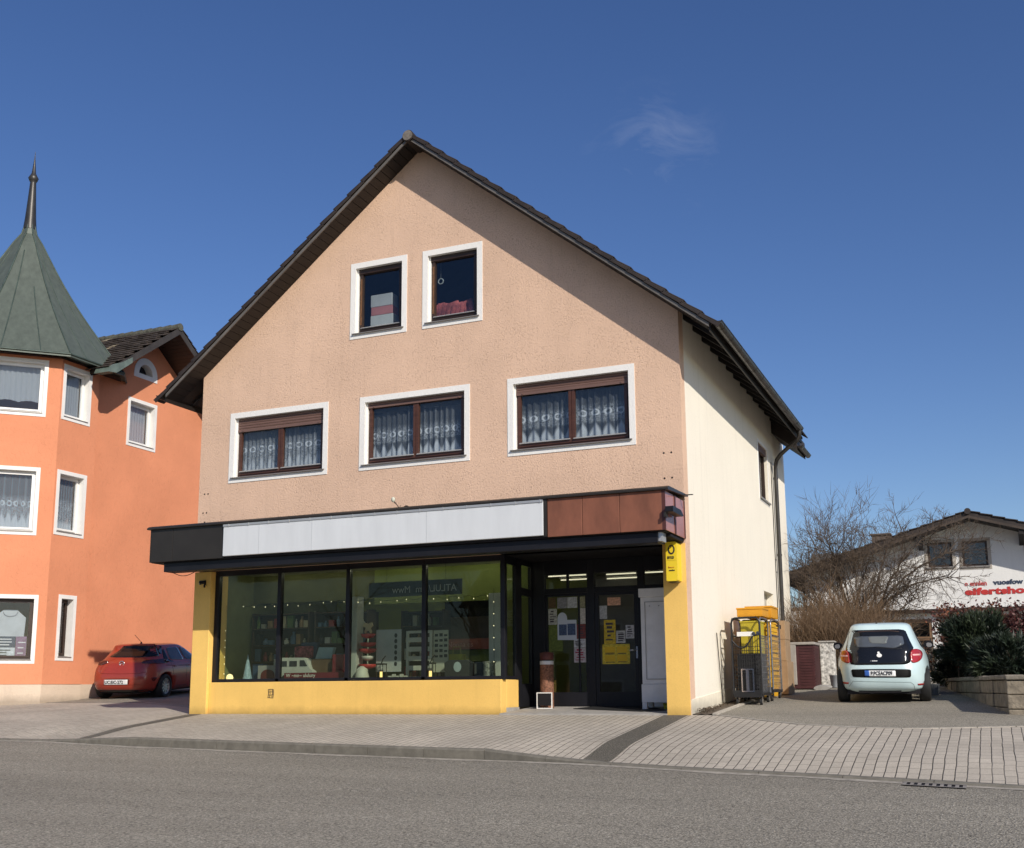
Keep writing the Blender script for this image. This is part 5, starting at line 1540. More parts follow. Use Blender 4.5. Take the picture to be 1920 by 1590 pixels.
for s_ in (-1, 1):
    ax = 'right' if s_ > 0 else 'left'
    patch(bv, [(.78,1.02),(.98,.99),(1.02,1.28),(.93,1.26)], ax).build('side_window', CARGLASS, red, local=True)
    patch(bv, [(1.05,.99),(1.78,.97),(1.78,1.32),(1.15,1.31)], ax).build('side_window', CARGLASS2, red, local=True)
    patch(bv, [(1.86,.97),(2.72,.95),(2.45,1.18),(2.2,1.30),(1.86,1.32)], ax).build('side_window', CARGLASS2, red, local=True)
    seam(bv, [(1.02,1.33),(1.02,.9),(1.14,.5),(1.2,.3),(1.82,.29),(1.82,1.33)], ax).build('door_seam', M['black'], red, local=True)
    seam(bv, [(1.82,.29),(2.75,.29),(2.78,.95)], ax).build('door_seam', M['black'], red, local=True)
    seam(bv, [(.75,.86),(1.3,.83),(2.6,.80)], ax, r=.012).build('side_crease', pm('side_crease', (.24,.025,.014), .35), red, local=True)
    for y in (1.22, 2.02): patch(bv, [(y-.09,.80),(y+.09,.795),(y+.09,.825),(y-.09,.83)], ax, off=.02, M_=20, K=2).build('door_handle', REDP, red, local=True)
    mb = MB(); mb.prism(rounded([(s_*.86,.93),(s_*.99,.93),(s_*1.01,1.0),(s_*.97,1.07),(s_*.86,1.04)], 2), lambda u, v, d: (u, d, v), 2.5, 2.62); mb.build('mirror', M['black'], red, local=True, bevel=.01)
    for y in (.72, 3.2): wheel(red, s_*.78, y, .315, .20)
patch(bv, rp([(205,830),(420,838),(880,838),(1060,825),(1040,880),(640,885),(240,880)]), off=.006).build('lower_bumper', M['black'], red, local=True)
mb = MB(); mb.box(-.68,.68,.25,3.7,.16,.25); mb.build('underbody', M['black_soft'], red, local=True)
mb = MB(); mb.lathe([(.03,0),(.022,.03),(.008,.05)], (.14,.80,1.428), 10); mb.tube([(.14,.80,1.47),(.06,.62,1.66)], .006, 6); mb.build('aerial', M['black'], red, local=True)
# ------------------------------------------------------------ orange house with corner turret
O = thing('orange_house', 'orange rendered house with a green copper turret roof and white-framed windows', 'house', (-19.5, 4.2, .2))
def wall_between(p, q, z0, z1, holes, th, mats, name, mi_reveal=1):
    """vertical wall from p to q; outside is on the right-hand side walking p -> q"""
    p = Vector(p); q = Vector(q); d = (q-p); L_ = d.length; d /= L_
    nrm = Vector((d.y, -d.x))
    fn = lambda u, v, w_: (p.x+d.x*u-nrm.x*w_, p.y+d.y*u-nrm.y*w_, v)
    mb = MB(); wall(mb, [(0, z0), (L_, z0), (L_, z1), (0, z1)], holes, fn, th, 0, mi_reveal)
    return mb.build(name, mats, O), fn, L_

def white_window(fn, a, b, c, d, depth, fmat, cur, parent, gl='glass_up', arch=False):
    """white band proud of the render, deep reveal, frame, sash, pane, sill, net curtain"""
    w_ = .10
    mb = MB(); frame_ring(mb, a, b, c, d, w_, w_, w_, w_, fn, -.014, .0)
    wn_ = mb.build('window', M['white_trim'], parent)
    u0, u1, v0, v1 = a+w_, b-w_, c+w_, d-w_
    mb = MB(); frame_ring(mb, u0, u1, v0, v1, .05, .05, .06, .05, fn, depth, depth+.06)
    fr = mb.build('frame', fmat, wn_, bevel=.006)
    mb = MB(); frame_ring(mb, u0+.045, u1-.045, v0+.055, v1-.045, .05, .05, .05, .05, fn, depth-.02, depth+.04); mb.build('sash', fmat, wn_, bevel=.006)
    mb = MB(); mb.prism(rect(u0+.09, u1-.09, v0+.10, v1-.09), fn, depth+.01, depth+.016); mb.build('pane', M[gl], wn_)
    mb = MB(); mb.prism([(-.03,-.01),(depth,.02),(depth,.0),(-.03,-.03)], lambda u, v, dd: fn(dd, v0+.012+v, u), u0-.02, u1+.02); mb.build('sill', M['sill'], wn_)
    if cur:
        mb = MB(); n = 40; vs = []
        for i in range(n+1):
            u = u0+.06+(u1-u0-.12)*i/n; dd = depth+.10+.014*math.sin(i*1.3)
            zb = v0+.08
            if cur == 'swag': zb = v0+.30+.05*abs(math.sin(math.pi*2*i/n))
            vs += [fn(u, zb, dd), fn(u, v1-.06, dd)]
        mb.add(vs, [(2*i, 2*i+2, 2*i+3, 2*i+1) for i in range(n)], 0, True)
        mb.build('curtain', M['net' if cur != 'pattern' else 'patterned_net'], wn_)
    return wn_
M['patterned_net'] = lace('patterned_net', .25, .9, 14, .0, .9)
OR = [M['orange'], M['white_trim']]
zE = 9.30
pB0, pB1 = (-17.5, 2.95), (-17.5, 4.30)
pA0 = (-18.95, 1.50)
pC0 = (-21.05, 1.50); pD0 = (-22.5, 2.95)
# face B (towards the gap)
hB = [(.02,1.12,4.40,6.33),(.02,1.12,7.48,9.20),(.30,1.08,1.16,3.06)]
RB = [(.06,1.10,4.50,6.22),(.06,1.08,7.58,9.09),(.38,1.00,1.26,2.96)]
def hole_of(r): return (r[0]+.10, r[1]-.10, r[2]+.10, r[3]-.10)
turret, fB, LB = wall_between(pB0, pB1, .66, zE, [hole_of(r) for r in RB], .30, OR, 'turret_wall')
white_window(fB, *RB[0], .17, M['white'], 'pattern', O)
white_window(fB, *RB[1], .17, M['white'], 'net', O)
white_window(fB, *RB[2], .20, M['brown_dk'], None, O)
# face A (diagonal)
LA_ = math.dist(pA0, pB0)
RA = [(LA_-1.72,LA_-.36,4.44,6.22),(LA_-1.72,LA_-.33,7.58,9.12),(LA_-1.75,LA_-.20,1.17,2.91)]
tA, fA, _ = wall_between(pA0, pB0, .66, zE, [hole_of(r) for r in RA], .30, OR, 'turret_wall')
white_window(fA, *RA[0], .12, M['white'], 'pattern', O)
white_window(fA, *RA[1], .12, M['white'], 'swag', O)
white_window(fA, *RA[2], .14, M['brown_dk'], None, O)
for p, q in ((pC0, pA0), (pD0, pC0), ((-22.5,5.0), pD0)):
    wall_between(p, q, .66, zE, [], .30, OR, 'turret_wall')
for p, q in ((pB0, pB1), (pA0, pB0), (pC0, pA0)):
    v = Vector(q)-Vector(p); nn = Vector((v.y, -v.x)).normalized()*.012
    wall_between((p[0]-nn.x, p[1]-nn.y), (q[0]-nn.x, q[1]-nn.y), -.2, .659, [], .25, [M['orange_plinth'], M['orange_plinth']], 'plinth')
# dim room floors inside the turret
mb = MB()
for z in (3.4, 6.7): mb.add([(-17.85,3.0,z),(-19.0,1.9,z),(-21,1.9,z),(-22.1,3.0,z),(-22.1,7,z),(-17.85,7,z)], [(0,1,2,3,4,5)])
mb.build('floor', M['dark_room'], O)
# gable wall to the gap: x = -17.7, from y = 4.25 back
XW = -17.70
YR, ZR, SR = 6.50, 10.85, .725
fW = lambda u, v, d: (XW-d, u, v)
HW = (5.66,6.87,7.43,8.86)
hv = (6.02,6.62,9.66,10.02)
mb = MB()
wall(mb, [(4.25,.66),(9.3,.66),(9.3,ZR-SR*(9.3-YR)),(YR,ZR),(4.25,ZR-SR*(YR-4.25))], [hole_of(HW), hv], fW, .30, 0, 1)
mb.build('gable_wall', OR, O)
mb = MB(); wall(mb, [(4.25,-.2),(9.3,-.2),(9.3,.659),(4.25,.659)], [], lambda u, v, d: (XW+.012-d, u, v), .25); mb.build('plinth', M['orange_plinth'], O)
white_window(fW, *HW, .17, M['white'], 'net', O)
# arched vent opening with a white band
oc = (6.32, 9.66)
def archpts(rx, rz, n=18): return [(oc[0]+rx*math.cos(math.pi*i/n), oc[1]+rz*math.sin(math.pi*i/n)) for i in range(n+1)]
mb = MB(); ao, ai = archpts(.49,.50), archpts(.29,.31)
for i in range(18):
    mb.prism([ao[i], ao[i+1], ai[i+1], ai[i]], fW, -.016, -.001)
mb.prism(rect(5.83,6.81,9.52,9.66), fW, -.016, -.001)
vt = mb.build('vent_window', M['white_trim'], O)
mb = MB()
for i in range(18):   # render filling the corners of the rectangular hole round the arch
    a, b = ai[i], ai[i+1]
    mb.prism([a, b, (b[0], 10.03), (a[0], 10.03)], fW, -.0005, .02)
    mb.prism([a, b, (oc[0]+(b[0]-oc[0])*.985, oc[1]+(b[1]-oc[1])*.985), (oc[0]+(a[0]-oc[0])*.985, oc[1]+(a[1]-oc[1])*.985)], fW, .0, .26)
mb.build('reveal', M['white_trim'], vt)
mb = MB(); mb.prism(rect(6.0,6.64,9.6,10.05), fW, .22, .24); mb.build('pane', M['black_soft'], vt)
# main roof: ridge runs away from the gap, gable overhang 1.05
XF = XW+1.05
def zo(y): return ZR-SR*abs(y-YR)
mb = MB()
for ye in (3.92, 9.25):
    mb.add([(XF-.02,YR,ZR+.05),(XF-.02,ye,zo(ye)+.05),(-27,ye,zo(ye)+.05),(-27,YR,ZR+.05),(XF-.02,YR,ZR+.17),(XF-.02,ye,zo(ye)+.17),(-27,ye,zo(ye)+.17),(-27,YR,ZR+.17)], BF)
orf = mb.build('roof', M['tile'], O)
rng = random.Random(11)
# plain tiles on the front slope: staggered courses of separate tiles
mb = MB()
an = math.atan(SR); nc = 15; Ls = (YR-3.92)/math.cos(an)
for k in range(nc):
    d0, d1 = Ls*k/nc, Ls*(k+1)/nc+.05
    x = XF-.03-(.12 if k % 2 else 0)
    while x > -22.5:
        w_ = .235; j = rng.uniform(-.006,.010)
        def pt(d, up, xx): return (xx, YR-d*math.cos(an)-up*math.sin(an), ZR-d*math.sin(an)+up*math.cos(an))
        a0, a1 = .165, .20+j
        m_ = 0 if rng.random() > .025 else 1
        mb.add([pt(d0,a0,x),pt(d1,a1,x),pt(d1,a1,x-w_),pt(d0,a0,x-w_),pt(d0,a0+.02,x),pt(d1,a1+.02,x),pt(d1,a1+.02,x-w_),pt(d0,a0+.02,x-w_)], BF, m_)
        x -= w_+.008
mb.build('tiles', [M['tile_old'], pm('lichen_tile', (.30,.25,.17), .9, var=.4, vs=8)], orf)
mb = MB(); nc = 14
for k in range(nc):
    Ls2 = (9.25-YR)/math.cos(an)
    d0, d1 = Ls2*k/nc, Ls2*(k+1)/nc+.05
    def pt(d, up, xx): return (xx, YR+d*math.cos(an)+up*math.sin(an), ZR-d*math.sin(an)+up*math.cos(an))
    mb.add([pt(d0,.165,XF+.01),pt(d1,.20,XF+.01),pt(d1,.20,-27),pt(d0,.165,-27),pt(d0,.19,XF+.01),pt(d1,.225,XF+.01),pt(d1,.225,-27),pt(d0,.19,-27)], BF)
mb.build('tile_courses', M['tile'], orf)
mb = MB()
for k in range(24):
    x = XF+.02-k*.36; mb.tube([(x,YR,ZR+.20),(x-.39,YR,ZR+.185)], [.115,.10], 12)
mb.build('ridge_tiles', pm('mossy_ridge', (.085,.085,.065), .85, var=.5, vs=9), orf)
mb = MB()
for ye in (3.92, 9.25):
    mb.add([(XF-.025,YR,ZR-.02),(XF-.025,ye,zo(ye)-.02),(XF,ye,zo(ye)-.02),(XF,YR,ZR-.02),(XF-.025,YR,ZR+.19),(XF-.025,ye,zo(ye)+.19),(XF,ye,zo(ye)+.19),(XF,YR,ZR+.19)], BF)
mb.build('bargeboard', pm('dark_barge', (.045,.038,.033), .6, var=.3), orf)
mb = MB()
for ye in (3.95, 9.2):
    n = 26
    for k in range(n):
        ya, yb = YR+(ye-YR)*k/n, YR+(ye-YR)*(k+.94)/n
        mb.add([(XF-.03,ya,zo(ya)),(XF-.03,yb,zo(yb)),(XW,yb,zo(yb)),(XW,ya,zo(ya)),(XF-.03,ya,zo(ya)+.045),(XF-.03,yb,zo(yb)+.045),(XW,yb,zo(yb)+.045),(XW,ya,zo(ya)+.045)], BF)
mb.build('soffit', M['soffit'], orf)
mb = MB(); mb.tube([(XF+.0,9.36,8.98),(-20,9.36,8.98)], .075, 12); mb.build('gutter', M['gutter'], orf)
mb = MB()
mb.prism([(3.72,8.96),(4.02,9.0),(4.6,9.44),(4.6,9.60),(4.2,9.34),(3.92,9.22),(3.8,9.14)], lambda u, v, d: (d, u, v), XF-.5, XF+.02)
mb.build('valley_flashing', pm('green_flashing', (.15,.19,.16), .45, .2, var=.25), orf)
# rest of the main block (behind the turret)
mb = MB(); mb.box(-27,-18.2,4.6,9.0,.0,9.0); mb.build('main_block', M['orange'], O)

# turret roof: eight-sided, flared at the eaves, standing seams
ap = Vector((-20.15, 3.95, 13.85))
ev = [(-17.08,2.80),(-17.10,4.80),(-18.8,6.9),(-21.4,6.9),(-23.1,5.1),(-23.1,2.8),(-21.3,1.10),(-18.82,1.10)]
def tp(i, t):
    """point on hip i, t=0 eave .. 1 top"""
    e = Vector((ev[i % 8][0], ev[i % 8][1], 9.24))
    f = 1-(1-t)*(1-.0*t)
    r = (1-t)**1.0-.055*math.sin(math.pi*min(1, t*1.15))
    r = max(r, .045)
    p = ap.lerp(e, r); p.z = 9.24+(ap.z-9.24)*t
    return p
mb = MB(); nt_ = 14
vs = [tp(i, k/nt_) for k in range(nt_+1) for i in range(8)]
for k in range(nt_):
    for i in range(8):
        mb.add([tp(i,k/nt_), tp(i+1,k/nt_), tp(i+1,(k+1)/nt_), tp(i,(k+1)/nt_)], [(0,1,2,3)])
mb.add([tp(i,0) for i in range(8)], [list(range(8))[::-1]])
for i in range(8):
    a, b = tp(i,0), tp(i+1,0)
    mb.add([a, b, b-Vector((0,0,.07)), a-Vector((0,0,.07))], [(3,2,1,0)])
tr_ = mb.build('turret_roof', M['copper'], O)
mb = MB()
for i in range(8):
    mb.tube([tp(i,k/nt_)+Vector((0,0,.012)) for k in range(nt_+1)], .022, 5)
    for f, top in ((.30,.80),(.70,.55)):
        mb.tube([tp(i,k/nt_).lerp(tp(i+1,k/nt_), f+(.5-f)*0) for k in range(int(nt_*top)+1)], .016, 5)
    mb.tube([tp(i,0), tp(i+1,0)], .03, 6)
mb.build('standing_seams', pm('seam_copper', (.065,.09,.075), .5, .2, var=.3), tr_)
mb = MB()
mb.lathe([(.185,-.02),(.15,.35),(.115,.9),(.085,1.42),(.08,1.44),(.115,1.50),(.145,1.58),(.10,1.66),(.06,1.74),(.035,2.0),(.014,2.22),(.005,2.42)], tuple(ap+Vector((0,0,-.12))), 16)
mb.build('spire', M['spire'], tr_)
mb = MB()
mb.add([(-17.4,2.9,9.20),(-17.4,5.0,9.20),(-18.9,6.7,9.2),(-21.3,6.7,9.2),(-22.8,5,9.2),(-22.8,2.9,9.2),(-21.2,1.3,9.2),(-18.9,1.3,9.2)], [list(range(8))]); mb.build('turret_soffit', M['soffit'], tr_)

# shop goods in the ground floor turret window
t = thing('hanging_shirt', 'white shirt hanging in the ground floor window of the orange turret', 'shirt', (*fA(LA_-.8, 1.3, .45)[:2], 1.9))
mb = MB(); mb.prism([(LA_-1.25,1.85),(LA_-.50,1.85),(LA_-.48,2.35),(LA_-.70,2.55),(LA_-1.0,2.55),(LA_-1.25,2.35)], fA, .42, .50); mb.build('cloth', cpm('shirt_white', (.55,.55,.55), .9), t)
mb = MB(); mb.tube([fA(LA_-.85+.17*math.cos(R(a)), 2.5+.12*math.sin(R(a)), .41) for a in range(180,361,20)], .012, 6); mb.build('collar', cpm('shirt_trim', (.4,.4,.42), .9), t)
for lab, r, col in (('dark blue poster at the left foot of the turret shop window',(LA_-1.2,LA_-.68,1.58,1.86),(.04,.05,.09)),('white poster with small print under the dark blue one in the turret window',(LA_-1.2,LA_-.68,1.32,1.578),(.55,.56,.56)),('mauve poster on the right of the turret shop window',(LA_-.67,LA_-.42,1.32,1.86),(.26,.14,.22))):
    pr = thing('poster', lab, 'poster', fA(r[0], r[2], .2), 0, 'posters in the turret shop window')
    mb = MB(); mb.prism(rect(*r), fA, .19, .195); mb.build('sheet', cpm('window_poster', col, .6, var=.3, vs=12), pr)
    mb = MB(); rg_ = random.Random(int(r[2]*100))
    for k in range(3):
        z = r[2]+(r[3]-r[2])*(.2+.25*k); mb.prism(rect(r[0]+.05, r[0]+.05+(r[1]-r[0])*rg_.uniform(.4,.75), z, z+.025), fA, .187, .1895)
    mb.build('print', PAPER if col[0] < .3 else INK, pr)
mb = MB(); mb.lathe([(.10,0),(.13,.12),(.06,.26),(.09,.34),(.02,.40)], fB(.64,1.44,.42), 12); solo('figurine', 'dark figurine low in the narrow ground floor turret window', 'figurine', mb, M['black_soft'])
# ------------------------------------------------------------ white neighbour on the right
NB = thing('white_house', 'white low gabled house with red lettering behind the driveway', 'house', (4.25, 20, .6))
YN = 20.0
zn = lambda x: 5.70-.30*abs(x-4.25)
fN = lambda u, v, d: (u, YN+d, v)
wins = [(2.93,3.68,4.24,5.08),(3.98,4.74,4.22,5.07),(5.9,6.65,4.22,5.05)]
mb = MB()
wall(mb, [(-1.0,2.92),(9.5,2.92),(9.5,zn(9.5)),(4.25,zn(4.25)),(-1.0,zn(-1.0))], wins, fN, .3)
mb.build('upper_wall', M['white_wall'], NB)
low = [(1.55,2.9,.85,2.62),(3.35,4.0,.85,2.62),(4.9,7.2,.7,2.7)]
mb = MB()
wall(mb, [(-1.0,-.2),(9.5,-.2),(9.5,2.90),(-1.0,2.90)], low, lambda u, v, d: (u, YN+.25+d, v), .3)
mb.build('lower_wall', M['white_wall'], NB)
mb = MB(); mb.box(-1.0, 9.5, YN-.03, YN+.24, 2.80, 2.915); mb.build('ledge', M['brown_dk'], NB)
FRT = pm('tan_frame', (.20,.115,.06), .6, var=.2)
for i, (a, b, c, d) in enumerate(wins):
    mb = MB(); frame_ring(mb, a+.0, b-.0, c, d, .07, .07, .10, .07, fN, .10, .18); fr = mb.build('window', M['brown_dk'], NB)
    mb = MB(); frame_ring(mb, a-.10, b+.10, c-.08, d+.08, .10, .10, .08, .08, fN, -.012, .0); mb.build('surround', pm('greige_band', (.42,.38,.33), .8), fr)
    mb = MB(); mb.prism(rect(a+.07, b-.07, c+.10, d-.07), fN, .13, .136); mb.build('pane', M['glass_up'], fr)
    mb = MB(); mb.box(a-.05, b+.05, YN-.05, YN+.1, c-.02, c+.03); mb.build('sill', M['sill'], fr)
for a, b, c, d in low:
    f2 = lambda u, v, dd: (u, YN+.25+dd, v)
    mb = MB(); frame_ring(mb, a, b, c, d, .09, .09, .12, .12, f2, .02, .14); mb.prism(rect((a+b)/2-.05,(a+b)/2+.05,c+.12,d-.12), f2, .02, .13) if b-a > 1 else None
    mb.prism(rect(a+.09, b-.09, 1.93, 2.05), f2, .025, .12)
    fr = mb.build('shop_window', FRT, NB)
    mb = MB(); mb.prism(rect(a+.08, b-.08, c+.1, d-.1), f2, .09, .097); mb.build('pane', M['glass_door'], fr)
mb = MB(); mb.box(-.9,9.4,YN+1.2,YN+1.25,.3,2.85); mb.build('room_back', M['dark_room'], NB)
mb = MB(); mb.box(-.9,9.4,YN+.9,YN+.95,3.0,5.0); mb.build('room_back', M['dark_room'], NB)
mb = MB()
for xe in (-1.75, 10.25):
    mb.add([(4.25,19.1,5.76),(xe,19.1,zn(xe)+.06),(xe,34,zn(xe)+.06),(4.25,34,5.76),(4.25,19.1,5.90),(xe,19.1,zn(xe)+.20),(xe,34,zn(xe)+.20),(4.25,34,5.90)], BF)
nr = mb.build('roof', M['tile'], NB)
mb = MB()
for s, xe in ((-1,-1.75),(1,10.25)):
    n = 17
    for k in range(n):
        xa, xb = 4.25+(xe-4.25)*k/n, 4.25+(xe-4.25)*(k+1.06)/n
        za, zb = zn(xa)+.20, zn(xb)+.235
        mb.add([(xa,19.06,za),(xb,19.06,zb),(xb,34,zb),(xa,34,za),(xa,19.06,za+.03),(xb,19.06,zb+.03),(xb,34,zb+.03),(xa,34,za+.03)], BF)
mb.build('tile_courses', M['tile'], nr)
mb = MB()
for k in range(30): mb.tube([(4.25,19.02+k*.5,5.90),(4.25,19.54+k*.5,5.89)], [.10,.09], 12)
mb.build('ridge_tiles', M['tile'], nr)
mb = MB()
for xe in (-1.75, 10.25):
    mb.add([(4.25,19.07,5.69),(xe,19.07,zn(xe)-.01),(xe,19.1,zn(xe)-.01),(4.25,19.1,5.69),(4.25,19.07,5.77),(xe,19.07,zn(xe)+.07),(xe,19.1,zn(xe)+.07),(4.25,19.1,5.77)], BF)
mb.build('bargeboard', pm('brown_barge', (.06,.042,.03), .6, var=.25), nr)
mb = MB()
for xe in (-1.72, 10.22):
    n = 30
    for k in range(n):
        xa, xb = 4.25+(xe-4.25)*k/n, 4.25+(xe-4.25)*(k+.94)/n
        mb.add([(xa,19.1,zn(xa)),(xb,19.1,zn(xb)),(xb,20,zn(xb)),(xa,20,zn(xa)),(xa,19.1,zn(xa)+.05),(xb,19.1,zn(xb)+.05),(xb,20,zn(xb)+.05),(xa,20,zn(xa)+.05)], BF)
mb.build('soffit', M['soffit'], nr)
mb = MB()
for x in (5.75, 2.75, .6, 7.9):
    mb.prism([(19.12,zn(x)-.02),(20,zn(x)-.02),(20,zn(x)-.42),(19.7,zn(x)-.30),(19.12,zn(x)-.16)], lambda u, v, d: (d, u, v), x-.07, x+.07)
mb.build('purlin', M['soffit'], nr)
mb = MB(); mb.box(1.0,1.60,22.5,23.1,4.4,5.75); mb.box(.95,1.65,22.45,23.15,5.751,5.80); mb.build('chimney', pm('chimney_brick', (.13,.10,.08), .9, var=.3, vs=10), nr)
LR = pm('sign_red', (.50,.035,.03), .5, var=.1); LD = pm('sign_navy', (.035,.05,.085), .5); LP = pm('sign_rose', (.48,.07,.06), .5, var=.1)
tn_ = lambda x0, z0: (lambda x, y, z: (x0+x, YN-.004-z, z0+y))
text_mb('o ennlen', .205, tn_(3.98, 3.62), bold=.006, spacing=1.0, scale_x=.93, ext=.008).build('lettering', LP, NB)
text_mb('vuosfow', .205, tn_(4.84, 3.63), bold=.010, spacing=1.02, scale_x=1.2, ext=.008).build('lettering', LD, NB)
text_mb('eifertsho', .29, tn_(3.98, 3.335), bold=.016, spacing=1.04, scale_x=1.6, ext=.010).build('lettering', LR, NB)

# ------------------------------------------------------------ bare shrubs and hedge
def grow(mb, p, d, L_, r, lev, rng, up=.15, wob=.22, kids=(5, 4, 3), spread=.6, mi=0):
    pts = [p.copy()]; rs = [r]
    n = 7 if lev >= 2 else (5 if lev == 1 else 3)
    dd = d.normalized()
    for k in range(n):
        dd = (dd+Vector((rng.gauss(0,wob),rng.gauss(0,wob),rng.gauss(0,wob)))*.5+Vector((0,0,up*.3))).normalized()
        pts.append(pts[-1]+dd*L_/n)
        rs.append(r*(1-.78*(k+1)/n))
    mb.tube(pts, rs, 5 if lev >= 2 else 3, mi if lev < 2 else 1, cap=False)
    if lev == 0: return
    for c in range(kids[len(kids)-lev] if lev <= len(kids) else 4):
        t = rng.uniform(.25, .98)
        i = min(int(t*n), n-1)
        q = pts[i].lerp(pts[i+1], t*n-i)
        ax = (pts[i+1]-pts[i]).normalized()
        sd = Vector((rng.gauss(0,1),rng.gauss(0,1),rng.gauss(0,1)))
        sd = (sd-ax*sd.dot(ax)).normalized()
        nd = (ax*(1-spread*.5)+sd*spread+Vector((0,0,up))).normalized()
        grow(mb, q, nd, L_*rng.uniform(.38,.62)*(1.15-.35*t), max(r*(1-.7*t)*.6, .0052), lev-1, rng, up, wob, kids, spread, mi)

def shrub(name, label, cat, base_, stems, seed, kids, up, group=None, mats=None, wob=.22, spread=.6):
    rng = random.Random(seed)
    t = thing(name, label, cat, base_, 0, group)
    mb = MB()
    for (dx, dy, L_, r, lev) in stems:
        d = Vector((dx, dy, 1)) if abs(dx) < 5 else Vector((dx, dy, 0))
        grow(mb, Vector(base_)+Vector((dx*.25+rng.uniform(-.12,.12), dy*.2+rng.uniform(-.1,.1), -.05)), d, L_, r, lev, rng, up, wob, kids, spread)
    mb.build('branches', mats or [M['twig'], M['bark']], t)
    return t
zb = .56
TW = [pm('tan_twig', (.105,.075,.052), .9, var=.35, vs=8), M['bark']]
shrub('bare_tree', 'tall bare many-stemmed tree behind the mint car, its twigs reaching above the neighbour roof', 'tree', (1.50,11.6,zb),
      [(-.05,0,3.7,.045,3),(.14,-.05,3.5,.04,3),(-.18,.1,3.4,.04,3),(.03,.15,3.6,.04,3),(-.28,-.05,3.1,.035,3),(.22,.1,3.1,.035,3),(.10,-.12,3.3,.035,3),(-.36,.1,2.7,.03,3),(-.12,-.1,3.5,.035,3)], 5, (9,7,5), .16, mats=TW, wob=.26, spread=.66)
rng = random.Random(9)
t = thing('bare_tree', 'bare spreading tree with long dark boughs arching right across the white house', 'tree', (1.7,11.0,zb))
mb = MB()
root_ = [Vector((1.64,11,.5)), Vector((1.74,11,1.2)), Vector((1.85,11,1.88))]
mb.tube(root_, [.075,.065,.055], 7, 1)
for pts, r in (([(1.85,11,1.88),(2.0,10.95,2.28),(2.69,10.8,3.06),(3.29,10.7,3.46),(3.8,10.7,3.67),(4.21,10.75,3.78)], .042),
               ([(1.85,11,1.88),(2.05,11.1,2.28),(2.41,11.2,2.67),(3.0,11.3,3.02),(3.64,11.4,3.17),(4.19,11.4,3.08)], .040),
               ([(1.74,11,1.2),(1.95,11.1,2.1),(2.41,11.3,3.14),(2.73,11.4,3.66),(3.17,11.5,4.11),(3.73,11.5,4.41)], .042),
               ([(1.74,11,1.2),(1.85,10.9,2.3),(2.18,10.8,3.08),(2.28,10.8,3.62),(2.57,10.8,4.15),(2.91,10.8,4.47)], .038),
               ([(1.64,11,.9),(1.45,11,1.9),(1.2,11,2.9),(1.05,11,3.8),(.9,11,4.5)], .036),
               ([(1.64,11,.9),(2.1,10.9,1.7),(2.6,10.7,2.3),(3.0,10.6,2.6),(3.5,10.5,2.65)], .030)):
    P = [Vector(p) for p in pts]
    Q = []
    for a, b in zip(P, P[1:]):
        for k in range(4): Q.append(a.lerp(b, k/4)+Vector((rng.gauss(0,.018), rng.gauss(0,.018), rng.gauss(0,.018))))
    Q.append(P[-1])
    mb.tube(Q, [r*(1-.86*k/(len(Q)-1)) for k in range(len(Q))], 6, 1)
    for k in range(26):
        f = rng.uniform(.18, 1)*(len(Q)-2); i_ = int(f)
        q = Q[i_].lerp(Q[i_+1], f-i_); ax = (Q[i_+1]-Q[i_]).normalized()
        sd = Vector((rng.gauss(0,1), rng.gauss(0,.7), rng.gauss(.25,1)))
        nd = (ax*.55+sd.normalized()*.75).normalized()
        grow(mb, q, nd, rng.uniform(.7,1.35)*(1.1-.4*f/len(Q)), .012, 2, rng, .04, .28, (6,4), .65)
mb.build('branches', TW, t)
shrub('bare_tree', 'slender bare sapling just behind the corner of the cream wall', 'tree', (.10,12.4,zb),
      [(.0,0,3.6,.035,3),(.08,.05,3.0,.03,3),(-.08,0,3.0,.03,2),(.16,-.05,2.5,.025,2)], 21, (8,6,4), .2, mats=TW, wob=.2)
# dense brushwood hedge: many thin upright stems
rng = random.Random(77)
t = thing('brush_hedge', 'dense tan brushwood hedge of thin bare stems left of the mint car', 'hedge', (1.2,9.5,.5))
for part in range(3):
    mb = MB()
    for k in range(420):
        x = rng.gauss(.45, .34)+.62*part; y = rng.uniform(8.6, 10.6)
        h = rng.uniform(.9, 2.15)*(1-.20*abs(x-1.2))
        d = Vector((rng.gauss(0,.24)+(x-1.1)*.20, rng.gauss(0,.22), 1))
        grow(mb, Vector((x, y, base(y)-.02)), d, max(h, .5), rng.uniform(.005,.010), 1, rng, .12, .22, (5,), .55)
    mb.build('stems', [M['twig'], M['twig']], t)

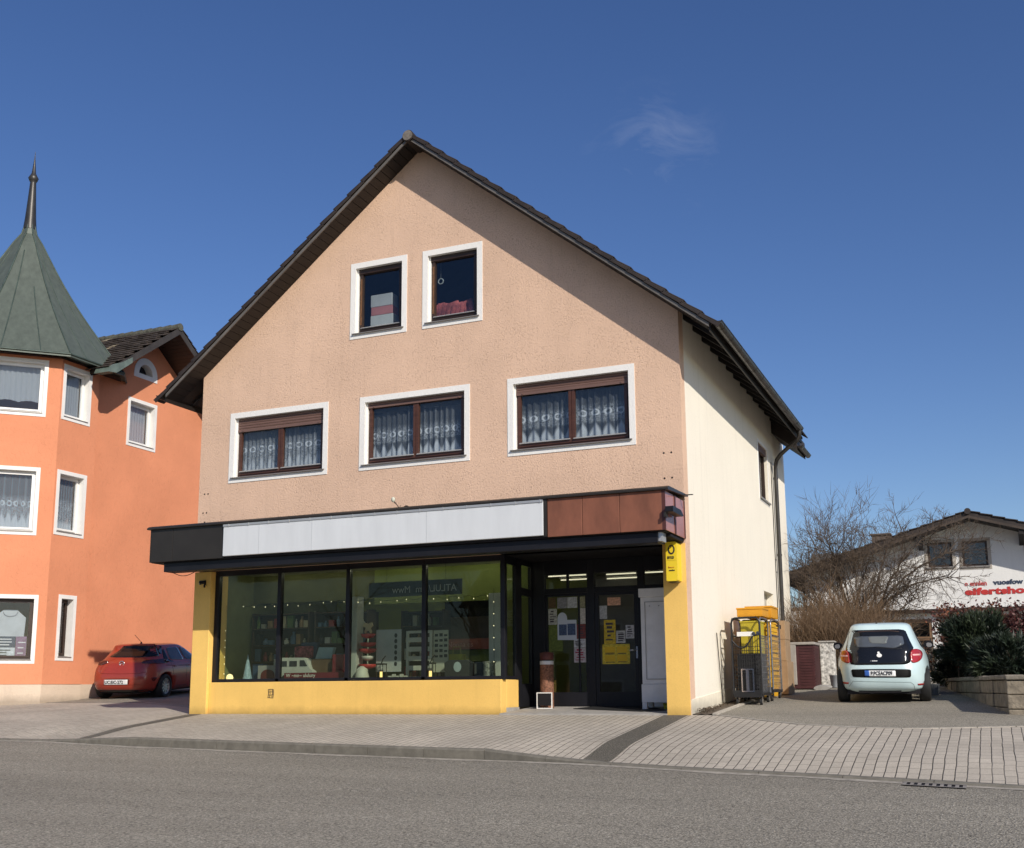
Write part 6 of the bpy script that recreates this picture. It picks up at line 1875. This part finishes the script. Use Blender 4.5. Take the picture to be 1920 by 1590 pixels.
def blade_bush(name, label, ctr, rad, n, seed, mats, ln=(.10,.20), wd=.012, group=None, clumps=40, up=.4, cat='bush', core=None):
    """foliage of many small narrow leaves on short shoots spread through the crown"""
    rng = random.Random(seed)
    t = thing(name, label, cat, (ctr[0], ctr[1], ctr[2]-rad[2]), 0, group)
    C0 = Vector(ctr)
    cl = []
    for k in range(clumps):
        while True:
            v = Vector((rng.uniform(-1,1), rng.uniform(-1,1), rng.uniform(-1,1)))
            if .25 < v.length < 1: break
        v = v*(.80+.3*rng.random())
        cl.append((Vector((v.x*rad[0], v.y*rad[1], v.z*rad[2])), rng.uniform(.13,.30)*max(rad), rng.random()))
    mb = MB()
    for k in range(n):
        c, r, tone = rng.choice(cl)
        o_ = Vector((rng.gauss(0,1), rng.gauss(0,1), rng.gauss(0,1))).normalized()*r*rng.random()**.4
        p = C0+c+o_
        if p.z < C0.z-rad[2]*.98: continue
        out_ = (c+o_*1.6); out_ = out_.normalized() if out_.length > .01 else Vector((0,0,1))
        d = (out_+Vector((rng.gauss(0,.45), rng.gauss(0,.45), up+rng.gauss(0,.35)))).normalized()
        L_ = rng.uniform(*ln); s_ = d.cross(Vector((rng.gauss(0,1), rng.gauss(0,1), rng.gauss(0,1)))).normalized()*wd*rng.uniform(.7,1.3)
        q = p+d*L_
        mb.add([p-s_*.5, p+d*L_*.45-s_, q, p+d*L_*.45+s_], [(0,1,2,3)], 0 if tone+rng.uniform(-.25,.25) < .55 else 1)
    f = mb.build('foliage', mats, t)
    mb = MB()
    for k in range(14):
        c, r, _ = cl[k % len(cl)]
        b_ = Vector((C0.x+rng.gauss(0,.1)*rad[0], C0.y, C0.z-rad[2]))
        mb.tube([b_, b_.lerp(C0+c, .5)+Vector((rng.gauss(0,.04), 0, .05)), C0+c], [.018,.012,.005], 5)
    mb.build('stems', M['bark'], t)
    return t
G1 = pm('dark_needle', (.016,.027,.015), .55, var=.4, vs=6); G2 = pm('mid_needle', (.033,.047,.022), .55, var=.4, vs=6); G3 = pm('needle_tip', (.11,.12,.05), .6, var=.3, vs=6)
blade_bush('evergreen_bush', 'large dark evergreen bush behind the garden wall, right of the mint car', (4.42,4.9,1.22), (.66,.7,.58), 13000, 3, [G1, G2], group=None, clumps=60)
blade_bush('evergreen_bush', 'lower feathery evergreen bush in front, by the end of the garden wall', (4.95,3.2,.88), (.62,.6,.36), 9000, 4, [G1, G2], clumps=46)
blade_bush('evergreen_bush', 'small dim evergreen bush between the mint car and the garden wall', (3.85,6.6,.75), (.40,.5,.40), 4500, 6, [G1, G2], clumps=26)
RL1 = pm('red_leaf', (.085,.022,.018), .6, var=.5, vs=9); RL2 = pm('rust_leaf', (.16,.055,.022), .6, var=.5, vs=9)
def leafy(name, label, ctr, rad, n, seed, mats, stems, cat='bush'):
    rng = random.Random(seed)
    t = thing(name, label, cat, (ctr[0], ctr[1], .4))
    mb = MB(); lf = MB()
    for k in range(stems):
        b_ = Vector((ctr[0]+rng.gauss(0,.25)*rad[0], ctr[1]+rng.gauss(0,.25), .4))
        e = Vector((ctr[0]+rng.uniform(-1,1)*rad[0], ctr[1]+rng.uniform(-1,1)*rad[1], ctr[2]+rng.uniform(-.2,1)*rad[2]))
        m_ = b_.lerp(e, .55)+Vector((rng.gauss(0,.08), 0, .1))
        pts = [b_, m_, e]; mb.tube(pts, [.014,.009,.004], 5)
        for j in range(n//stems):
            f = rng.random()**.6
            p = (m_.lerp(e, f)) if rng.random() > .25 else b_.lerp(m_, .5+.5*f)
            p = p+Vector((rng.gauss(0,.09), rng.gauss(0,.09), rng.gauss(0,.08)))
            d = Vector((rng.gauss(0,1), rng.gauss(0,1), rng.gauss(0,.7)+.3)).normalized(); s_ = d.cross(Vector((rng.gauss(0,1), rng.gauss(0,1), rng.gauss(0,1)))).normalized()
            L_ = rng.uniform(.04,.085)
            lf.add([p, p+d*L_*.5-s_*L_*.36, p+d*L_, p+d*L_*.5+s_*L_*.36], [(0,1,2,3)], 0 if rng.random() < .62 else 1)
    lf.build('foliage', mats, t); mb.build('stems', M['bark'], t)
    return t
leafy('red_leaf_bush', 'bush with rust and dark red leaves above the large evergreen bush', (4.45,6.4,1.50), (.85,.5,.62), 8000, 12, [RL1, RL2], 60)
leafy('red_leaf_bush', 'dark red leaved bush at the right edge behind the evergreens', (5.25,5.8,1.40), (.5,.5,.66), 4000, 15, [RL1, RL1], 34)
leafy('leafless_climber', 'speckled climber with small pale leaves beside the right flank of the mint car', (3.62,7.6,1.0), (.26,.3,.5), 500, 18, [pm('pale_leaf', (.16,.14,.11), .8, var=.5), RL2], 18)
IV = [pm('ivy_leaf', (.045,.055,.03), .6, var=.5, vs=9), pm('ivy_pale', (.12,.11,.07), .7, var=.4)]
leafy('ivy', 'sparse ivy on the pale garden wall behind the maroon bin', (.42,11.6,1.9), (.30,.2,.9), 1500, 19, IV, 22)
# dead leaves and a tuft along the foot of the side wall
mb = MB(); rng = random.Random(8)
for k in range(420):
    y = abs(rng.gauss(.0,.9))+.15; x = .06+.22*rng.random()**1.5
    p = Vector((x, y, base(y)+.03+.03*rng.random()*(1 if y > .6 else 1.8)))
    d = Vector((rng.gauss(0,1), rng.gauss(0,1), rng.gauss(.3,.5))).normalized(); s_ = d.cross(Vector((0,0,1)))
    L_ = rng.uniform(.02,.05); mb.add([p, p+d*L_*.5-s_*L_*.3, p+d*L_, p+d*L_*.5+s_*L_*.3], [(0,1,2,3)])
o_ = mb.build('dead_leaves', pm('dead_leaf', (.09,.06,.035), .9, var=.5, vs=20)); o_['kind'] = 'stuff'; o_['label'] = 'dead leaves along the foot of the cream side wall'; o_['category'] = 'leaves'

# ------------------------------------------------------------ garden wall
gw = thing('garden_wall', 'low rough stone block garden wall with a coping at the right edge of the drive', 'wall', (4.9,.4,0))
rng = random.Random(31)
WST = pm('rough_stone', (.25,.21,.155), .95, var=.4, vs=6, bmp=.9, bs=26, dist=.02)
WCO = pm('weathered_coping', (.24,.21,.165), .95, var=.35, vs=7, bmp=.8, bs=30, dist=.015)
def stone_run(p, q, z0f, ztop, th, blocks, coping):
    p = Vector(p); q = Vector(q); d = q-p; L_ = d.length; d /= L_; nn = Vector((d.y, -d.x))
    s_ = 0; col = 0
    while s_ < L_-.02:
        w_ = min(rng.uniform(.30,.52), L_-s_)
        rows = 3
        z0 = z0f-.12
        for r in range(rows):
            za = z0+(ztop-z0)*r/rows; zb_ = z0+(ztop-z0)*(r+1)/rows-.008
            j = rng.uniform(-.012,.012)
            a, b = p+d*(s_+.004), p+d*(s_+w_-.004)
            o_ = nn*j
            c = [a+o_, b+o_, b-nn*th, a-nn*th]
            blocks.add([(v.x, v.y, za) for v in c]+[(v.x, v.y, zb_) for v in c], BF)
        s_ += w_
    s_ = 0
    while s_ < L_-.02:
        w_ = min(rng.uniform(.5,.75), L_-s_)
        a, b = p+d*(s_+.003), p+d*(s_+w_-.003)
        c = [a+nn*.03, b+nn*.03, b-nn*(th+.03), a-nn*(th+.03)]
        zz_ = ztop+rng.uniform(-.004,.006)
        coping.add([(v.x, v.y, zz_) for v in c]+[(v.x, v.y, zz_+.07) for v in c], BF)
        s_ += w_
bl, cp_ = MB(), MB()
stone_run((3.75,6.6),(4.86,.42), .02, .54, .22, bl, cp_)
b1 = bl.build('stones', WST, gw, bevel=.018); c1 = cp_.build('coping', WCO, gw, bevel=.015)
bl, cp_ = MB(), MB()
stone_run((4.84,.20),(6.6,.10), .0, .53, .24, bl, cp_)
bl.build('stones', WST, gw, bevel=.018); cp_.build('coping', WCO, gw, bevel=.015)
bed = MB(); bed.add([(3.8,6.8,.45),(4.9,.45,.45),(9,.45,.45),(9,18,.5),(3.9,18,.5),(3.3,9,.5)], [(0,1,2,3,4,5)])
bo = bed.build('garden_bed', M['earth']); bo['kind'] = 'structure'
t = thing('garden_lamp', 'low garden lamp with a flat pale disc shade among the evergreens', 'lamp', (5.05,4.0,.5))
mb = MB(); mb.tube([(5.05,4.0,.45),(5.05,4.0,1.12)], .02, 8); mb.build('post', M['bronze'], t)
mb = MB(); mb.lathe([(.20,0),(.19,.02),(.08,.05),(.02,.06)], (5.05,4.0,1.13), 18); mb.build('shade', cpm('pale_shade', (.45,.50,.55), .4), t)
mb = MB(); mb.lathe([(.05,-.06),(.05,-.002)], (5.05,4.0,1.13), 12); mb.build('lamp_body', M['bronze'], t)

# ------------------------------------------------------------ roll cages, crates, boxes and bins by the side wall
CG = pm('grey_steel', (.26,.26,.27), .35, .7, var=.3, vs=8); CB = pm('black_steel', (.02,.02,.022), .4, .3, var=.2)
def cage(name, label, x0, x1, y0, y1, zt, front_net):
    z0 = base(y0)
    t = thing(name, label, 'roll cage', ((x0+x1)/2, (y0+y1)/2, base((y0+y1)/2)), 0, 'roll cages by the cream wall')
    mb = MB(); mb.box(x0, x1, y0, y1, z0+.17, z0+.23); mb.box(x0+.02, x1-.02, y0-.02, y0-.001, z0+.14, z0+.27); mb.build('deck', CB, t, bevel=.006)
    def hoop(xa, ya, xb, yb):
        pts = [(xa,ya,z0+.2),(xa,ya,zt-.12)]
        for k in range(1, 6):
            a = math.pi/2*k/6; pts.append((xa+(xb-xa)*.16*(1-math.cos(a)), ya+(yb-ya)*.16*(1-math.cos(a)), zt-.12+.12*math.sin(a)))
        for k in range(0, 6):
            a = math.pi/2*(1-k/6); pts.append((xb-(xb-xa)*.16*(1-math.cos(a)), yb-(yb-ya)*.16*(1-math.cos(a)), zt-.12+.12*math.sin(a)))
        pts += [(xb,yb,zt-.12),(xb,yb,z0+.2)]
        return pts
    for xx in (x0+.015, x1-.015):
        mb = MB(); mb.tube(hoop(xx, y0+.02, xx, y1-.02), .016, 8)
        for k in range(1, 9):
            z = z0+.25+(1.02)*k/9; mb.tube([(xx,y0+.02,z),(xx,y1-.02,z)], .005, 5)
        for k in range(1, 8):
            y = y0+(y1-y0)*k/8; mb.tube([(xx,y,z0+.22),(xx,y,z0+1.25)], .005, 5)
        mb.tube([(xx,y0+.02,z0+1.26),(xx,y1-.02,z0+1.26)], .010, 6)
        mb.build('side_panel', CG if xx > (x0+x1)/2 else CB, t)
    mb = MB(); mb.tube(hoop(x0+.015, y1-.02, x1-.015, y1-.02), .014, 8)
    for k in range(1, 10): mb.tube([(x0+.02,y1-.02,z0+.22+.13*k),(x1-.02,y1-.02,z0+.22+.13*k)], .005, 5)
    mb.build('back_panel', CB, t)
    if front_net:
        mb = MB(); mb.tube(hoop(x0+.015, y0, x1-.015, y0), .018, 8)
        top = [(x0+.02+(x1-x0-.04)*k/12, y0-.01, z0+1.18-.18*math.sin(math.pi*min(1,k/9))*(1 if k < 9 else 1)+.10*(k/12)) for k in range(13)]
        mb.tube(top, .016, 6)
        for k in range(1, 12): mb.tube([(x0+.02+(x1-x0-.04)*k/12, y0-.004, z0+.23), top[k]], .005, 5)
        for k in range(1, 12):
            z = z0+.24+.075*k; mb.tube([(x0+.02,y0-.004,z),(x1-.02,y0-.004,z)], .006, 5)
        mb.tube([(x0+.02,y0-.01,zt-.22),(x0+.05,y0-.01,zt-.32),(x0+.14,y0-.01,zt-.36)], .008, 6)
        mb.build('front_gate', CB, t)
        mb = MB(); frame_ring(mb, x0+.17, x0+.40, z0+.24, z0+.66, .02, .02, .02, .02, lambda u, v, d: (u, y0-.02+d, v), -.012, .0); mb.prism(rect(x0+.255, x0+.31, z0+.26, z0+.64), lambda u, v, d: (u, y0-.02+d, v), -.01, -.001); mb.build('latch_frame', M['chrome'], t)
        mb = MB(); mb.box(x0+.12, x0+.42, y0-.03, y0-.022, zt-.34, zt-.26); mb.build('label_plate', PAPER, t)
        mb = MB()
        for (cx, cz) in ((x1-.12,zt-.30),(x1-.04,zt-.29)): mb.tube([(cx,y0-.05,cz),(cx,y0-.02,cz)], .034, 12)
        mb.build('lock', M['chrome'], t)
    for (wx, wy) in ((x0+.07,y0+.06),(x1-.05,y0+.05),(x0+.07,y1-.1),(x1-.05,y1-.1)):
        gz_ = base(wy)
        mb = MB(); mb.tube([(wx-.018,wy,gz_+.065),(wx+.018,wy,gz_+.065)], .065, 16); wl = mb.build('castor', M['rubber'], t)
        mb = MB(); mb.tube([(wx-.022,wy,gz_+.065),(wx+.022,wy,gz_+.065)], .034, 12); mb.prism([(wy-.03,gz_+.06),(wy+.03,gz_+.06),(wy+.06,z0+.17),(wy-.05,z0+.17)], lambda u, v, d: (d, u, v), wx+.024, wx+.034); mb.build('fork', M['chrome'], wl)
    return t
cage('roll_cage', 'front steel roll cage with a black mesh gate beside the cream wall', .25, .80, 2.12, 2.95, 1.72, True)
cage('roll_cage', 'second steel roll cage holding yellow crates, behind the front one', .27, .82, 3.08, 4.05, 1.74, False)
YC = pm('yellow_crate', (.72,.40,.015), .45, var=.12, vs=4); OC = pm('orange_crate', (.66,.30,.015), .45, var=.12, vs=4); CD = pm('cardboard', (.33,.22,.125), .85, var=.15, vs=4)
def crate(label, x0, x1, y0, y1, z0, z1, mt, ribs=0, name='crate'):
    t = thing(name, label, 'crate', ((x0+x1)/2, (y0+y1)/2, z0), 0, 'plastic crates in and on the roll cages')
    mb = MB(); mb.box(x0, x1, y0, y1, z0, z0+.02)
    mb.box(x0, x0+.015, y0, y1, z0+.0201, z1); mb.box(x1-.015, x1, y0, y1, z0+.0201, z1); mb.box(x0+.0151, x1-.0151, y0, y0+.015, z0+.0201, z1); mb.box(x0+.0151, x1-.0151, y1-.015, y1, z0+.0201, z1)
    mb.build('tub', mt, t, bevel=.004)
    mb = MB(); frame_ring(mb, x0-.012, x1+.012, y0-.012, y1+.012, .026, .026, .026, .026, lambda u, v, d: (u, v, d), z1+.0005, z1+.03); mb.build('rim', mt, t, bevel=.004)
    if ribs:
        mb = MB()
        for k in range(ribs):
            z = z0+(z1-z0)*(k+.7)/(ribs+.6); mb.box(x1+.0005, x1+.012, y0+.02, y1-.02, z-.008, z+.008); mb.box(x0+.02, x1-.02, y0-.012, y0-.0005, z-.008, z+.008)
        mb.build('ribs', mt, t)
    return t
crate('olive yellow plastic tub on the dark crates in the front roll cage', .40,.74,2.30,2.8,1.07,1.64,pm('olive_yellow', (.46,.36,.02), .5, var=.2),0)
crate('black crate in the bottom of the front roll cage', .33,.74,2.25,2.85,base(2.3)+.24,.69,pm('black_plastic', (.02,.02,.022), .5, var=.3),4)
crate('black crate under the olive yellow tub in the front roll cage', .33,.74,2.25,2.85,.725,1.035,pm('black_plastic', (.02,.02,.022), .5, var=.3),3)
crate('tall stack of ribbed yellow crates in the second roll cage', .33,.78,3.2,3.95,base(3.5)+.25,1.60,YC,13)
crate('orange yellow crate lying on top of the front roll cage', .30,.78,2.5,3.1,1.765,1.90,OC,0)
crate('orange yellow crate on top of the second roll cage, farthest back', .30,.80,3.3,4.0,1.78,1.98,OC,0)
crate('yellow crate behind the second roll cage under the wall niche', .15,.62,4.25,4.9,base(4.4)+.01,1.72,YC,6)
def carton(label, x0, x1, y0, y1, z0, z1, hole=False):
    t = thing('cardboard_box', label, 'box', ((x0+x1)/2, (y0+y1)/2, z0), 0, 'cardboard boxes behind the roll cages')
    mb = MB(); mb.box(x0, x1, y0, y1, z0, z1); mb.build('carton', CD, t, bevel=.006)
    mb = MB(); mb.box(x0+(x1-x0)*.44, x0+(x1-x0)*.54, y0-.001, y1+.001, z1-.06, z1+.001); mb.build('tape', cpm('packing_tape', (.24,.16,.08), .4), t)
    if hole:
        mb = MB(); mb.box(x0+.1, x0+.26, y0-.003, y0-.0005, z1-.17, z1-.09); mb.build('hand_hole', M['black_soft'], t)
z0 = base(5.0)
carton('pale upper cardboard box with a hand hole, topmost of its stack', .46,.80,4.75,5.35,1.42,1.80,True)
carton('middle brown cardboard box of the stack behind the roll cages', .44,.80,4.72,5.3,.98,1.415)
carton('lowest tall cardboard box of the stack behind the roll cages', .42,.83,4.68,5.4,z0+.005,.975)
t = thing('wheelie_bin', 'dark maroon ribbed bin with a pale lid edge beside the cardboard boxes', 'bin', (.95,6.9,base(6.9)))
mb = MB(); mb.box(.62,1.10,6.5,7.3,base(6.5)+.03,1.36)
for k in range(14): mb.box(1.101,1.112,6.52,7.28,.50+.06*k,.53+.06*k); mb.box(.80,1.08,6.488,6.499,.50+.06*k,.53+.06*k)
mb.build('body', pm('maroon_slats', (.07,.022,.022), .5, var=.25, vs=6), t)
mb = MB(); mb.box(.60,1.13,6.46,7.34,1.361,1.42); mb.box(.60,.72,6.46,6.498,.5,1.36); mb.build('lid', pm('pale_lid', (.34,.31,.27), .6, var=.2), t, bevel=.012)
t = thing('stone_post', 'white speckled stone post behind the maroon bin', 'post', (1.25,8.3,base(8.3)))
mb = MB(); mb.box(1.0,1.32,8.1,8.4,base(8.1)-.02,1.46); mb.build('shaft', pm('speckled_white', (.52,.50,.46), .9, var=.75, vs=14, bmp=.5), t, bevel=.02)
mb = MB(); mb.box(.97,1.35,8.07,8.43,1.4601,1.50); mb.build('cap', M['concrete'], t, bevel=.012)
mb = MB(); mb.lathe([(.11,0),(.14,.26),(.15,.27),(.13,.26),(.10,.02)], (1.45,7.2,base(7.2)+.006), 16); solo('bucket', 'grey plastic bucket on the ground in front of the brush hedge', 'bucket', mb, cpm('grey_plastic', (.32,.34,.36), .5))
mb = MB(); mb.prism(rounded([(1.05,0),(1.4,0),(1.42,.08),(1.1,.10)], 2), lambda u, v, d: (u, d, base(d)+v), 6.4, 6.8); solo('slab', 'loose pale stone slab on the ground beside the maroon bin', 'slab', mb, M['concrete'])
mb = MB(); mb.lathe([(.10,0),(.12,.2),(.13,.21),(.1,.2)], (3.58,4.6,base(4.6)+.006), 14); solo('plant_pot', 'dim grey plant pot beside the garden wall right of the mint car', 'pot', mb, cpm('pot_grey', (.10,.11,.12), .6))
# leaning rod at the wall
mb = MB(); mb.tube([(.035,2.2,base(2.2)),(.02,1.98,1.45)], .009, 6); solo('rod', 'thin dark rod leaning against the cream side wall beside the front roll cage', 'rod', mb, M['bronze'])
# wire fence and pale garden wall behind
t = thing('wire_fence', 'thin wire fence with posts in front of the brush hedge', 'fence', (1.6,8.5,.5))
for x in (1.4, 2.0, 3.4):
    mb = MB(); mb.tube([(x,8.5,.45),(x,8.5,1.52)], .016, 6); mb.build('post', M['bronze'], t)
mb = MB()
for z in (1.5, 1.1, .75): mb.tube([(1.3,8.5,z),(3.5,8.5,z+.01)], .006, 5)
for k in range(12): mb.tube([(1.35+.18*k,8.5,.5),(1.35+.18*k,8.5,1.5)], .003, 4)
mb.build('wire', M['bronze'], t)
t = thing('back_wall', 'pale rendered garden wall glimpsed behind the bins at the end of the house', 'wall', (0.2,13,.5))
mb = MB(); mb.box(-1.5,.85,14.8,15.0,.3,2.7); mb.build('masonry', M['white_wall'], t)
mb = MB(); mb.box(-1.55,.9,14.75,15.05,2.701,2.76); mb.build('coping', M['concrete'], t)
# ------------------------------------------------------------ across the street (what the shop glass reflects)
t = thing('opposite_house', 'pale house across the street, only seen mirrored in the shop glass', 'house', (-10, -34, -1.6))
mb = MB(); mb.box(-20, 6, -40, -33, -1.8, 4.6); mb.build('wall', pm('pale_facade', (.42,.41,.39), .9, var=.1), t)
mb = MB(); mb.prism([(-33+.5,4.6),(-36.5,7.6),(-40.5,4.6)], lambda u, v, d: (d, u, v), -20.4, 6.4); mb.build('roof', M['tile'], t)
for k in range(6):
    x = -18+4*k
    for z in (-.5, 2.4):
        mb = MB(); mb.box(x, x+1.3, -33.0, -32.95, z, z+1.4); wn_ = mb.build('window', M['white'], t)
        mb = MB(); mb.box(x+.1, x+1.2, -32.949, -32.94, z+.1, z+1.3); mb.build('pane', M['black'], wn_)
rng = random.Random(2)
for k, (x, y) in enumerate(((-16,-27),(-24,-28))):
    tt = thing('street_tree', ['bare street tree across the road, seen mirrored in the left shop pane','bare street tree farther left across the road, seen only as a reflection'][k], 'tree', (x, y, -1.5))
    mb = MB(); grow(mb, Vector((x, y, -1.6)), Vector((0,0,1)), 7, .16, 3, random.Random(40+k), .12, .12, (9,6,4), .7); mb.build('branches', [M['twig'], M['bark']], tt)
